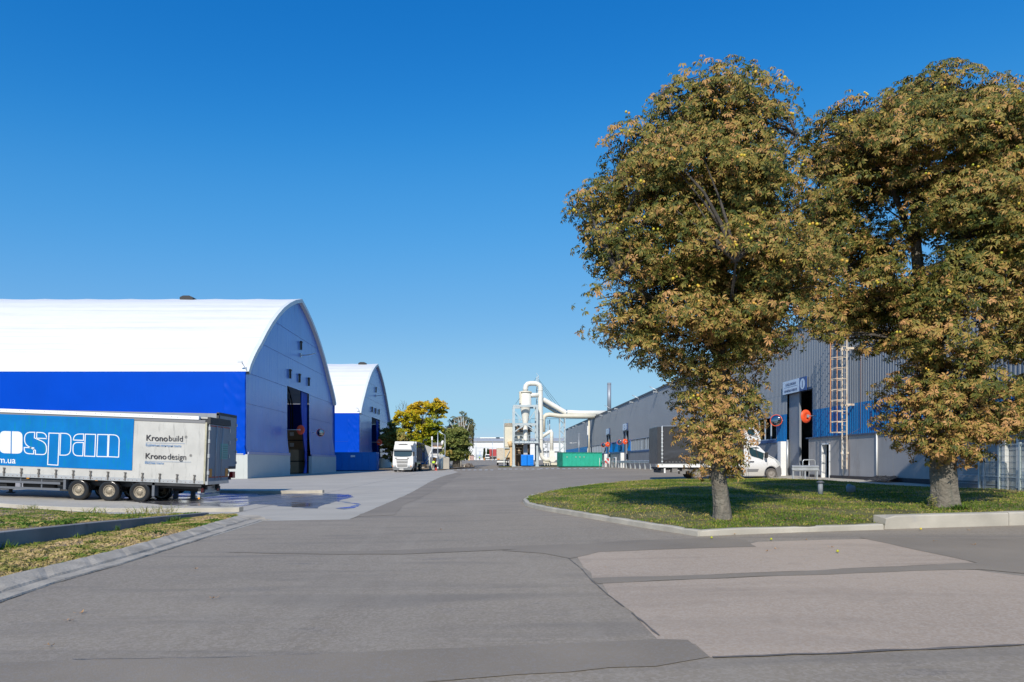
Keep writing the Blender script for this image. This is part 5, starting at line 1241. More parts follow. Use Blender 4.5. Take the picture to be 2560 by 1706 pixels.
# ================================================================= containers
def hook_container(name, label, u0, u1, v0, v1, Y, dep, mat, rib, rotz=0, frame=None, dx=0):
    x0, x1 = XU(u0,Y), XU(u1,Y); zb = ZV(v1,Y); H = (v1-v0)/F*Y; L = x1-x0
    t = thing(name, label, 'container', (x0, Y, zb), (0,0,rotz))
    fr = frame or mat
    m = MB(); m.box((.05,.04,.18),(L-.05,.1,H-.1)); m.box((.05,dep-.1,.18),(L-.05,dep-.04,H-.1)); m.box((.04,.1,.18),(.1,dep-.1,H-.1)); m.box((L-.1,.1,.18),(L-.04,dep-.1,H-.1)); m.box((.1,.1,.16),(L-.1,dep-.1,.26)); m.build('body', mat, t)
    m = MB(); m.box((0,-.02,H-.14),(L,.12,H)); m.box((0,dep-.12,H-.14),(L,dep,H)); m.box((0,.12,H-.14),(.1,dep-.12,H)); m.box((L-.1,.12,H-.14),(L,dep-.12,H)); m.box((0,-.02,.14),(L,.05,.26)); m.build('rim_rail', fr, t)
    m = MB(); n = int(L/rib)
    for i in range(n+1):
        x = i*(L-.12)/n; m.box((x,-.02,.262),(x+.1,.045,H-.142))
    for i in range(4): y = .13+i*(dep-.3)/3.; m.box((-.03,y,.2),(.05,y+.08,H-.142)); m.box((L-.05,y,.2),(L+.03,y+.08,H-.142))
    m.build('ribs', mat, t)
    m = MB(); m.box((.1,.3,0),(L-.1,.45,.16)); m.box((.1,dep-.45,0),(L-.1,dep-.3,.16)); 
    for x in (.35,L-.35): m.cyl((x,.2,.11),(x,.5,.11),.11,n=12)
    m.build('runner', blackm, t)
    m = MB(); m.box((L+.02,dep*.4,H*.35),(L+.12,dep*.6,H*.55)); m.cyl((L+.08,.3,.2),(L+.08,.3,H-.2),.03,n=6); m.build('latch', fr, t)
    return t, L, H
bluec = mk('container_blue', (.0,.16,.50), .4, var=(1,.08)); grn = mk('container_green', (.03,.42,.29), .5, var=(1.2,.1), dirt=(1.6,(.07,.30,.22),.64,(1,1,.6))); grd = mk('container_green_dark', (.015,.20,.14), .55, var=(2,.25))
t, L, H = hook_container('open_container', 'bright blue ribbed open container standing between the two halls', 820, 941, 1131, 1178.5, 104, 2.4, bluec, 1.05)
m = MB(); m.box((L*.47,-.03,H-.75),(L*.56,-.022,H-.45)); m.build('white_decal', whitem, t)
t, L, H = hook_container('open_container', 'long turquoise green container with ribbed side standing on the right of the road', 1407, 1514, 1131, 1169.5, 107, 2.4, grn, .72, R(0), grd)
t.rotation_euler = (0,0,R(16))
m = MB()
for x in (.4,1.9,2.6,3.3): m.box((x+.2,-.026,H-.85),(x+.4,-.022,H-.65))
m.build('worn_decal', mk('worn_decal', (.3,.45,.36), .7), t)
m = MB(); m.box((-.06,.0,.15),(.0,1.15,H)); m.box((-.06,1.2,.15),(.0,2.35,H)); m.build('end_door', grd, t)
# small blue skip under the cyclone
Y = 121; x0, x1, z0, z1 = XU(1303,Y), XU(1334,Y), ZV(1164.5,Y), ZV(1137,Y); t = thing('blue_skip', 'small bright blue skip with bulging sides under the cyclone tower', 'skip', (x0,Y,z0)); L, H = x1-x0, z1-z0
bb = mk('skip_blue', (.0,.19,.70), .35, bump=(2.5,.4,.05))
m = MB(); m.box((0,0,0),(L*.48,1.8,H),0,.08); m.box((L*.50,.0,0),(L,1.8,H-.02),0,.08); m.build('body', bb, t)
m = MB()
for i in range(4): m.box((L*.72,-.05,.2+i*.4),(L*.93,.0,.32+i*.4))
m.box((L*.4,-.06,.3),(L*.44,.0,H-.2)); m.build('steps', bb, t)

# ================================================================= dust collector
crm = mk('cream_steel', (.66,.62,.50), .5, var=(.8,.07), dirt=(1.5,(.55,.48,.36),.62,(1,1,.5))); crw = mk('cyclone_white', (.76,.74,.66), .42, var=(.8,.05), dirt=(1.3,(.62,.52,.38),.64,(1.2,1.2,.4)))
tan = mk('tan_cladding', (.60,.47,.30), .6, var=(1,.1)); tand = mk('tan_dark', (.16,.11,.07), .8, var=(1,.3)); gs = mk('tower_steel', (.46,.52,.54), .5, metal=.25, var=(1,.1))
YC = 123.0; zc0 = ZV(1166.5,YC)
D = thing('cyclone_tower', 'tall cream cyclone separator in a grey steel tower with a looping duct', 'dust collector', (XU(1315,YC),YC,zc0))
def c(u, v, dy=0): return Vector((XU(u,YC), YC+dy, ZV(v,YC)))
lx, rx = XU(1284,YC), XU(1341,YC); zt = ZV(1016.5,YC)
m = MB()
for x in (lx,rx):
    for y in (YC-1.9,YC+1.9): m.box((x-.17,y-.17,zc0),(x+.17,y+.17,zt)); m.box((x-.3,y-.3,zc0),(x+.3,y+.3,zc0+.2))
for v in (1017,1062,1105,): 
    z = ZV(v,YC)
    for y in (YC-1.9,YC+1.9): m.box((lx,y-.14,z-.2),(rx,y+.14,z+.15))
    for x in (lx,rx): m.box((x-.12,YC-1.9,z-.2),(x+.12,YC+1.9,z+.15))
for v0,v1 in ((1102,1064),):
    for y in (YC-1.9,YC+1.9): m.bar((lx,y,ZV(1082,YC)),((lx+rx)/2,y,ZV(1062,YC)),.16); m.bar((rx,y,ZV(1082,YC)),((lx+rx)/2,y,ZV(1062,YC)),.16)
for y in (YC-1.9,YC+1.9): m.bar((lx+.1,y,ZV(1030,YC)),((lx+rx)/2-.6,y,ZV(1052,YC)),.1); m.bar((rx-.1,y,ZV(1025,YC)),((lx+rx)/2+.6,y,ZV(1052,YC)),.1)
m.build('tower_frame', gs, D, True)
m = MB(); z = ZV(1108,YC); m.box((lx,YC-2.6,z-.12),(rx+.4,YC+2.3,z)); 
m.build('platform', galv, D, True)
m = MB()
for z in (ZV(1090,YC),ZV(1099,YC)):
    m.bar((lx,YC-2.5,z),(rx,YC-2.5,z),.06)
x = lx
while x <= rx: m.bar((x,YC-2.5,ZV(1108,YC)),(x,YC-2.5,ZV(1090,YC)),.06); x += .85
m.build('handrail', gs, D, True)
cx = XU(1313.5,YC)
def lathe(m, cx, cy, prof, n=28, mi=0):
    vs = []
    for r, z in prof: vs += [(cx+r*math.cos(2*math.pi*i/n), cy+r*math.sin(2*math.pi*i/n), z) for i in range(n)]
    m.add(vs, [(j*n+i, j*n+(i+1)%n, (j+1)*n+(i+1)%n, (j+1)*n+i) for j in range(len(prof)-1) for i in range(n)], mi, True)
zz = lambda v: ZV(v,YC)
m = MB(); lathe(m, cx, YC, [(.62,zz(978)),(.85,zz(980)),(.9,zz(983)),(1.05,zz(985)),(1.07,zz(1012)),(1.14,zz(1012.5)),(1.14,zz(1015)),(1.0,zz(1016)),(.9,zz(1022)),(.42,zz(1064)),(.42,zz(1075)),(.44,zz(1075.3)),(.42,zz(1076)),(.41,zz(1099)),(.45,zz(1100))]); m.build('cyclone_body', crw, D, True)
m = MB(); lathe(m, cx-.0, YC, [(.9,zz(979)),(1.18,zz(980)),(1.18,zz(983)),(.9,zz(984))]); m.box((XU(1298,YC),YC-.9,zz(1010)),(XU(1302,YC),YC+.5,zz(981))); m.build('cyclone_ring', crm, D, True)
m = MB(); m.box((cx-.36,YC-.4,zz(1140)),(cx+.36,YC+.4,zz(1109))); m.build('drop_chute', mk('chute_grey', (.45,.44,.40), .6), D, True)
# big looping duct
arcs = [c(1313.5,979),c(1313.5,972),c(1315,965),c(1319,960.5),c(1326,959),c(1338,959),c(1344,960.5),c(1349,964),c(1351,970),c(1351,976),c(1351,1050),c(1352,1100),c(1352.5,1128),c(1354,1139),c(1358,1146),c(1364,1149.5),c(1376,1150)]
m = MB(); m.tube(arcs, [.5,.47,.46,.45,.44,.44,.44,.44,.44,.45,.45,.42,.42,.42,.42,.42,.42], n=18)
for v in (976,1048,1098,1125): m.tube([c(1351.3,v),c(1351.3,v+1)], .49, n=18)
m.build('loop_duct', crw, D, True)
m = MB(); m.tube([c(1327,990),c(1330,988.5),c(1348,988.5)], [.5,.42,.42], n=14); m.build('inlet_duct', crw, D, True)
# lattice mast behind the duct with guy wires
m = MB(); mx0, mx1 = XU(1340,YC+2), XU(1345.5,YC+2)
for x in (mx0,mx1):
    for y in (YC+1.4,YC+2): m.bar((x,y,zc0),(x+(.1 if x == mx0 else -.05),y,ZV(940,YC)),.09)
z = zc0; i = 0
while z < ZV(941,YC): m.bar((mx0,YC+1.4,z),(mx1,YC+1.4,z+.5),.06); m.bar((mx1,YC+1.4,z+.5),(mx0,YC+1.4,z+1),.06); z += 1.0
m.cyl((mx1,YC+1.4,ZV(942,YC)),(mx1,YC+1.4,ZV(936.5,YC)),.07,n=6)
m.build('lattice_mast', gs, D, True)
m = MB(); a = c(1346,944,1.4)
for u, v in ((1418,1022),(1412,1024),(1406,1026)): m.bar(a+Vector((0,0,-.25*(v-1022)/2)), (XU(u,YC),YC+6,ZV(v,YC)), .035)
m.bar(c(1343,942,1.4), c(1331,957,1.0), .035); m.bar(c(1308,984,0), c(1288,1013,-1.9), .035)
m.build('guy_wire', blackm, D, True)
# duct bridge running to the roof
db = thing('duct_bridge', 'pair of long cream ducts carried from the cyclone to the grey roof', 'duct', (XU(1400,YC),YC+1,ZV(1030,YC)))
m = MB(); m.tube([c(1352,998,.8),c(1362,1000,1),c(1408,1027,1),c(1415,1031,1),c(1424,1030.5,1),c(1450,1032,1),c(1525,1032,1)], .47, n=16); m.build('upper_duct', crw, db, True)
m = MB(); m.tube([c(1354,1005,2.2),c(1404,1035,2.2),c(1412,1037,2.2),c(1470,1037.5,2.4),c(1505,1037.5,2.4)], .3, n=12); m.build('lower_duct', crm, db, True)
m = MB(); m.tube([c(1416,1030.5,1),c(1419,1030.5,1)], .52, n=16); m.build('grey_collar', galv, db, True)
m = MB(); m.tube([c(1359.5,1080,.5),c(1359.5,1048,.5),c(1361,1042,.5),c(1366,1038,.5),c(1374,1036.5,.5),c(1400,1040,.5),c(1440,1040.5,.5),c(1490,1041,.5)], [.32,.35,.38,.42,.42,.4,.4,.4], n=14); m.build('side_duct', crm, db, True)
m = MB(); m.bar(c(1328,1046.5,1),c(1480,1046.5,1),.07); m.bar(c(1400,1044,1),c(1480,1044,1),.12); m.build('bridge_beam', gs, db, True)
m = MB(); m.cyl(c(1479,1031,1),c(1482,1048,1),.15,n=8); m.cyl(c(1474.5,1046,1),(XU(1474.5,YC),YC+1,ZV(1135,YC)),.17,n=8); m.build('support_post', crm, db, True)
# lattice pylon below the bridge
py = thing('lattice_pylon', 'grey lattice steel pylon holding up the ducts above the green container', 'pylon', (XU(1407,YC),YC,zc0)); m = MB()
xa, xb = XU(1400.5,YC), XU(1413,YC)
for x in (xa,xb):
    for y in (YC+.4,YC+1.6): m.bar((x,y,zc0),(x,y,ZV(1045,YC)),.16)
z = zc0; i = 0
while z < ZV(1048,YC)-.8:
    for y in (YC+.4,YC+1.6): m.bar((xa,y,z),(xb,y,z+.95),.08) if i%2 else m.bar((xb,y,z),(xa,y,z+.95),.08)
    z += .95; i += 1
m.build('pylon_frame', gs, py, True)
# fan and bent duct to the right of the loop
fn = thing('fan_unit', 'cream fan with an upright bent duct, right of the cyclone tower', 'fan', (XU(1380,YC),YC,zc0))
m = MB(); m.tube([c(1379,1135),c(1379,1092),c(1379,1082),c(1377,1078),c(1374,1080),c(1354,1094)], [.33,.33,.33,.33,.3,.28], n=16)
for v in (1092,1108,1124): m.tube([c(1379,v),c(1379,v+.8)], .37, n=16)
m.build('bent_duct', crw, fn, True)
m = MB(); m.box(c(1373,1150,-.4),c(1386,1127,.5)+Vector((0,0,0)),0,.05); bx = c(1381,1147); m.cyl((bx.x,YC-.5,bx.z),(bx.x,YC+.5,bx.z),.62,n=26); m.build('fan_case', crw, fn, True)
m = MB(); m.box(c(1358,1158,-.2),c(1372,1150,.6)); m.box(c(1377,1163,-.5),c(1392,1157,.8)); 
for u in (1361,1368,1373,1380): m.box(c(u,1164,-.1),c(u+1.6,1155,.1)); 
m.build('fan_base', crm, fn, True)
m = MB()
for i in range(16):
    u = 1359+rng.uniform(0,12); v = 1100+i*2.3; m.box(c(u-2,v,.6),c(u+rng.uniform(1,5),v+rng.uniform(1,2.5),1.4))
m.cyl(c(1350,1130,1.2),c(1405,1130,1.2),.12,n=8); m.cyl(c(1360,1120,1.5),c(1360,1160,1.5),.07,n=6); m.cyl(c(1372,1050,2),c(1372,1160,2),.06,n=6); m.cyl(c(1376.5,1048,2),c(1376.5,1080,2),.09,n=6); m.bar(c(1365,1071,2),c(1372,1071,2),.06)
m.build('pipework', galv, fn, True)
# filter building behind
fb = thing('filter_building', 'cream filter housing with roof railings behind the cyclone tower', 'industrial unit', (XU(1290,YC+5),YC+5,zc0))
YB = YC+4
def f(u, v, dy=0): return Vector((XU(u,YB), YB+dy, ZV(v,YB)))
m = MB(); m.box(f(1262,1104),f(1282,1066,5)); m.box(f(1282,1112),f(1326,1076,5)); m.build('upper_housing', crm, fb, True)
m = MB(); m.box(f(1262,1067),f(1326,1058,5)); 
m.build('roof_ledge', mk('ledge_dirty', (.35,.31,.25), .8, var=(3,.4)), fb, True)
m = MB(); m.box(f(1288,1080,-.3),f(1330,1058,.1)); m.build('recess_shade_panel', tand, fb, True)  # solid dark box painted in place of a shaded recess
m = MB(); m.prism([tuple(f(*p).xz) for p in ((1262,1104),(1283,1104),(1279,1110),(1275,1117),(1262,1117))], 'y', YB, YB+4); m.build('hopper', crm, fb, True)
m = MB(); m.box(f(1262,1144),f(1276,1118,4)); m.box(f(1262,1150,3),f(1326,1100,5)); m.build('lower_wall', tan, fb, True)
m = MB(); m.box(f(1288,1165,1),f(1326,1112,1.3)); m.build('bay_shade_panel', tand, fb, True)  # dark panel stands in for the shaded interior of the bay
m = MB()
for v in (1118,1126,1136): m.box(f(1290,v+2,.8),f(1306,v,1.0))
m.build('shelves', tan, fb, True)
m = MB(); m.box(f(1274.5,1165,-.5),f(1280,1117,.3)); m.tube([f(1273,1104,-.3),f(1277.5,1117,-.3)], .4, n=10); m.build('discharge_leg', mk('leg_orange', (.68,.48,.26), .6), fb, True)
m = MB()
for u in (1260,1272,1285,1298,1311,1325): m.bar(f(u,1058,0),f(u,1049,0),.06); 
for v in (1049,1053): m.bar(f(1260,v,0),f(1326,v,0),.05)
m.build('railing', gs, fb, True); m = MB(); m.bar(f(1260,1058,-.2),f(1260,1165,-.2),.14); m.bar(f(1262,1150,-.2),f(1276,1122,-.2),.12); m.box(f(1260,1122,-.3),f(1276,1119,0))
for i in range(12): a = f(rng.uniform(1286,1336), rng.uniform(1066,1110), -.4); m.bar(a, a+Vector((rng.uniform(-1,1.5),0,rng.uniform(-.2,.4))), .07)
m.parts('pipework', gs, fb, True)
# concrete pad and grass strips around it
drape('concrete_pad', [(XU(1278,119),119),(XU(1355,119),119),(XU(1355,130),130),(XU(1278,130),130)], .03, conc_lt)
drape('grass_strip', [(XU(1246,118),118.5),(XU(1280,118),118.5),(XU(1280,130),130),(XU(1250,130),130)], .04, lawnm)
drape('grass_strip', [(XU(1352,118),119.5),(XU(1405,118),119.5),(XU(1405,134),134),(XU(1352,134),134)], .04, lawnm)

# ================================================================= far warehouse, small house, street furniture
YW = 292; zb = ZV(1151,YW)-.5
t = thing('white_warehouse', 'wide white warehouse with a pale grey roof closing the far end of the road', 'building', (XU(1300,YW),YW,zb))
fw = mk('warehouse_white', (.72,.73,.75), .6, var=(.2,.04)); fr_ = mk('warehouse_roof', (.42,.42,.42), .6)
x0, x1 = XU(1150,YW), XU(1570,YW)
m = MB(); m.box((x0,YW,zb),(x1,YW+40,ZV(1104,YW))); m.build('wall', fw, t, True)
m = MB(); m.prism([(YW-.6,ZV(1104,YW)-.1),(YW-.6,ZV(1104,YW)+.15),(YW+22,ZV(1095.5,YW+22)),(YW+44,ZV(1104,YW)+.1),(YW+44,ZV(1104,YW)-.1)], 'x', x0-.5, x1+.5); m.build('roof', fr_, t, True)
m = MB()
for u in (1200,1240,1275,1430): m.box((XU(u,YW+20),YW+18,ZV(1096.5,YW+20)),(XU(u,YW+20)+9,YW+24,ZV(1094.2,YW+20)))
m.build('roof_light', whitem, t, True)
m = MB(); m.box((x0,YW-.05,ZV(1120.5,YW)),(x1,YW-.01,ZV(1119.8,YW))); m.box((XU(1165,YW),YW-.06,zb),(XU(1166,YW),YW-.01,ZV(1104,YW))); m.build('joint_line', fr_, t, True)
m = MB(); m.box((XU(1190,YW),YW-.08,ZV(1146,YW)),(XU(1206,YW),YW-.01,ZV(1137,YW))); m.build('loading_door', mk('grey_blue', (.4,.46,.52), .5), t, True)
t = thing('open_shed', 'small pale kiosk with pinkish wooden sides before the white warehouse', 'shed', (XU(1179,270),270,ZV(1151,270)))
m = MB(); m.box((XU(1174.5,270),270,ZV(1151,270)),(XU(1184.5,270),273,ZV(1138,270))); m.build('wall', mk('pink_brown', (.45,.30,.27), .7), t, True)
m = MB(); m.box((XU(1173,270),269.5,ZV(1138,270)),(XU(1186,270),273.5,ZV(1134.5,270))); m.build('roof', whitem, t, True)
m = MB(); m.box((XU(1185.5,271),270.5,ZV(1149,270)),(XU(1190,271),272,ZV(1141,270))); tag(m.build('white_box', whitem), 'small plain white cabinet right of the kiosk at the far end', 'cabinet')
t = thing('height_gauge', 'yellow steel height frame at the far road end left of the kiosk', 'barrier', (XU(1170,255),255,ZV(1151,255)))
m = MB(); m.box((XU(1171.5,255),255,ZV(1151.5,255)),(XU(1173.5,255),255.4,ZV(1138.5,255))); m.box((XU(1165,255),255,ZV(1140,255)),(XU(1175,255),255.4,ZV(1138.5,255))); m.build('frame', mk('yellow_paint', (.75,.48,.03), .5), t, True)
t = thing('wooden_tower', 'pale slatted lattice post standing right of the far white van', 'post', (XU(1230,262),262,ZV(1150,262)))
m = MB()
for i in range(12): v = 1126+i*2; m.box((XU(1227.8,262),262,ZV(v+.9,262)),(XU(1232.8,262),262.4,ZV(v,262)))
m.box((XU(1229.6,262),262.1,ZV(1150,262)),(XU(1231,262),262.3,ZV(1124,262))); m.box((XU(1227,262),261.8,ZV(1151,262)),(XU(1233,262),263,ZV(1148,262))); m.build('slats', mk('slat_tan', (.6,.48,.33), .7), t, True)
m = MB(); m.box((XU(1209.6,255),255,ZV(1151.5,255)),(XU(1211.4,255),255.5,ZV(1144.5,255)),0,.1); tag(m.build('red_post', orangem), 'small orange red marker post left of the far white van', 'bollard')
for i, (u, v0, v1, w_, lab) in enumerate(((1167,1123,1150,3.0,'slim dark conical thuja left of the yellow frame far away'),(1211,1122,1146,3.4,'tall slim thuja left above the far white van'),(1219.5,1123.5,1142,2.6,'smaller pointed thuja just right above the far white van'),(1224,1125,1143,3.2,'broader thuja above the right side of the far white van'))):
    Yh = 285; h = (v1-v0)/F*Yh+.5; n = 1500; f_ = rng.uniform(0,1,n)**.8; a = rng.uniform(0,6.28,n); r = w_/F*Yh*(1-f_)**.6*np.clip(f_*6,0.3,1)*rng.uniform(.7,1.05,n)
    c0 = np.c_[XU(u,Yh)+r*np.cos(a), Yh+r*np.sin(a), ZV(v1,Yh)-.5+f_*h]; dd = rng.normal(0,.16,(n,3)); ee = rng.normal(0,.16,(n,3)); dd[:,2] += .15
    V = np.stack([c0-dd,c0+dd,c0+ee],1).reshape(-1,3); tn = np.repeat(np.clip(rng.normal(.3,.2,n),0,1),3)
    thm = MATS.get('thuja') or leaf_mat('thuja', [(0,(.02,.045,.015)),(.5,(.05,.09,.02)),(1,(.12,.13,.04))])
    o = thing('thuja', lab, 'thuja', (XU(u,Yh),Yh,ZV(v1,Yh)-.5), group='row of thujas at the far warehouse')
    V -= np.array(o.location); tri_mesh('crown', V, np.arange(n*3).reshape(-1,3), tn, thm, o); mm = MB(); mm.cyl((0,0,-.3),(0,0,h*.5),.12); mm.build('trunk', MATS['tan_dark'], o)
# street lamps
def lamp(u, Y, v0, v1, arm, r, label, headu=None, grp='street lamps along the road', stand=False):
    x = XU(u,Y); z0 = g(x,Y)+.0; zt = ZV(v0,Y); t = thing('street_lamp', label, 'street lamp', (x,Y,z0), group=grp)
    m = MB(); m.tube([(0,0,0),(0,0,(zt-z0)*.5),(0,0,zt-z0)], [r*1.5,r*1.1,r*.7], n=8); m.cyl((0,0,0),(0,0,.5),r*2.2,n=8); m.build('pole', galv, t)
    if arm:
        ax = (arm)/F*Y; m = MB(); m.tube([(0,0,zt-z0-.1),(ax*.45,0,zt-z0+abs(ax)*.14)], r*.6, n=6); m.build('arm', galv, t)
        m = MB(); m.prism([(ax*.4,zt-z0+abs(ax)*.10),(ax,zt-z0+abs(ax)*.38),(ax*.97,zt-z0+abs(ax)*.50),(ax*.4,zt-z0+abs(ax)*.22)], 'y', -.15, .15); m.build('lamp_head', whitem, t)
    return t
lamp(1112.5, 108, 1087, 1165, -12, .055, 'slim white street lamp with its head tilted left, before the dark green tree')
lamp(1094.5, 104, 1082, 1166, 0, .075, 'grey steel pole without a lamp between the house and the maple', grp='bare poles')
_pole = lamp(1080, 102, 1096, 1164, 0, .085, 'pale pole with a white cap standing on a concrete foot, left of the small house', grp='bare poles')
lamp(1190, 255, 1096, 1151, 6, .10, 'thin lamp post before the white warehouse left of the far white van')
lamp(1231, 250, 1102, 1150, 0, .12, 'thin pole before the white warehouse above the slatted post', grp='bare poles')
m = MB(); x = XU(1080,102); z0 = g(x,102); m.prism([(x-.42,z0),(x+.42,z0),(x+.28,z0+1.1),(x-.28,z0+1.1)], 'y', 101.5, 102.4); tag(m.build('concrete_block', MATS['concrete']), 'concrete block round the foot of the pale pole left of the small house', 'concrete block')
m = MB(); x = XU(1080,102); zt = ZV(1096,102); m.box((x-.12,101.88,zt-.3),(x+.12,102.12,zt+.25),0,.04); _w = m; _w.v = [(a_-x, b_2-102, c_2-g(x,102)) for a_, b_2, c_2 in _w.v]; _w.build('cap_light', whitem, _pole)
t = thing('information_pole', 'thin blue post with a small grey crossbar at the far end of the road', 'post', (XU(1200,250),250,g(XU(1200,250),250)))
m = MB(); z0 = g(XU(1200,250),250); m.bar((0,0,0),(0,0,3.6),.14); m.build('post', mk('post_blue', (.03,.2,.55), .5), t); m = MB(); m.box((-.9,-.05,3.5),(.9,.05,3.62)); m.build('crossbar', galv, t)
# small grey-roofed house
YH = 114
t = thing('gatehouse', 'small house with grey roof, brown fascia and dark wall behind the poles', 'house', (XU(1098,YH),YH,g(XU(1098,YH),YH)))
def hh(u, v, dy=0): return Vector((XU(u,YH),YH+dy,ZV(v,YH)))
m = MB(); m.prism([tuple(hh(*p).xz) for p in ((1079,1113),(1081,1107),(1106,1107),(1108,1113))], 'y', YH-.4, YH+8); m.build('roof', mk('roof_slate', (.13,.13,.14), .8), t, True)
m = MB(); m.box(hh(1080,1119,-.2),hh(1107,1113,7.5)); m.build('fascia', mk('fascia_brown', (.38,.27,.2), .8, var=(2,.2)), t, True)
m = MB(); m.box(hh(1079,1122,-1.0),hh(1106,1119,-.1)); m.build('canopy', whitem, t, True)
m = MB(); m.box(hh(1080.5,1136,0),hh(1110,1122,7)); m.build('upper_wall', mk('dark_wall', (.10,.11,.14), .6), t, True)
m = MB(); m.box(hh(1074,1164,-.8),hh(1100,1135,7)); m.box(hh(1098,1164,-.4),hh(1110,1133,5)); m.build('lower_wall', mk('lower_white', (.62,.61,.57), .7, var=(1,.06)), t, True)
m = MB(); m.cyl(hh(1109,1137,-.6),hh(1109,1108,-.6),.13,n=10); m.ell(hh(1107.5,1108,-.6), (.3,.3,.42), n=12); m.build('flue', whitem, t, True)
m = MB(); m.prism([tuple(hh(*p).xz) for p in ((1089,1142.5),(1092,1140),(1117,1140),(1119,1143)) ], 'y', YH-6, YH-2.5)
aw_ = m.build('awning', galv); tag(aw_, 'flat grey awning over the clutter in front of the small house', 'awning')
m = MB()
for u in (1093,1115): m.bar(hh(u,1142.5,-4.5), Vector((XU(u,YH),YH-4.5,g(XU(u,YH),YH-4.5))), .1)
m.build('awning_post', galv, aw_)
m = MB(); m.box((XU(1107.5,YH-5),YH-5.2,ZV(1141,YH-5)),(XU(1112,YH-5),YH-4,ZV(1138,YH-5)),0,.05); tag(m.build('blue_crate', bluec), 'small light blue crate lying on the grey awning', 'crate')
Yc = 106
for (u0,u1,v0,nm,mat,lab,cat) in ((1108,1123,1144,'concrete_block',MATS['concrete'],'tall pale concrete block under the right end of the awning','concrete block'),(1094,1103,1147,'grey_bin',galv,'grey metal bin standing under the awning','bin'),(1103.2,1107,1144,'steel_cabinet',mk('cab_blue',(.4,.5,.52),.5),'narrow pale blue cabinet beside the grey bin','cabinet')):
    x0, x1 = XU(u0,Yc), XU(u1,Yc); z0 = min(g(x0,Yc),g(x1,Yc)); m = MB(); m.box((x0,Yc,z0),(x1,Yc+1.4,ZV(v0,Yc)),0,.04); o = m.build(nm, mat); tag(o, lab, cat)
# loader: white body, orange hood, black wheels
t = thing('mini_loader', 'small orange and white loader with black tyres left of the awning', 'loader', (XU(1088,105),105,g(XU(1088,105),105)))
k = 105/F
m = MB(); m.box((-10*k,0,1.0),(8*k,1.7,2.1),0,.05); m.build('body', whitem, t); m = MB(); m.box((-6.5*k,-.06,1.15),(2.5*k,.3,1.9),0,.04); m.box((-7*k,-.08,.55),(2.5*k,.2,.95),0,.04); m.build('hood', MATS['orange_plate'], t)
for x in (-3*k,3.5*k): m = MB(); m.cyl((x,-.12,.45),(x,.25,.45),.45,n=16); m.build('wheel', rubber, t)
m = MB(); m.box((-13*k,.3,.3),(-7*k,1.5,2.4),0,.1); m.build('cab', whitem, t)
# kerbed island under the trees
def isl(pts, nm='island_kerb', w=.35, h=.28, mat=conc_lt):
    return kerb([G(*p) for p in pts], w, h, mat, 'kerb', out=1)
isl([(1050,1171.5),(1080,1171),(1106,1170.5)]); isl([(1107,1170),(1122,1166),(1135,1163),(1150,1163),(1162,1163)])
drape('island', [(XU(1050,99),99),(XU(1106,101),101),(XU(1128,108),108),(XU(1162,118),118),(XU(1165,175),175),(-28,175),(-28,152),(-21,152),(-19.8,110)], .12, soil)
# rocks and log at the island tip
t = thing('rock_pile', 'dark log and rubble lying at the tip of the kerbed island', 'rubble', (XU(1170,122),122,g(XU(1170,122),122)))
rk = mk('rubble', (.13,.105,.085), .9, var=(3,.4), bump=(6,.8,.1))
for i, (dx, dz, r, mt) in enumerate(((0,.35,.55,rk),(.5,.4,.45,rk),(-.5,.25,.35,conc_lt),(.15,.55,.35,rk),(.95,.2,.25,rk))):
    bm = bmesh.new(); bmesh.ops.create_icosphere(bm, subdivisions=2, radius=r)
    for v in bm.verts: v.co *= 1+.35*noise.noise(v.co*2.5+Vector((i*7,0,0)))
    for v in bm.verts: v.co += Vector((dx,(i%3)*.3,dz*.8))
    m = MB(); m.bm(bm); m.build('stone', mt, t)
# white dashed line across the far road
for u0, u1, v in ((1100,1235,1175),(1245,1345,1173),(1350,1515,1172)):
    uu = u0
    while uu < u1:
        a, b_, c2, d = G(uu,v), G(uu+7,v), G(uu+7,v+.9), G(uu,v+.9); drape('road_marking', [(q.x,q.y) for q in (a,b_,c2,d)], .016, MATS['trim_panel']); uu += 14

# ================================================================= guard rails, hoops, bollards
def guard(name, a, b, zoff, n, label, h=.72, face=(0,-1), post=.07, grp='guard rails along the production building'):
    a, b = Vector(a), Vector(b); d = (b-a); L = d.length; dn = d.normalized(); nn = Vector((face[0],face[1],0)).normalized()
    t = thing(name, label, 'guard rail', a, group=grp); m = MB(); k = 1
    pr = [(-.0,0),(.03,.02),(.085,.05),(.085,.09),(.02,.13),(.02,.18),(.085,.22),(.085,.26),(.03,.29),(0,.31)]
    vs = [tuple(p+nn*q+Vector((0,0,h-.31+z))-a) for p in (a,b) for q, z in pr]; c_ = len(pr)
    m.add(vs, [(i,i+1,c_+i+1,c_+i) for i in range(c_-1)]); o = m.build('rail_beam', galv, t, fixn=False)
    for i in range(n):
        p = a+d*((i+.12)/(n-.76) if n > 1 else .5); m = MB(); z0 = g(p.x,p.y)-.02; m.box((p.x-a.x-post/2,p.y-a.y-post/2,z0-a.z),(p.x-a.x+post/2,p.y-a.y+post/2,h-.02)); m.build('post', galv, t)
    return t
def gp(u, v): return G(u,v)
a = G(1979,1198); b = G(2046,1202); a.y = b.y = 35.6; a.x = XU(1979,35.6); b.x = XU(2046,35.6); a.z = b.z = g(a.x,35.6)
guard('guard_rail', a, b, 0, 3, 'short galvanised guard rail with three legs before the gate with sign number 1', h=.78, face=(0,-1))
m = MB(); m.box((-.02,-.1,.70),(.28,.02,.82)); 
o = thing('hoop_barrier', 'galvanised tube hoop barrier behind the short guard rail', 'hoop barrier', (XU(2007,37.4),37.4,g(XU(2007,37.4),37.4)))
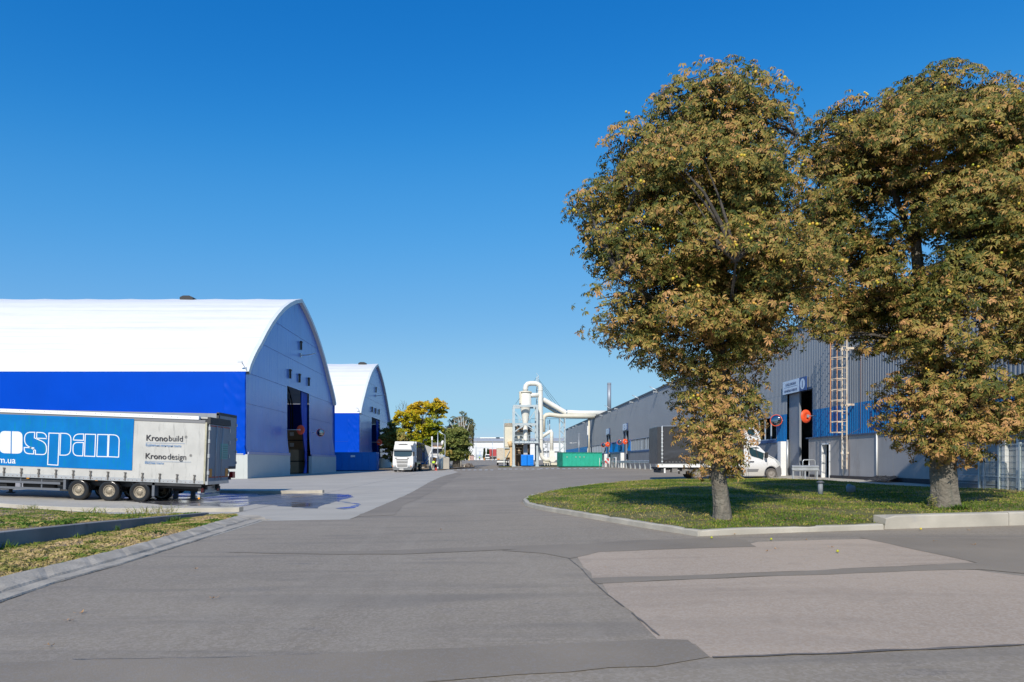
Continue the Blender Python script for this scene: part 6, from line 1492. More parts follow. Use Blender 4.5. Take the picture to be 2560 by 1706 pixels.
m = MB(); w_ = 31/F*37.4; m.tube([(0,0,0),(0,0,.93),(.03,0,.99),(.08,0,1.02),(w_-.08,0,1.02),(w_-.03,0,.99),(w_,0,.93),(w_,0,0)], .03, n=8); m.cyl((w_/2,0,0),(w_/2,0,1.02),.025,n=8); m.build('hoop', galv, o)
a = Vector((17.3,99.5,g(17.3,99.5))); b = Vector((17.0,57,g(17,57)))
guard('guard_rail', a, b, 0, 16, 'long guard rail running from the middle gate to behind the van box', h=1.0, face=(-1,0), post=.16)
a = Vector((17.3,109.5,g(17.3,109))); b = Vector((17.3,103.2,g(17.3,103)))
guard('guard_rail', a, b, 0, 4, 'short guard rail between the two far gates beside the green container', h=1.0, face=(-1,0), post=.14)
m = MB(); x, y = 17.2, 102.9; z0 = g(x,y); m.box((x-.28,y-.04,z0+.6),(x+.28,y+.02,z0+1.35)); hz_ = mk('hazard_stripes', (.75,.75,.72), .5); n_, l_, b_ = nodes(hz_)
wv = n_.new('ShaderNodeTexWave'); wv.inputs['Scale'].default_value = .9; wv.bands_direction = 'DIAGONAL'; cr = n_.new('ShaderNodeValToRGB'); cr.color_ramp.interpolation='CONSTANT'; cr.color_ramp.elements[0].color=(.7,.04,.03,1); cr.color_ramp.elements[1].color=(.8,.8,.78,1); cr.color_ramp.elements[1].position=.5
gg = n_.new('ShaderNodeNewGeometry'); l_.new(gg.outputs['Position'], wv.inputs['Vector']); l_.new(wv.outputs['Color'], cr.inputs[0]); l_.new(cr.outputs[0], b_.inputs['Base Color'])
o = m.build('hazard_board', hz_); tag(o, 'red and white striped hazard board at the end of the short far guard rail', 'hazard board'); m = MB(); m.box((x-.05,y,z0),(x+.05,y+.06,z0+.6)); m.build('board_post', galv, o)
for i, (y, lab) in enumerate(((109.8,'white hoop barrier in front of the farthest gate'),(100.3,'white hoop barrier left of the middle gate'),(95.2,'white hoop barrier right in front of the middle gate'))):
    x = 17.0; z0 = g(x,y); o = thing('hoop_barrier', lab, 'hoop barrier', (x,y,z0)); m = MB(); m.tube([(0,-1.0,0),(0,-1.0,1.45),(0,1.3,1.45),(0,1.3,0)], .06, n=8); m.bar((0,-1,.8),(0,1.3,.8),.05); m.build('hoop', whitem, o)
# bollard light and stub on the lawn
def lawnG(u, v):
    q = G(u, v, .15); return Vector((q.x,q.y,gl(q.x,q.y)))
p = lawnG(2051,1241); s_ = F/p.y
t = thing('bollard', 'short grey bollard with a small cap on the shaded lawn', 'bollard', p); H = 36/s_
m = MB(); m.tube([(0,0,-.02),(0,0,H*.86)], .075, n=12); m.build('post', mk('bollard_grey', (.22,.25,.28), .6), t); m = MB(); m.tube([(0,0,H*.86),(0,0,H*.9),(0,0,H)], [.12,.13,.05], n=12); m.build('cap', mk('cap_dark', (.1,.11,.13), .5), t)
p = lawnG(2127,1234); s_ = F/p.y; H = 18/s_; m = MB(); m.tube([p+Vector((0,0,-.02)),p+Vector((0.0,0,H*.8)),p+Vector((.02,0,H))], [.14,.14,.11], n=14, jit=.2); tag(m.build('stone_post', MATS['bollard_grey']), 'stubby grey stone post right of the bollard on the lawn', 'stone post')
# black sheeting by the wall
y = YF(2245,XF); m = MB(); vs = []
for i in range(24):
    for j in range(6): vs.append((XF-.45-.12*j+.05*noise.noise(Vector((i*.8,j,1))), y-.9+i*.08, ZG+.02+.22*(1-j/5)+.09*abs(noise.noise(Vector((i*.9,j*1.4,3))))))
m.add(vs, [(i*6+j,i*6+j+1,(i+1)*6+j+1,(i+1)*6+j) for i in range(23) for j in range(5)], 0, True); tag(m.build('plastic_sheet', mk('black_plastic', (.02,.02,.022), .25, bump=(9,.8,.05))), 'crumpled black plastic sheet lying at the foot of the concrete wall', 'plastic sheet')

# ================================================================= mesh fence at the right
fw_ = mk('fence_wire', (.48,.55,.55), .45, metal=.3)
FX = 17.55
posts = [2389,2449,2498,2550,2620,2700]; base = 0
t = thing('mesh_fence', 'pale wire mesh fence panels on slim posts at the right edge before the grey wall', 'fence', (FX,24,g(FX,24)))
ys_ = [YF(u,FX) for u in posts]; zt_ = ZV(1109,YF(2550,FX))
for u, y in zip(posts, ys_): z0 = g(FX,y)-.15; m = MB(); m.box((FX-.035,y-.035,z0),(FX+.035,y+.035,zt_+.04)); m.build('post', fw_, t, True)
for a, b in zip(ys_[:-1], ys_[1:]):
    z0 = g(FX,(a+b)/2)+.05; m = MB(); y = b
    while y < a: m.bar((FX,y,z0),(FX,y,zt_),.007); y += .055
    for i in range(9): z = z0+(zt_-z0)*i/8; m.bar((FX-.01,b,z),(FX-.01,a,z),.009)
    for z in (z0+.5,zt_-.03): m.bar((FX-.02,b,z),(FX-.02,a,z),.02)
    m.build('mesh_panel', fw_, t, True)
for i, (u, wd) in enumerate(((2512,.13),(2462,.07))):
    y = YF(u,FX+.25); m = MB(); m.box((FX+.2,y-wd/2,g(FX,y)-.1),(FX+.2+wd,y+wd/2,ZV(1085 if i == 0 else 1115,y))); tag(m.build('white_post', whitem), 'thick white post behind the fence near the right edge' if i == 0 else 'thin white post behind the fence nearer the big trunk', 'post')
# grey porch with door at the far right
t = thing('porch', 'grey entrance porch with a white glazed door at the right edge behind the fence', 'porch', (18.4,23.3,ZG))
m = MB(); m.box((17.9,21.5,ZG),(18.15,23.9,EYE+1.35)); m.build('wall', mk('porch_grey', (.3,.31,.33), .7), t, True)
m = MB(); m.box((17.6,21.3,EYE+1.25),(18.3,24.1,EYE+1.4)); m.build('lintel', lowg, t, True)
m = MB(); m.box((17.85,21.9,ZG),(17.9,22.0,EYE+1.05)); m.box((17.85,23.2,ZG),(17.9,23.3,EYE+1.05)); m.box((17.85,21.9,EYE+.97),(17.9,23.3,EYE+1.05)); m.box((17.86,22.0,ZG),(17.9,23.2,EYE+.0)); d = m.build('door', whitem, t, True); m = MB(); m.box((17.87,22.0,EYE),(17.89,23.2,EYE+.97)); m.build('door_glass', glassd, d)

# ================================================================= person
def person(x, y, z, H, label, rz=0):
    t = thing('person', label, 'person', (x,y,z), (0,0,rz)); s_ = H/1.75
    bm = bmesh.new(); skin = mk('skin', (.5,.32,.24), .6) if 'skin' not in MATS else MATS['skin']
    J = dict(pel=(0,0,.95,.15), waist=(0,0,1.1,.14), chest=(0,0,1.32,.165), neck=(0,-.01,1.5,.06), head=(0,-.03,1.6,.09), top=(0,-.03,1.7,.085),
      shL=(-.19,0,1.42,.07), elL=(-.27,-.08,1.18,.05), haL=(-.24,-.26,1.05,.035), shR=(.19,0,1.42,.07), elR=(.27,.0,1.15,.05), haR=(.25,-.12,.93,.035),
      hiL=(-.1,0,.88,.1), knL=(-.13,-.02,.5,.07), anL=(-.14,.03,.09,.05), toL=(-.15,-.14,.04,.04), hiR=(.1,0,.88,.1), knR=(.13,-.03,.5,.07), anR=(.15,0,.09,.05), toR=(.17,-.17,.04,.04))
    E_ = [('pel','waist'),('waist','chest'),('chest','neck'),('neck','head'),('head','top'),('chest','shL'),('shL','elL'),('elL','haL'),('chest','shR'),('shR','elR'),('elR','haR'),('pel','hiL'),('hiL','knL'),('knL','anL'),('anL','toL'),('pel','hiR'),('hiR','knR'),('knR','anR'),('anR','toR')]
    me = bpy.data.meshes.new('body'); names = list(J); me.from_pydata([tuple(c*s_ for c in J[n][:3]) for n in names], [(names.index(a),names.index(b)) for a,b in E_], [])
    o = bpy.data.objects.new('body', me); S.collection.objects.link(o); o.parent = t
    md = o.modifiers.new('skin','SKIN'); md.use_smooth_shade = True
    for i, n in enumerate(names): me.skin_vertices[0].data[i].radius = (J[n][3]*s_,)*2; me.skin_vertices[0].data[i].use_root = (i == 0)
    o.modifiers.new('sub','SUBSURF').levels = 2; o.modifiers['sub'].render_levels = 2
    bpy.context.view_layer.update(); dg = bpy.context.evaluated_depsgraph_get(); m2 = bpy.data.meshes.new_from_object(o.evaluated_get(dg)); o.modifiers.clear(); o.data = m2
    viz = mk('hi_vis', (.55,.85,.03), .6) if 'hi_vis' not in MATS else MATS['hi_vis']; nav = mk('work_navy', (.03,.035,.07), .8) if 'work_navy' not in MATS else MATS['work_navy']; refl = MATS['white_paint']; hair = mk('hair', (.05,.035,.025), .8) if 'hair' not in MATS else MATS['hair']
    m2.materials.clear(); [m2.materials.append(q) for q in (skin, viz, nav, refl, blackm)]
    for p in m2.polygons:
        c_ = p.center/s_; z_ = c_.z
        p.material_index = 0 if z_ > 1.5 or (abs(c_.x) > .2 and z_ < 1.08) else 1 if z_ > 1.2 else 2 if (z_ > .33 or .22 < z_ < .27) else 3 if z_ > .17 else 2 if z_ > .1 else 4
        if abs(c_.x) > .2 and z_ > 1.08 and z_ < 1.3: p.material_index = 2
    m = MB(); m.ell((0,-.02*s_,1.69*s_),(.1*s_,.11*s_,.09*s_),n=12); m.build('hair', hair, t)
    for sx2 in (-1,1):   # fingers
        J0 = Vector(J['haL' if sx2 < 0 else 'haR'][:3])*s_; m = MB()
        for q in range(4): m.tube([J0, J0+Vector((sx2*.01+(q-1.5)*.018,-.03,-.05))*s_, J0+Vector((sx2*.0+(q-1.5)*.02,-.035,-.09+.008*abs(q-1.5)))*s_], [.011*s_,.009*s_,.007*s_], n=6)
        m.tube([J0, J0+Vector((-sx2*.04,-.03,-.03))*s_], [.012*s_,.009*s_], n=6); m.build('hand', skin, t)
    m = MB(); m.ell((0,-.125*s_,1.61*s_),(.014*s_,.02*s_,.022*s_),n=6)
    for q in (-1,1): m.ell((q*.033*s_,-.108*s_,1.635*s_),(.012*s_,.01*s_,.008*s_),n=6); m.ell((q*.092*s_,-.03*s_,1.62*s_),(.012*s_,.02*s_,.03*s_),n=6)
    m.build('face_features', skin, t); return t
p0 = G(1084,1177); print('PERSON', p0); person(XU(1084,p0.y), p0.y, p0.z, 1.72*27.4/(1.72/p0.y*F), 'person in a yellow-green and navy work suit standing with back turned behind the white lorry', R(170))
px2, py2 = XU(1199,248), 248; person(px2, py2, g(px2,py2), 1.75, 'distant person in a bright yellow vest near the far white van', R(20))
m = MB(); x = XU(1089.5,p0.y+.5); z0 = g(x,p0.y); 
m.cyl((x,p0.y+.5,z0),(x,p0.y+.5,z0+.5),.22,.04,n=16); m.box((x-.25,p0.y+.25,z0),(x+.25,p0.y+.75,z0+.05)); tag(m.build('traffic_cone', mk('cone_red', (.8,.12,.08), .5)), 'small red cone standing right beside the worker', 'cone')
# blue tarpaulin covered stack behind the lorry
Yq = 104; m = MB(); x0, x1 = XU(1052,Yq), XU(1068,Yq); z0 = g(x0,Yq); m.box((x0,Yq,z0+.9),(x1,Yq+2,ZV(1132,Yq)),0,.1); tag(m.build('covered_load', bluec), 'blue covered load standing behind the tail of the white lorry', 'covered load')
# ================================================================= trees
bark = mk('bark', (.17,.15,.12), .9, var=(5,.3), bump=(14,1.0,.06), dirt=(2.2,(.13,.125,.10),.52,(3,3,.6)))
n_, l_, b_ = nodes(bark)
bd = mk('bark_dark', (.07,.06,.05), .9, var=(5,.3), bump=(12,.9,.05))
chest = leaf_mat('chestnut_leaf', [(0,(.03,.05,.010)),(.2,(.085,.10,.017)),(.38,(.19,.172,.036)),(.55,(.32,.235,.055)),(.72,(.41,.245,.075)),(.88,(.46,.235,.09)),(1,(.58,.34,.15))], .55, .08, spec=.22)
conkerm = mk('conker', (.62,.43,.035), .6, bump=(40,.4,.01))
n_, l_, b_ = nodes(conkerm); oi = n_.new('ShaderNodeObjectInfo'); cr = n_.new('ShaderNodeValToRGB'); e_ = cr.color_ramp.elements; e_[0].color = (.38,.40,.03,1); e_[1].color = (.62,.30,.06,1); q_ = e_.new(.5); q_.color = (.62,.46,.035,1)
l_.new(oi.outputs['Random'], cr.inputs[0]); l_.new(cr.outputs[0], b_.inputs['Base Color'])
cm = MB(); cm.ell((0,0,0),(.032,.032,.034),n=8); _c = cm.build('conker', conkerm); conker_mesh = _c.data; bpy.data.objects.remove(_c)
def ortho(n):
    n = n/np.maximum(np.linalg.norm(n,axis=1,keepdims=True),1e-9)
    a = np.cross(n, rng.normal(0,1,n.shape)); a /= np.maximum(np.linalg.norm(a,axis=1,keepdims=True),1e-9); return n, a, np.cross(n,a)
def palmate(C, Nrm, size, tone, k=6):
    """chestnut leaves: k drooping leaflets around each centre C, normal roughly Nrm"""
    n = len(C); nn, a, b = ortho(Nrm); V = []; T = []
    a0 = rng.uniform(0,2*np.pi,n)
    for j in range(k):
        an = a0+(j-(k-1)/2)*(R(300)/k)+rng.normal(0,.1,n); L = size*(1-.28*abs(j-(k-1)/2)/(k/2))*rng.uniform(.8,1.15,n)
        d = a*np.cos(an)[:,None]+b*np.sin(an)[:,None]; droop = rng.uniform(.15,.85,n)
        d = d-nn*0.1; d[:,2] -= droop; d /= np.linalg.norm(d,axis=1,keepdims=True)
        s = np.cross(d, nn); s /= np.maximum(np.linalg.norm(s,axis=1,keepdims=True),1e-9); up = np.cross(s,d)
        curl = rng.uniform(-.1,.8,n)[:,None]; W = (L*.17*rng.uniform(.6,1.1,n))[:,None]; Lc = L[:,None]
        base = C+d*Lc*.06; mid = C+d*Lc*.62; tip = C+d*Lc+up*(-Lc*curl*.5)+s*Lc*rng.normal(0,.06,n)[:,None]
        l1 = C+d*Lc*.60+s*W+up*W*.45; r1 = C+d*Lc*.60-s*W+up*W*.45
        V.append(np.stack([base,l1,mid,r1,tip],1)); tj = np.clip(tone+rng.normal(0,.09,n),0,1)
        T.append(np.stack([tj-.1,tj+.16,tj-.12,tj+.16,tj+.3],1))
    V = np.concatenate(V); T = np.clip(np.concatenate(T),0,1); m_ = len(V); I = np.arange(m_)[:,None]*5
    Fc = np.concatenate([I+np.array([[0,1,2]]), I+np.array([[0,2,3]]), I+np.array([[1,4,2]]), I+np.array([[2,4,3]])]); return V.reshape(-1,3), Fc, T.reshape(-1)
def in_profile(P_, prof, f, Y0_, slack):
    """keep what lies inside a crown body whose half widths at each height are listed; the same body in depth"""
    pr = np.array(prof,float); zz = EYE+(V0-pr[:,0])/F*Y0_; xl = (pr[:,1]-U0)/F*Y0_; xr = (pr[:,2]-U0)/F*Y0_; o = np.argsort(zz)
    L = np.interp(P_[:,2], zz[o], xl[o], left=9e9, right=9e9); Rr_ = np.interp(P_[:,2], zz[o], xr[o], left=-9e9, right=-9e9)
    cx, hx = (L+Rr_)/2, (Rr_-L)/2; hy = np.clip(hx, .01, 3.2)
    return (hx > 0) & ((((P_[:,0]-cx)/np.maximum(hx,.01))**2+((P_[:,1]-Y0_)/hy)**2) < slack**2)
def crown_clumps(lobes, n, rr=(.5,.85)):
    """clump centres near the surface of the union of lobes (cx,cy,cz,rx,ry,rz)"""
    L = np.array(lobes,float); wgt = (L[:,3]*L[:,4]+L[:,4]*L[:,5]+L[:,3]*L[:,5]); C = []; 
    while len(C) < n:
        i = rng.choice(len(L), p=wgt/wgt.sum()); v = rng.normal(0,1,3); v /= np.linalg.norm(v); r = rng.uniform(.6,1.0); p = L[i,:3]+v*L[i,3:]*r
        q = ((p-L[:,:3])/L[:,3:]); d = (q**2).sum(1)**.5; d[i] = 9
        if d.min() < .55: continue
        if C:
            dd = np.linalg.norm(np.array([c[0] for c in C])-p,axis=1).min()
            if dd < .40: continue
        C.append((p, v, rng.uniform(*rr)))
    return C
def chestnut(name, label, base, trunk, limbs, lobes, nclump, per, size, low_tone, twigs=(), profile=None):
    t = thing(name, label, 'tree', base, group='horse chestnuts on the lawn'); b = Vector(base)
    m = MB()
    # main stem with a flared, furrowed foot
    k = 30; vs = []; pts = [Vector(p) for p, r in trunk]; rad = [r for p, r in trunk]
    fine = []; 
    for i in range(len(pts)-1):
        for q in range(8): f = q/8; fine.append((pts[i].lerp(pts[i+1],f), rad[i]*(1-f)+rad[i+1]*f))
    fine.append((pts[-1],rad[-1])); Z0 = pts[0].z
    for i, (p, r) in enumerate(fine):
        hgt = p.z-Z0
        for j in range(k):
            a = 2*math.pi*j/k; fl = 1+.12*math.exp(-hgt*2.2)*math.sin(a*5+1)+.07*noise.noise(Vector((math.cos(a)*2.2,math.sin(a)*2.2,hgt*1.3)))+.035*noise.noise(Vector((math.cos(a)*7,math.sin(a)*7,hgt*3)))
            vs.append((p.x+math.cos(a)*r*fl, p.y+math.sin(a)*r*fl, p.z))
    m.add(vs, [(i*k+j, i*k+(j+1)%k, (i+1)*k+(j+1)%k, (i+1)*k+j) for i in range(len(fine)-1) for j in range(k)], 0, True)
    m.build('trunk', bark, t, True)
    for lb in limbs:
        m = MB(); q = [Vector(p) for p in lb[0]]; m.tube(q, [r_*.8 for r_ in lb[1]], n=12, jit=.18); m.build('limb', bd if lb[1][0] < .2 else bark, t, True)
    C = crown_clumps(lobes, nclump); top = [Vector(p) for p, r in trunk[len(trunk)//3:]]+[Vector(p) for lb in limbs for p in lb[0][1:]]
    # branches reaching into the clumps
    m = MB()
    for c_, v, r in C:
        p = Vector(c_)
        if rng.random() < .75:
            o = min(top, key=lambda q: (q-p).length+max(0,q.z-p.z+.3)*2.0); L = (p-o).length
            if L < .3: continue
            md = o.lerp(p,.5)+Vector((rng.normal(0,.1),rng.normal(0,.1),L*.08)); r0 = min(.09,.018+L*.014); m.tube([o,o.lerp(md,.5)+Vector((0,0,.04*L)),md,p], [r0,r0*.7,r0*.5,.009], n=6, cap=False)
    for tw in twigs: m.tube([Vector(p) for p in tw], [.02,.014,.008][:len(tw)], n=5)
    m.build('branches', bd, t, True)
    P_, N_, T_ = [], [], []
    for c_, v, r in C:
        n = int(per*r*r*rng.uniform(.7,1.25)); th = np.arccos(1-rng.uniform(0,1.35,n)); ph = rng.uniform(0,2*np.pi,n)
        d = np.stack([np.sin(th)*np.cos(ph),np.sin(th)*np.sin(ph),np.cos(th)],1); rad_ = r*np.sqrt(rng.uniform(.42,1.1,n))
        pt = c_+d*rad_[:,None]*np.array([1,1,.48]); pt[:,2] -= .36*(np.hypot(d[:,0],d[:,1])*rad_)**2/r
        nm = d*np.array([.9,.9,1])+v*.35+rng.normal(0,.24,(n,3)); nm[:,2] += .35; nm[:,1] -= .25
        ct = rng.normal(0,.07); z = pt[:,2]-b.z
        P_.append(pt); N_.append(nm); T_.append(np.clip(.36+ct*1.4+rng.normal(0,.22,n)+low_tone*np.clip(1-(z-1)/4.5,0,1),0,1))
    P_, N_, T_ = map(np.concatenate,(P_,N_,T_))
    def n3(p, s, o): return (np.sin(p[:,0]*s+o+1.3*np.sin(p[:,2]*s*.8+o))+np.sin(p[:,1]*s*1.1+2*o+1.1*np.sin(p[:,0]*s*.9))+np.sin(p[:,2]*s*1.35+3*o+np.sin(p[:,1]*s)))/3
    kk = in_profile(P_, profile, None, base[1], 1.0+.05*rng.normal(0,1,len(P_))+.09*n3(P_,3.1,base[0])); kk &= (n3(P_,2.6,base[0]+1) > -.36+.12*rng.normal(0,1,len(P_))) | (P_[:,2]-base[2] < 3.2); P_,N_,T_ = P_[kk],N_[kk],T_[kk]
    V, Fc, T = palmate(P_, N_, size*rng.uniform(.75,1.2,len(P_)), T_)
    V = V-np.array(base); tri_mesh('foliage', V, Fc, T, chest, t)
    # conkers, in ones, twos and threes, on the outside of the crown facing the road
    cell = {}
    for i in range(len(P_)):
        k_ = (int(P_[i,0]/P_[i,1]/.012), int((P_[i,2]-EYE)/P_[i,1]/.012))
        if k_ not in cell or P_[i,1] < P_[cell[k_],1]: cell[k_] = i
    idx = rng.permutation(list(cell.values())); cnt = 0
    for i in idx:
        p = P_[i]
        if p[2]-b.z < 2.6 or rng.random() > .8: continue
        for q in range(rng.choice([1,2,2,3])):
            if cnt >= 98: break
            o = bpy.data.objects.new('conker', conker_mesh); S.collection.objects.link(o); o.parent = t
            s_ = rng.uniform(.7,1.0); o.scale = (s_,)*3; o.location = Vector(p)-b+Vector((rng.normal(0,.06), -.06-rng.uniform(0,.06), rng.normal(-.02,.03)))
            cnt += 1
        if cnt >= 98: break
    return t
# --- first chestnut (single trunk); plane of its stem
q = G(1806,1299,.14); YA = q.y; zA = gl(q.x,q.y)-.03; sA = F/YA
def A(u, v, dy=0): return (XU(u,YA), YA+dy, ZV(v,YA))
trunkA = [((*A(1806,1300)[:2],zA-.1),27/sA),((*A(1806,1290)[:2],zA+.12),22.5/sA),(A(1803,1250),19.5/sA),(A(1797,1190),18/sA),(A(1796,1130),17.5/sA),(A(1799,1050),17/sA),(A(1801,960),16/sA),(A(1800,880),14/sA),(A(1792,780),12/sA),(A(1790,650),9.5/sA),(A(1800,500),7/sA),(A(1806,350),4.5/sA),(A(1810,230),2.5/sA)]
limbsA = [([A(1799,900),A(1740,830,-.3),A(1640,770,-.5),A(1530,720,-.8)],[.10,.08,.055,.02]),([A(1796,800),A(1860,720,-.2),A(1960,660,.2)],[.10,.07,.02]),
          ([A(1792,700),A(1700,580,.6),A(1560,470,.8)],[.09,.06,.02]),([A(1798,620),A(1880,500,-.5),A(1950,380,-.8)],[.08,.05,.02]),([A(1800,520),A(1720,400,-.6),A(1620,300,-.9)],[.07,.05,.02]),
          ([A(1798,860),A(1790,800,-.9),A(1760,720,-2.0)],[.09,.06,.02]),([A(1798,860),A(1830,800,.9),A(1850,700,2.2)],[.09,.06,.02])]
def lobe(f, u, v, ru, rv, rd, dy, sc):
    x, y, z = f(u, v, dy); sh = lambda r: max(r*.7, r-.36); return (x,y,z,sh(ru/sc),sh(rd),sh(rv/sc))
lobesA = [lobe(A,*a,sA) for a in (
 (1815,300,145,140,1.7,0),(1700,300,85,105,1.1,-.4),(1905,300,70,110,1.1,.2),
 (1590,390,105,95,1.2,-.2),(1500,500,92,70,1.0,.2),(1650,470,150,110,1.7,-.8),(1780,480,190,150,2.3,0),(1930,480,110,140,1.6,.4),
 (1520,610,100,85,1.3,0),(1650,640,150,110,1.9,-1.0),(1820,660,170,130,2.4,-.2),(1990,660,95,110,1.6,.2),
 (1510,760,78,55,1.0,-.4),(1610,790,120,75,1.4,.2),(1740,800,150,85,1.8,-.8),(1900,790,130,75,1.6,0),(1990,770,75,70,1.1,-.3),
 (1480,810,40,22,.5,0),(1610,862,45,32,.6,-.2),(1700,900,110,50,1.0,.2),(1840,880,75,50,.9,0),
 (1745,985,80,60,.7,0),(1845,1000,65,60,.6,.1),(1790,1060,110,62,.75,-.1),(1730,1100,60,40,.5,0),(1800,1140,75,42,.55,-.1),(1858,1150,42,40,.4,0),(1780,930,55,40,.7,0))]
PROFA = [(128,1800,1850),(140,1750,1890),(160,1700,1930),(195,1645,1972),(235,1615,1985),(262,1560,1992),(275,1500,1996),(330,1465,2002),(400,1465,2015),(440,1430,2030),(480,1412,2050),(540,1420,2075),(600,1424,2090),(632,1490,2100),(690,1500,2105),(720,1460,2105),(760,1440,2100),(800,1425,2085),(825,1440,2050),(850,1490,2020),(880,1540,1985),(915,1600,1950),(950,1650,1925),(1000,1668,1930),(1050,1662,1920),(1100,1680,1900),(1130,1690,1876),(1185,1712,1866),(1200,1750,1845)]
PROFB = [(143,2310,2355),(162,2285,2480),(185,2265,2500),(210,2220,2620),(240,2120,2720),(285,2010,2780),(400,1995,2860),(600,1990,2890),(760,1995,2870),(800,2015,2860),(840,2060,2850),(880,2140,2830),(920,2190,2780),(960,2200,2700),(1000,2195,2640),(1060,2185,2610),(1100,2210,2570),(1125,2225,2520),(1150,2285,2450),(1175,2330,2420)]
twigsA = [[A(1640,860,-.3),A(1600,885,-.4),A(1585,893,-.45)],[A(1600,880,0),A(1570,915,0)]]
chestnut('chestnut_tree', 'nearer horse chestnut with a single slim trunk, browning leaves and yellow conkers', (A(1806,0)[0],YA,zA), trunkA, limbsA, lobesA, 400, 210, .135, .22, twigsA, PROFA)
# --- second chestnut (thick forked trunk)
q = G(2362,1270,.14); YB_ = q.y; zB = gl(q.x,q.y)-.03; sB = F/YB_
def Bt(u, v, dy=0): return (XU(u,YB_), YB_+dy, ZV(v,YB_))
trunkB = [((*Bt(2362,1272)[:2],zB-.1),40/sB),((*Bt(2362,1260)[:2],zB+.08),35/sB),(Bt(2361,1220),30/sB),(Bt(2358,1160),28/sB),(Bt(2357,1110),30/sB),(Bt(2350,1060),26/sB),(Bt(2330,980),21/sB),(Bt(2318,880),18/sB),(Bt(2305,760),15/sB),(Bt(2290,620),12/sB),(Bt(2285,450),8/sB),(Bt(2300,280),4/sB)]
limbsB = [([Bt(2366,1100),Bt(2400,1030,-.1),Bt(2435,930,-.1),Bt(2470,800,0),Bt(2500,640,.3),Bt(2540,420,.2)],[.24,.23,.20,.17,.13,.05]),
          ([Bt(2318,880),Bt(2250,760,.3),Bt(2150,650,.6),Bt(2060,560,.8)],[.16,.11,.08,.02]),([Bt(2305,760),Bt(2360,620,-.8),Bt(2400,450,-1.2)],[.13,.09,.03]),
          ([Bt(2290,620),Bt(2200,450,-.3),Bt(2120,340,0)],[.10,.07,.02]),([Bt(2470,800),Bt(2560,700,-.5),Bt(2680,560,0)],[.13,.09,.03]),([Bt(2310,820),Bt(2290,740,1.2),Bt(2260,600,2.6)],[.13,.09,.03]),([Bt(2350,1050),Bt(2352,960,.05),Bt(2350,860,.1),Bt(2330,760,.1)],[.15,.13,.10,.06])]
lobesB = [lobe(Bt,*a,sB) for a in (
 (2330,270,130,110,1.6,0),(2210,320,140,85,1.5,.3),(2085,350,115,95,1.5,.0),(2150,300,90,70,1.3,.2),(2540,300,90,90,1.3,0),(2450,260,90,80,1.2,.2),(2560,330,110,110,1.5,0),(2690,400,110,140,1.6,0),
 (2300,400,230,130,2.4,-.4),(2120,470,130,100,1.6,.4),(2480,450,170,130,2.1,-.6),(2650,560,150,150,2.0,0),(2330,560,140,80,1.8,-1.4),
 (2090,580,90,90,1.3,.6),(2230,600,120,90,1.6,1.2),(2470,600,150,120,1.8,-.8),(2350,690,110,90,1.3,-1.3),(2570,720,110,110,1.4,-.6),(2070,700,70,80,1.2,1.0),
 (2180,760,110,60,1.3,1.3),(2280,740,90,60,1.2,.6),(2060,830,60,40,.8,.6),(2250,830,70,40,1.0,.6),(2390,800,80,60,1.0,-1.0),(2520,850,70,60,1.0,-.5),(2650,800,100,120,1.5,0),
 (2290,960,75,55,.7,-.4),(2260,1040,95,45,.8,-.4),(2350,1010,110,70,.9,-.5),(2430,1060,105,45,.9,-.4),(2330,1110,105,48,.8,-.4),(2490,1040,65,45,.8,-.2),(2250,1100,50,30,.5,-.3),(2400,1135,60,28,.5,-.5),(2580,980,70,60,.9,-.2),(2310,920,85,60,.9,-.6),(2280,850,90,60,1.0,-.7),(2350,860,90,70,1.0,-.9),(2300,770,110,70,1.3,-1.0),(2390,960,80,60,.8,-.5),(2235,980,55,50,.7,-.3),(2200,700,90,60,1.2,-.4))]
chestnut('chestnut_tree', 'farther horse chestnut with a thick forked trunk and dense conkers at the right edge', (Bt(2362,0)[0],YB_,zB), trunkB, limbsB, lobesB, 600, 210, .15, .22,
   [[Bt(2200,690,0),Bt(2150,715,-.1),Bt(2110,705,-.2)],[Bt(2190,660,0),Bt(2140,690,-.1)]], PROFB)
# tufts of grass at the foot of the big trunk
p = lawnG(2395,1276); tuft('weed', 'dark green grass clump at the foot of the thick forked trunk', p, 110, .16, .3, .12)
p = lawnG(2330,1277); tuft('weed', 'two thin seeding stems left of the thick forked trunk', p, 9, .42, .2, .45, True)
p = lawnG(2308,1275); tuft('weed', 'small leafy weed at the far left of the thick forked trunk foot', p, 9, .22, .1, .25, True)

# --- small leaf trees in the distance
def leaf_cloud(C, r, per, size, tones, mat, parent, base, name='foliage', droop=0):
    P_ = []; T_ = []
    for c_, rr, tn in zip(C, r, tones):
        n = int(per*rng.uniform(.7,1.3)); d = rng.normal(0,1,(n,3)); d /= np.linalg.norm(d,axis=1,keepdims=True); d[:,2] = np.abs(d[:,2])*.9-.25
        P_.append(c_+d*(rr*rng.uniform(.4,1.05,n)[:,None])); T_.append(np.clip(tn+rng.normal(0,.12,n),0,1))
    P_, T_ = np.concatenate(P_), np.concatenate(T_); n = len(P_); nn, a, b = ortho(rng.normal(0,.6,(n,3))+np.array([0,-.5,.8])); s = size*rng.uniform(.6,1.3,n)[:,None]
    V = np.stack([P_-a*s, P_+b*s*.6, P_+a*s-np.array([0,0,droop])*s, P_-b*s*.6],1).reshape(-1,3)-np.array(base); I = np.arange(n)[:,None]*4
    return tri_mesh(name, V, np.concatenate([I+np.array([[0,1,2]]),I+np.array([[0,2,3]])]), np.repeat(T_,4), mat, parent)
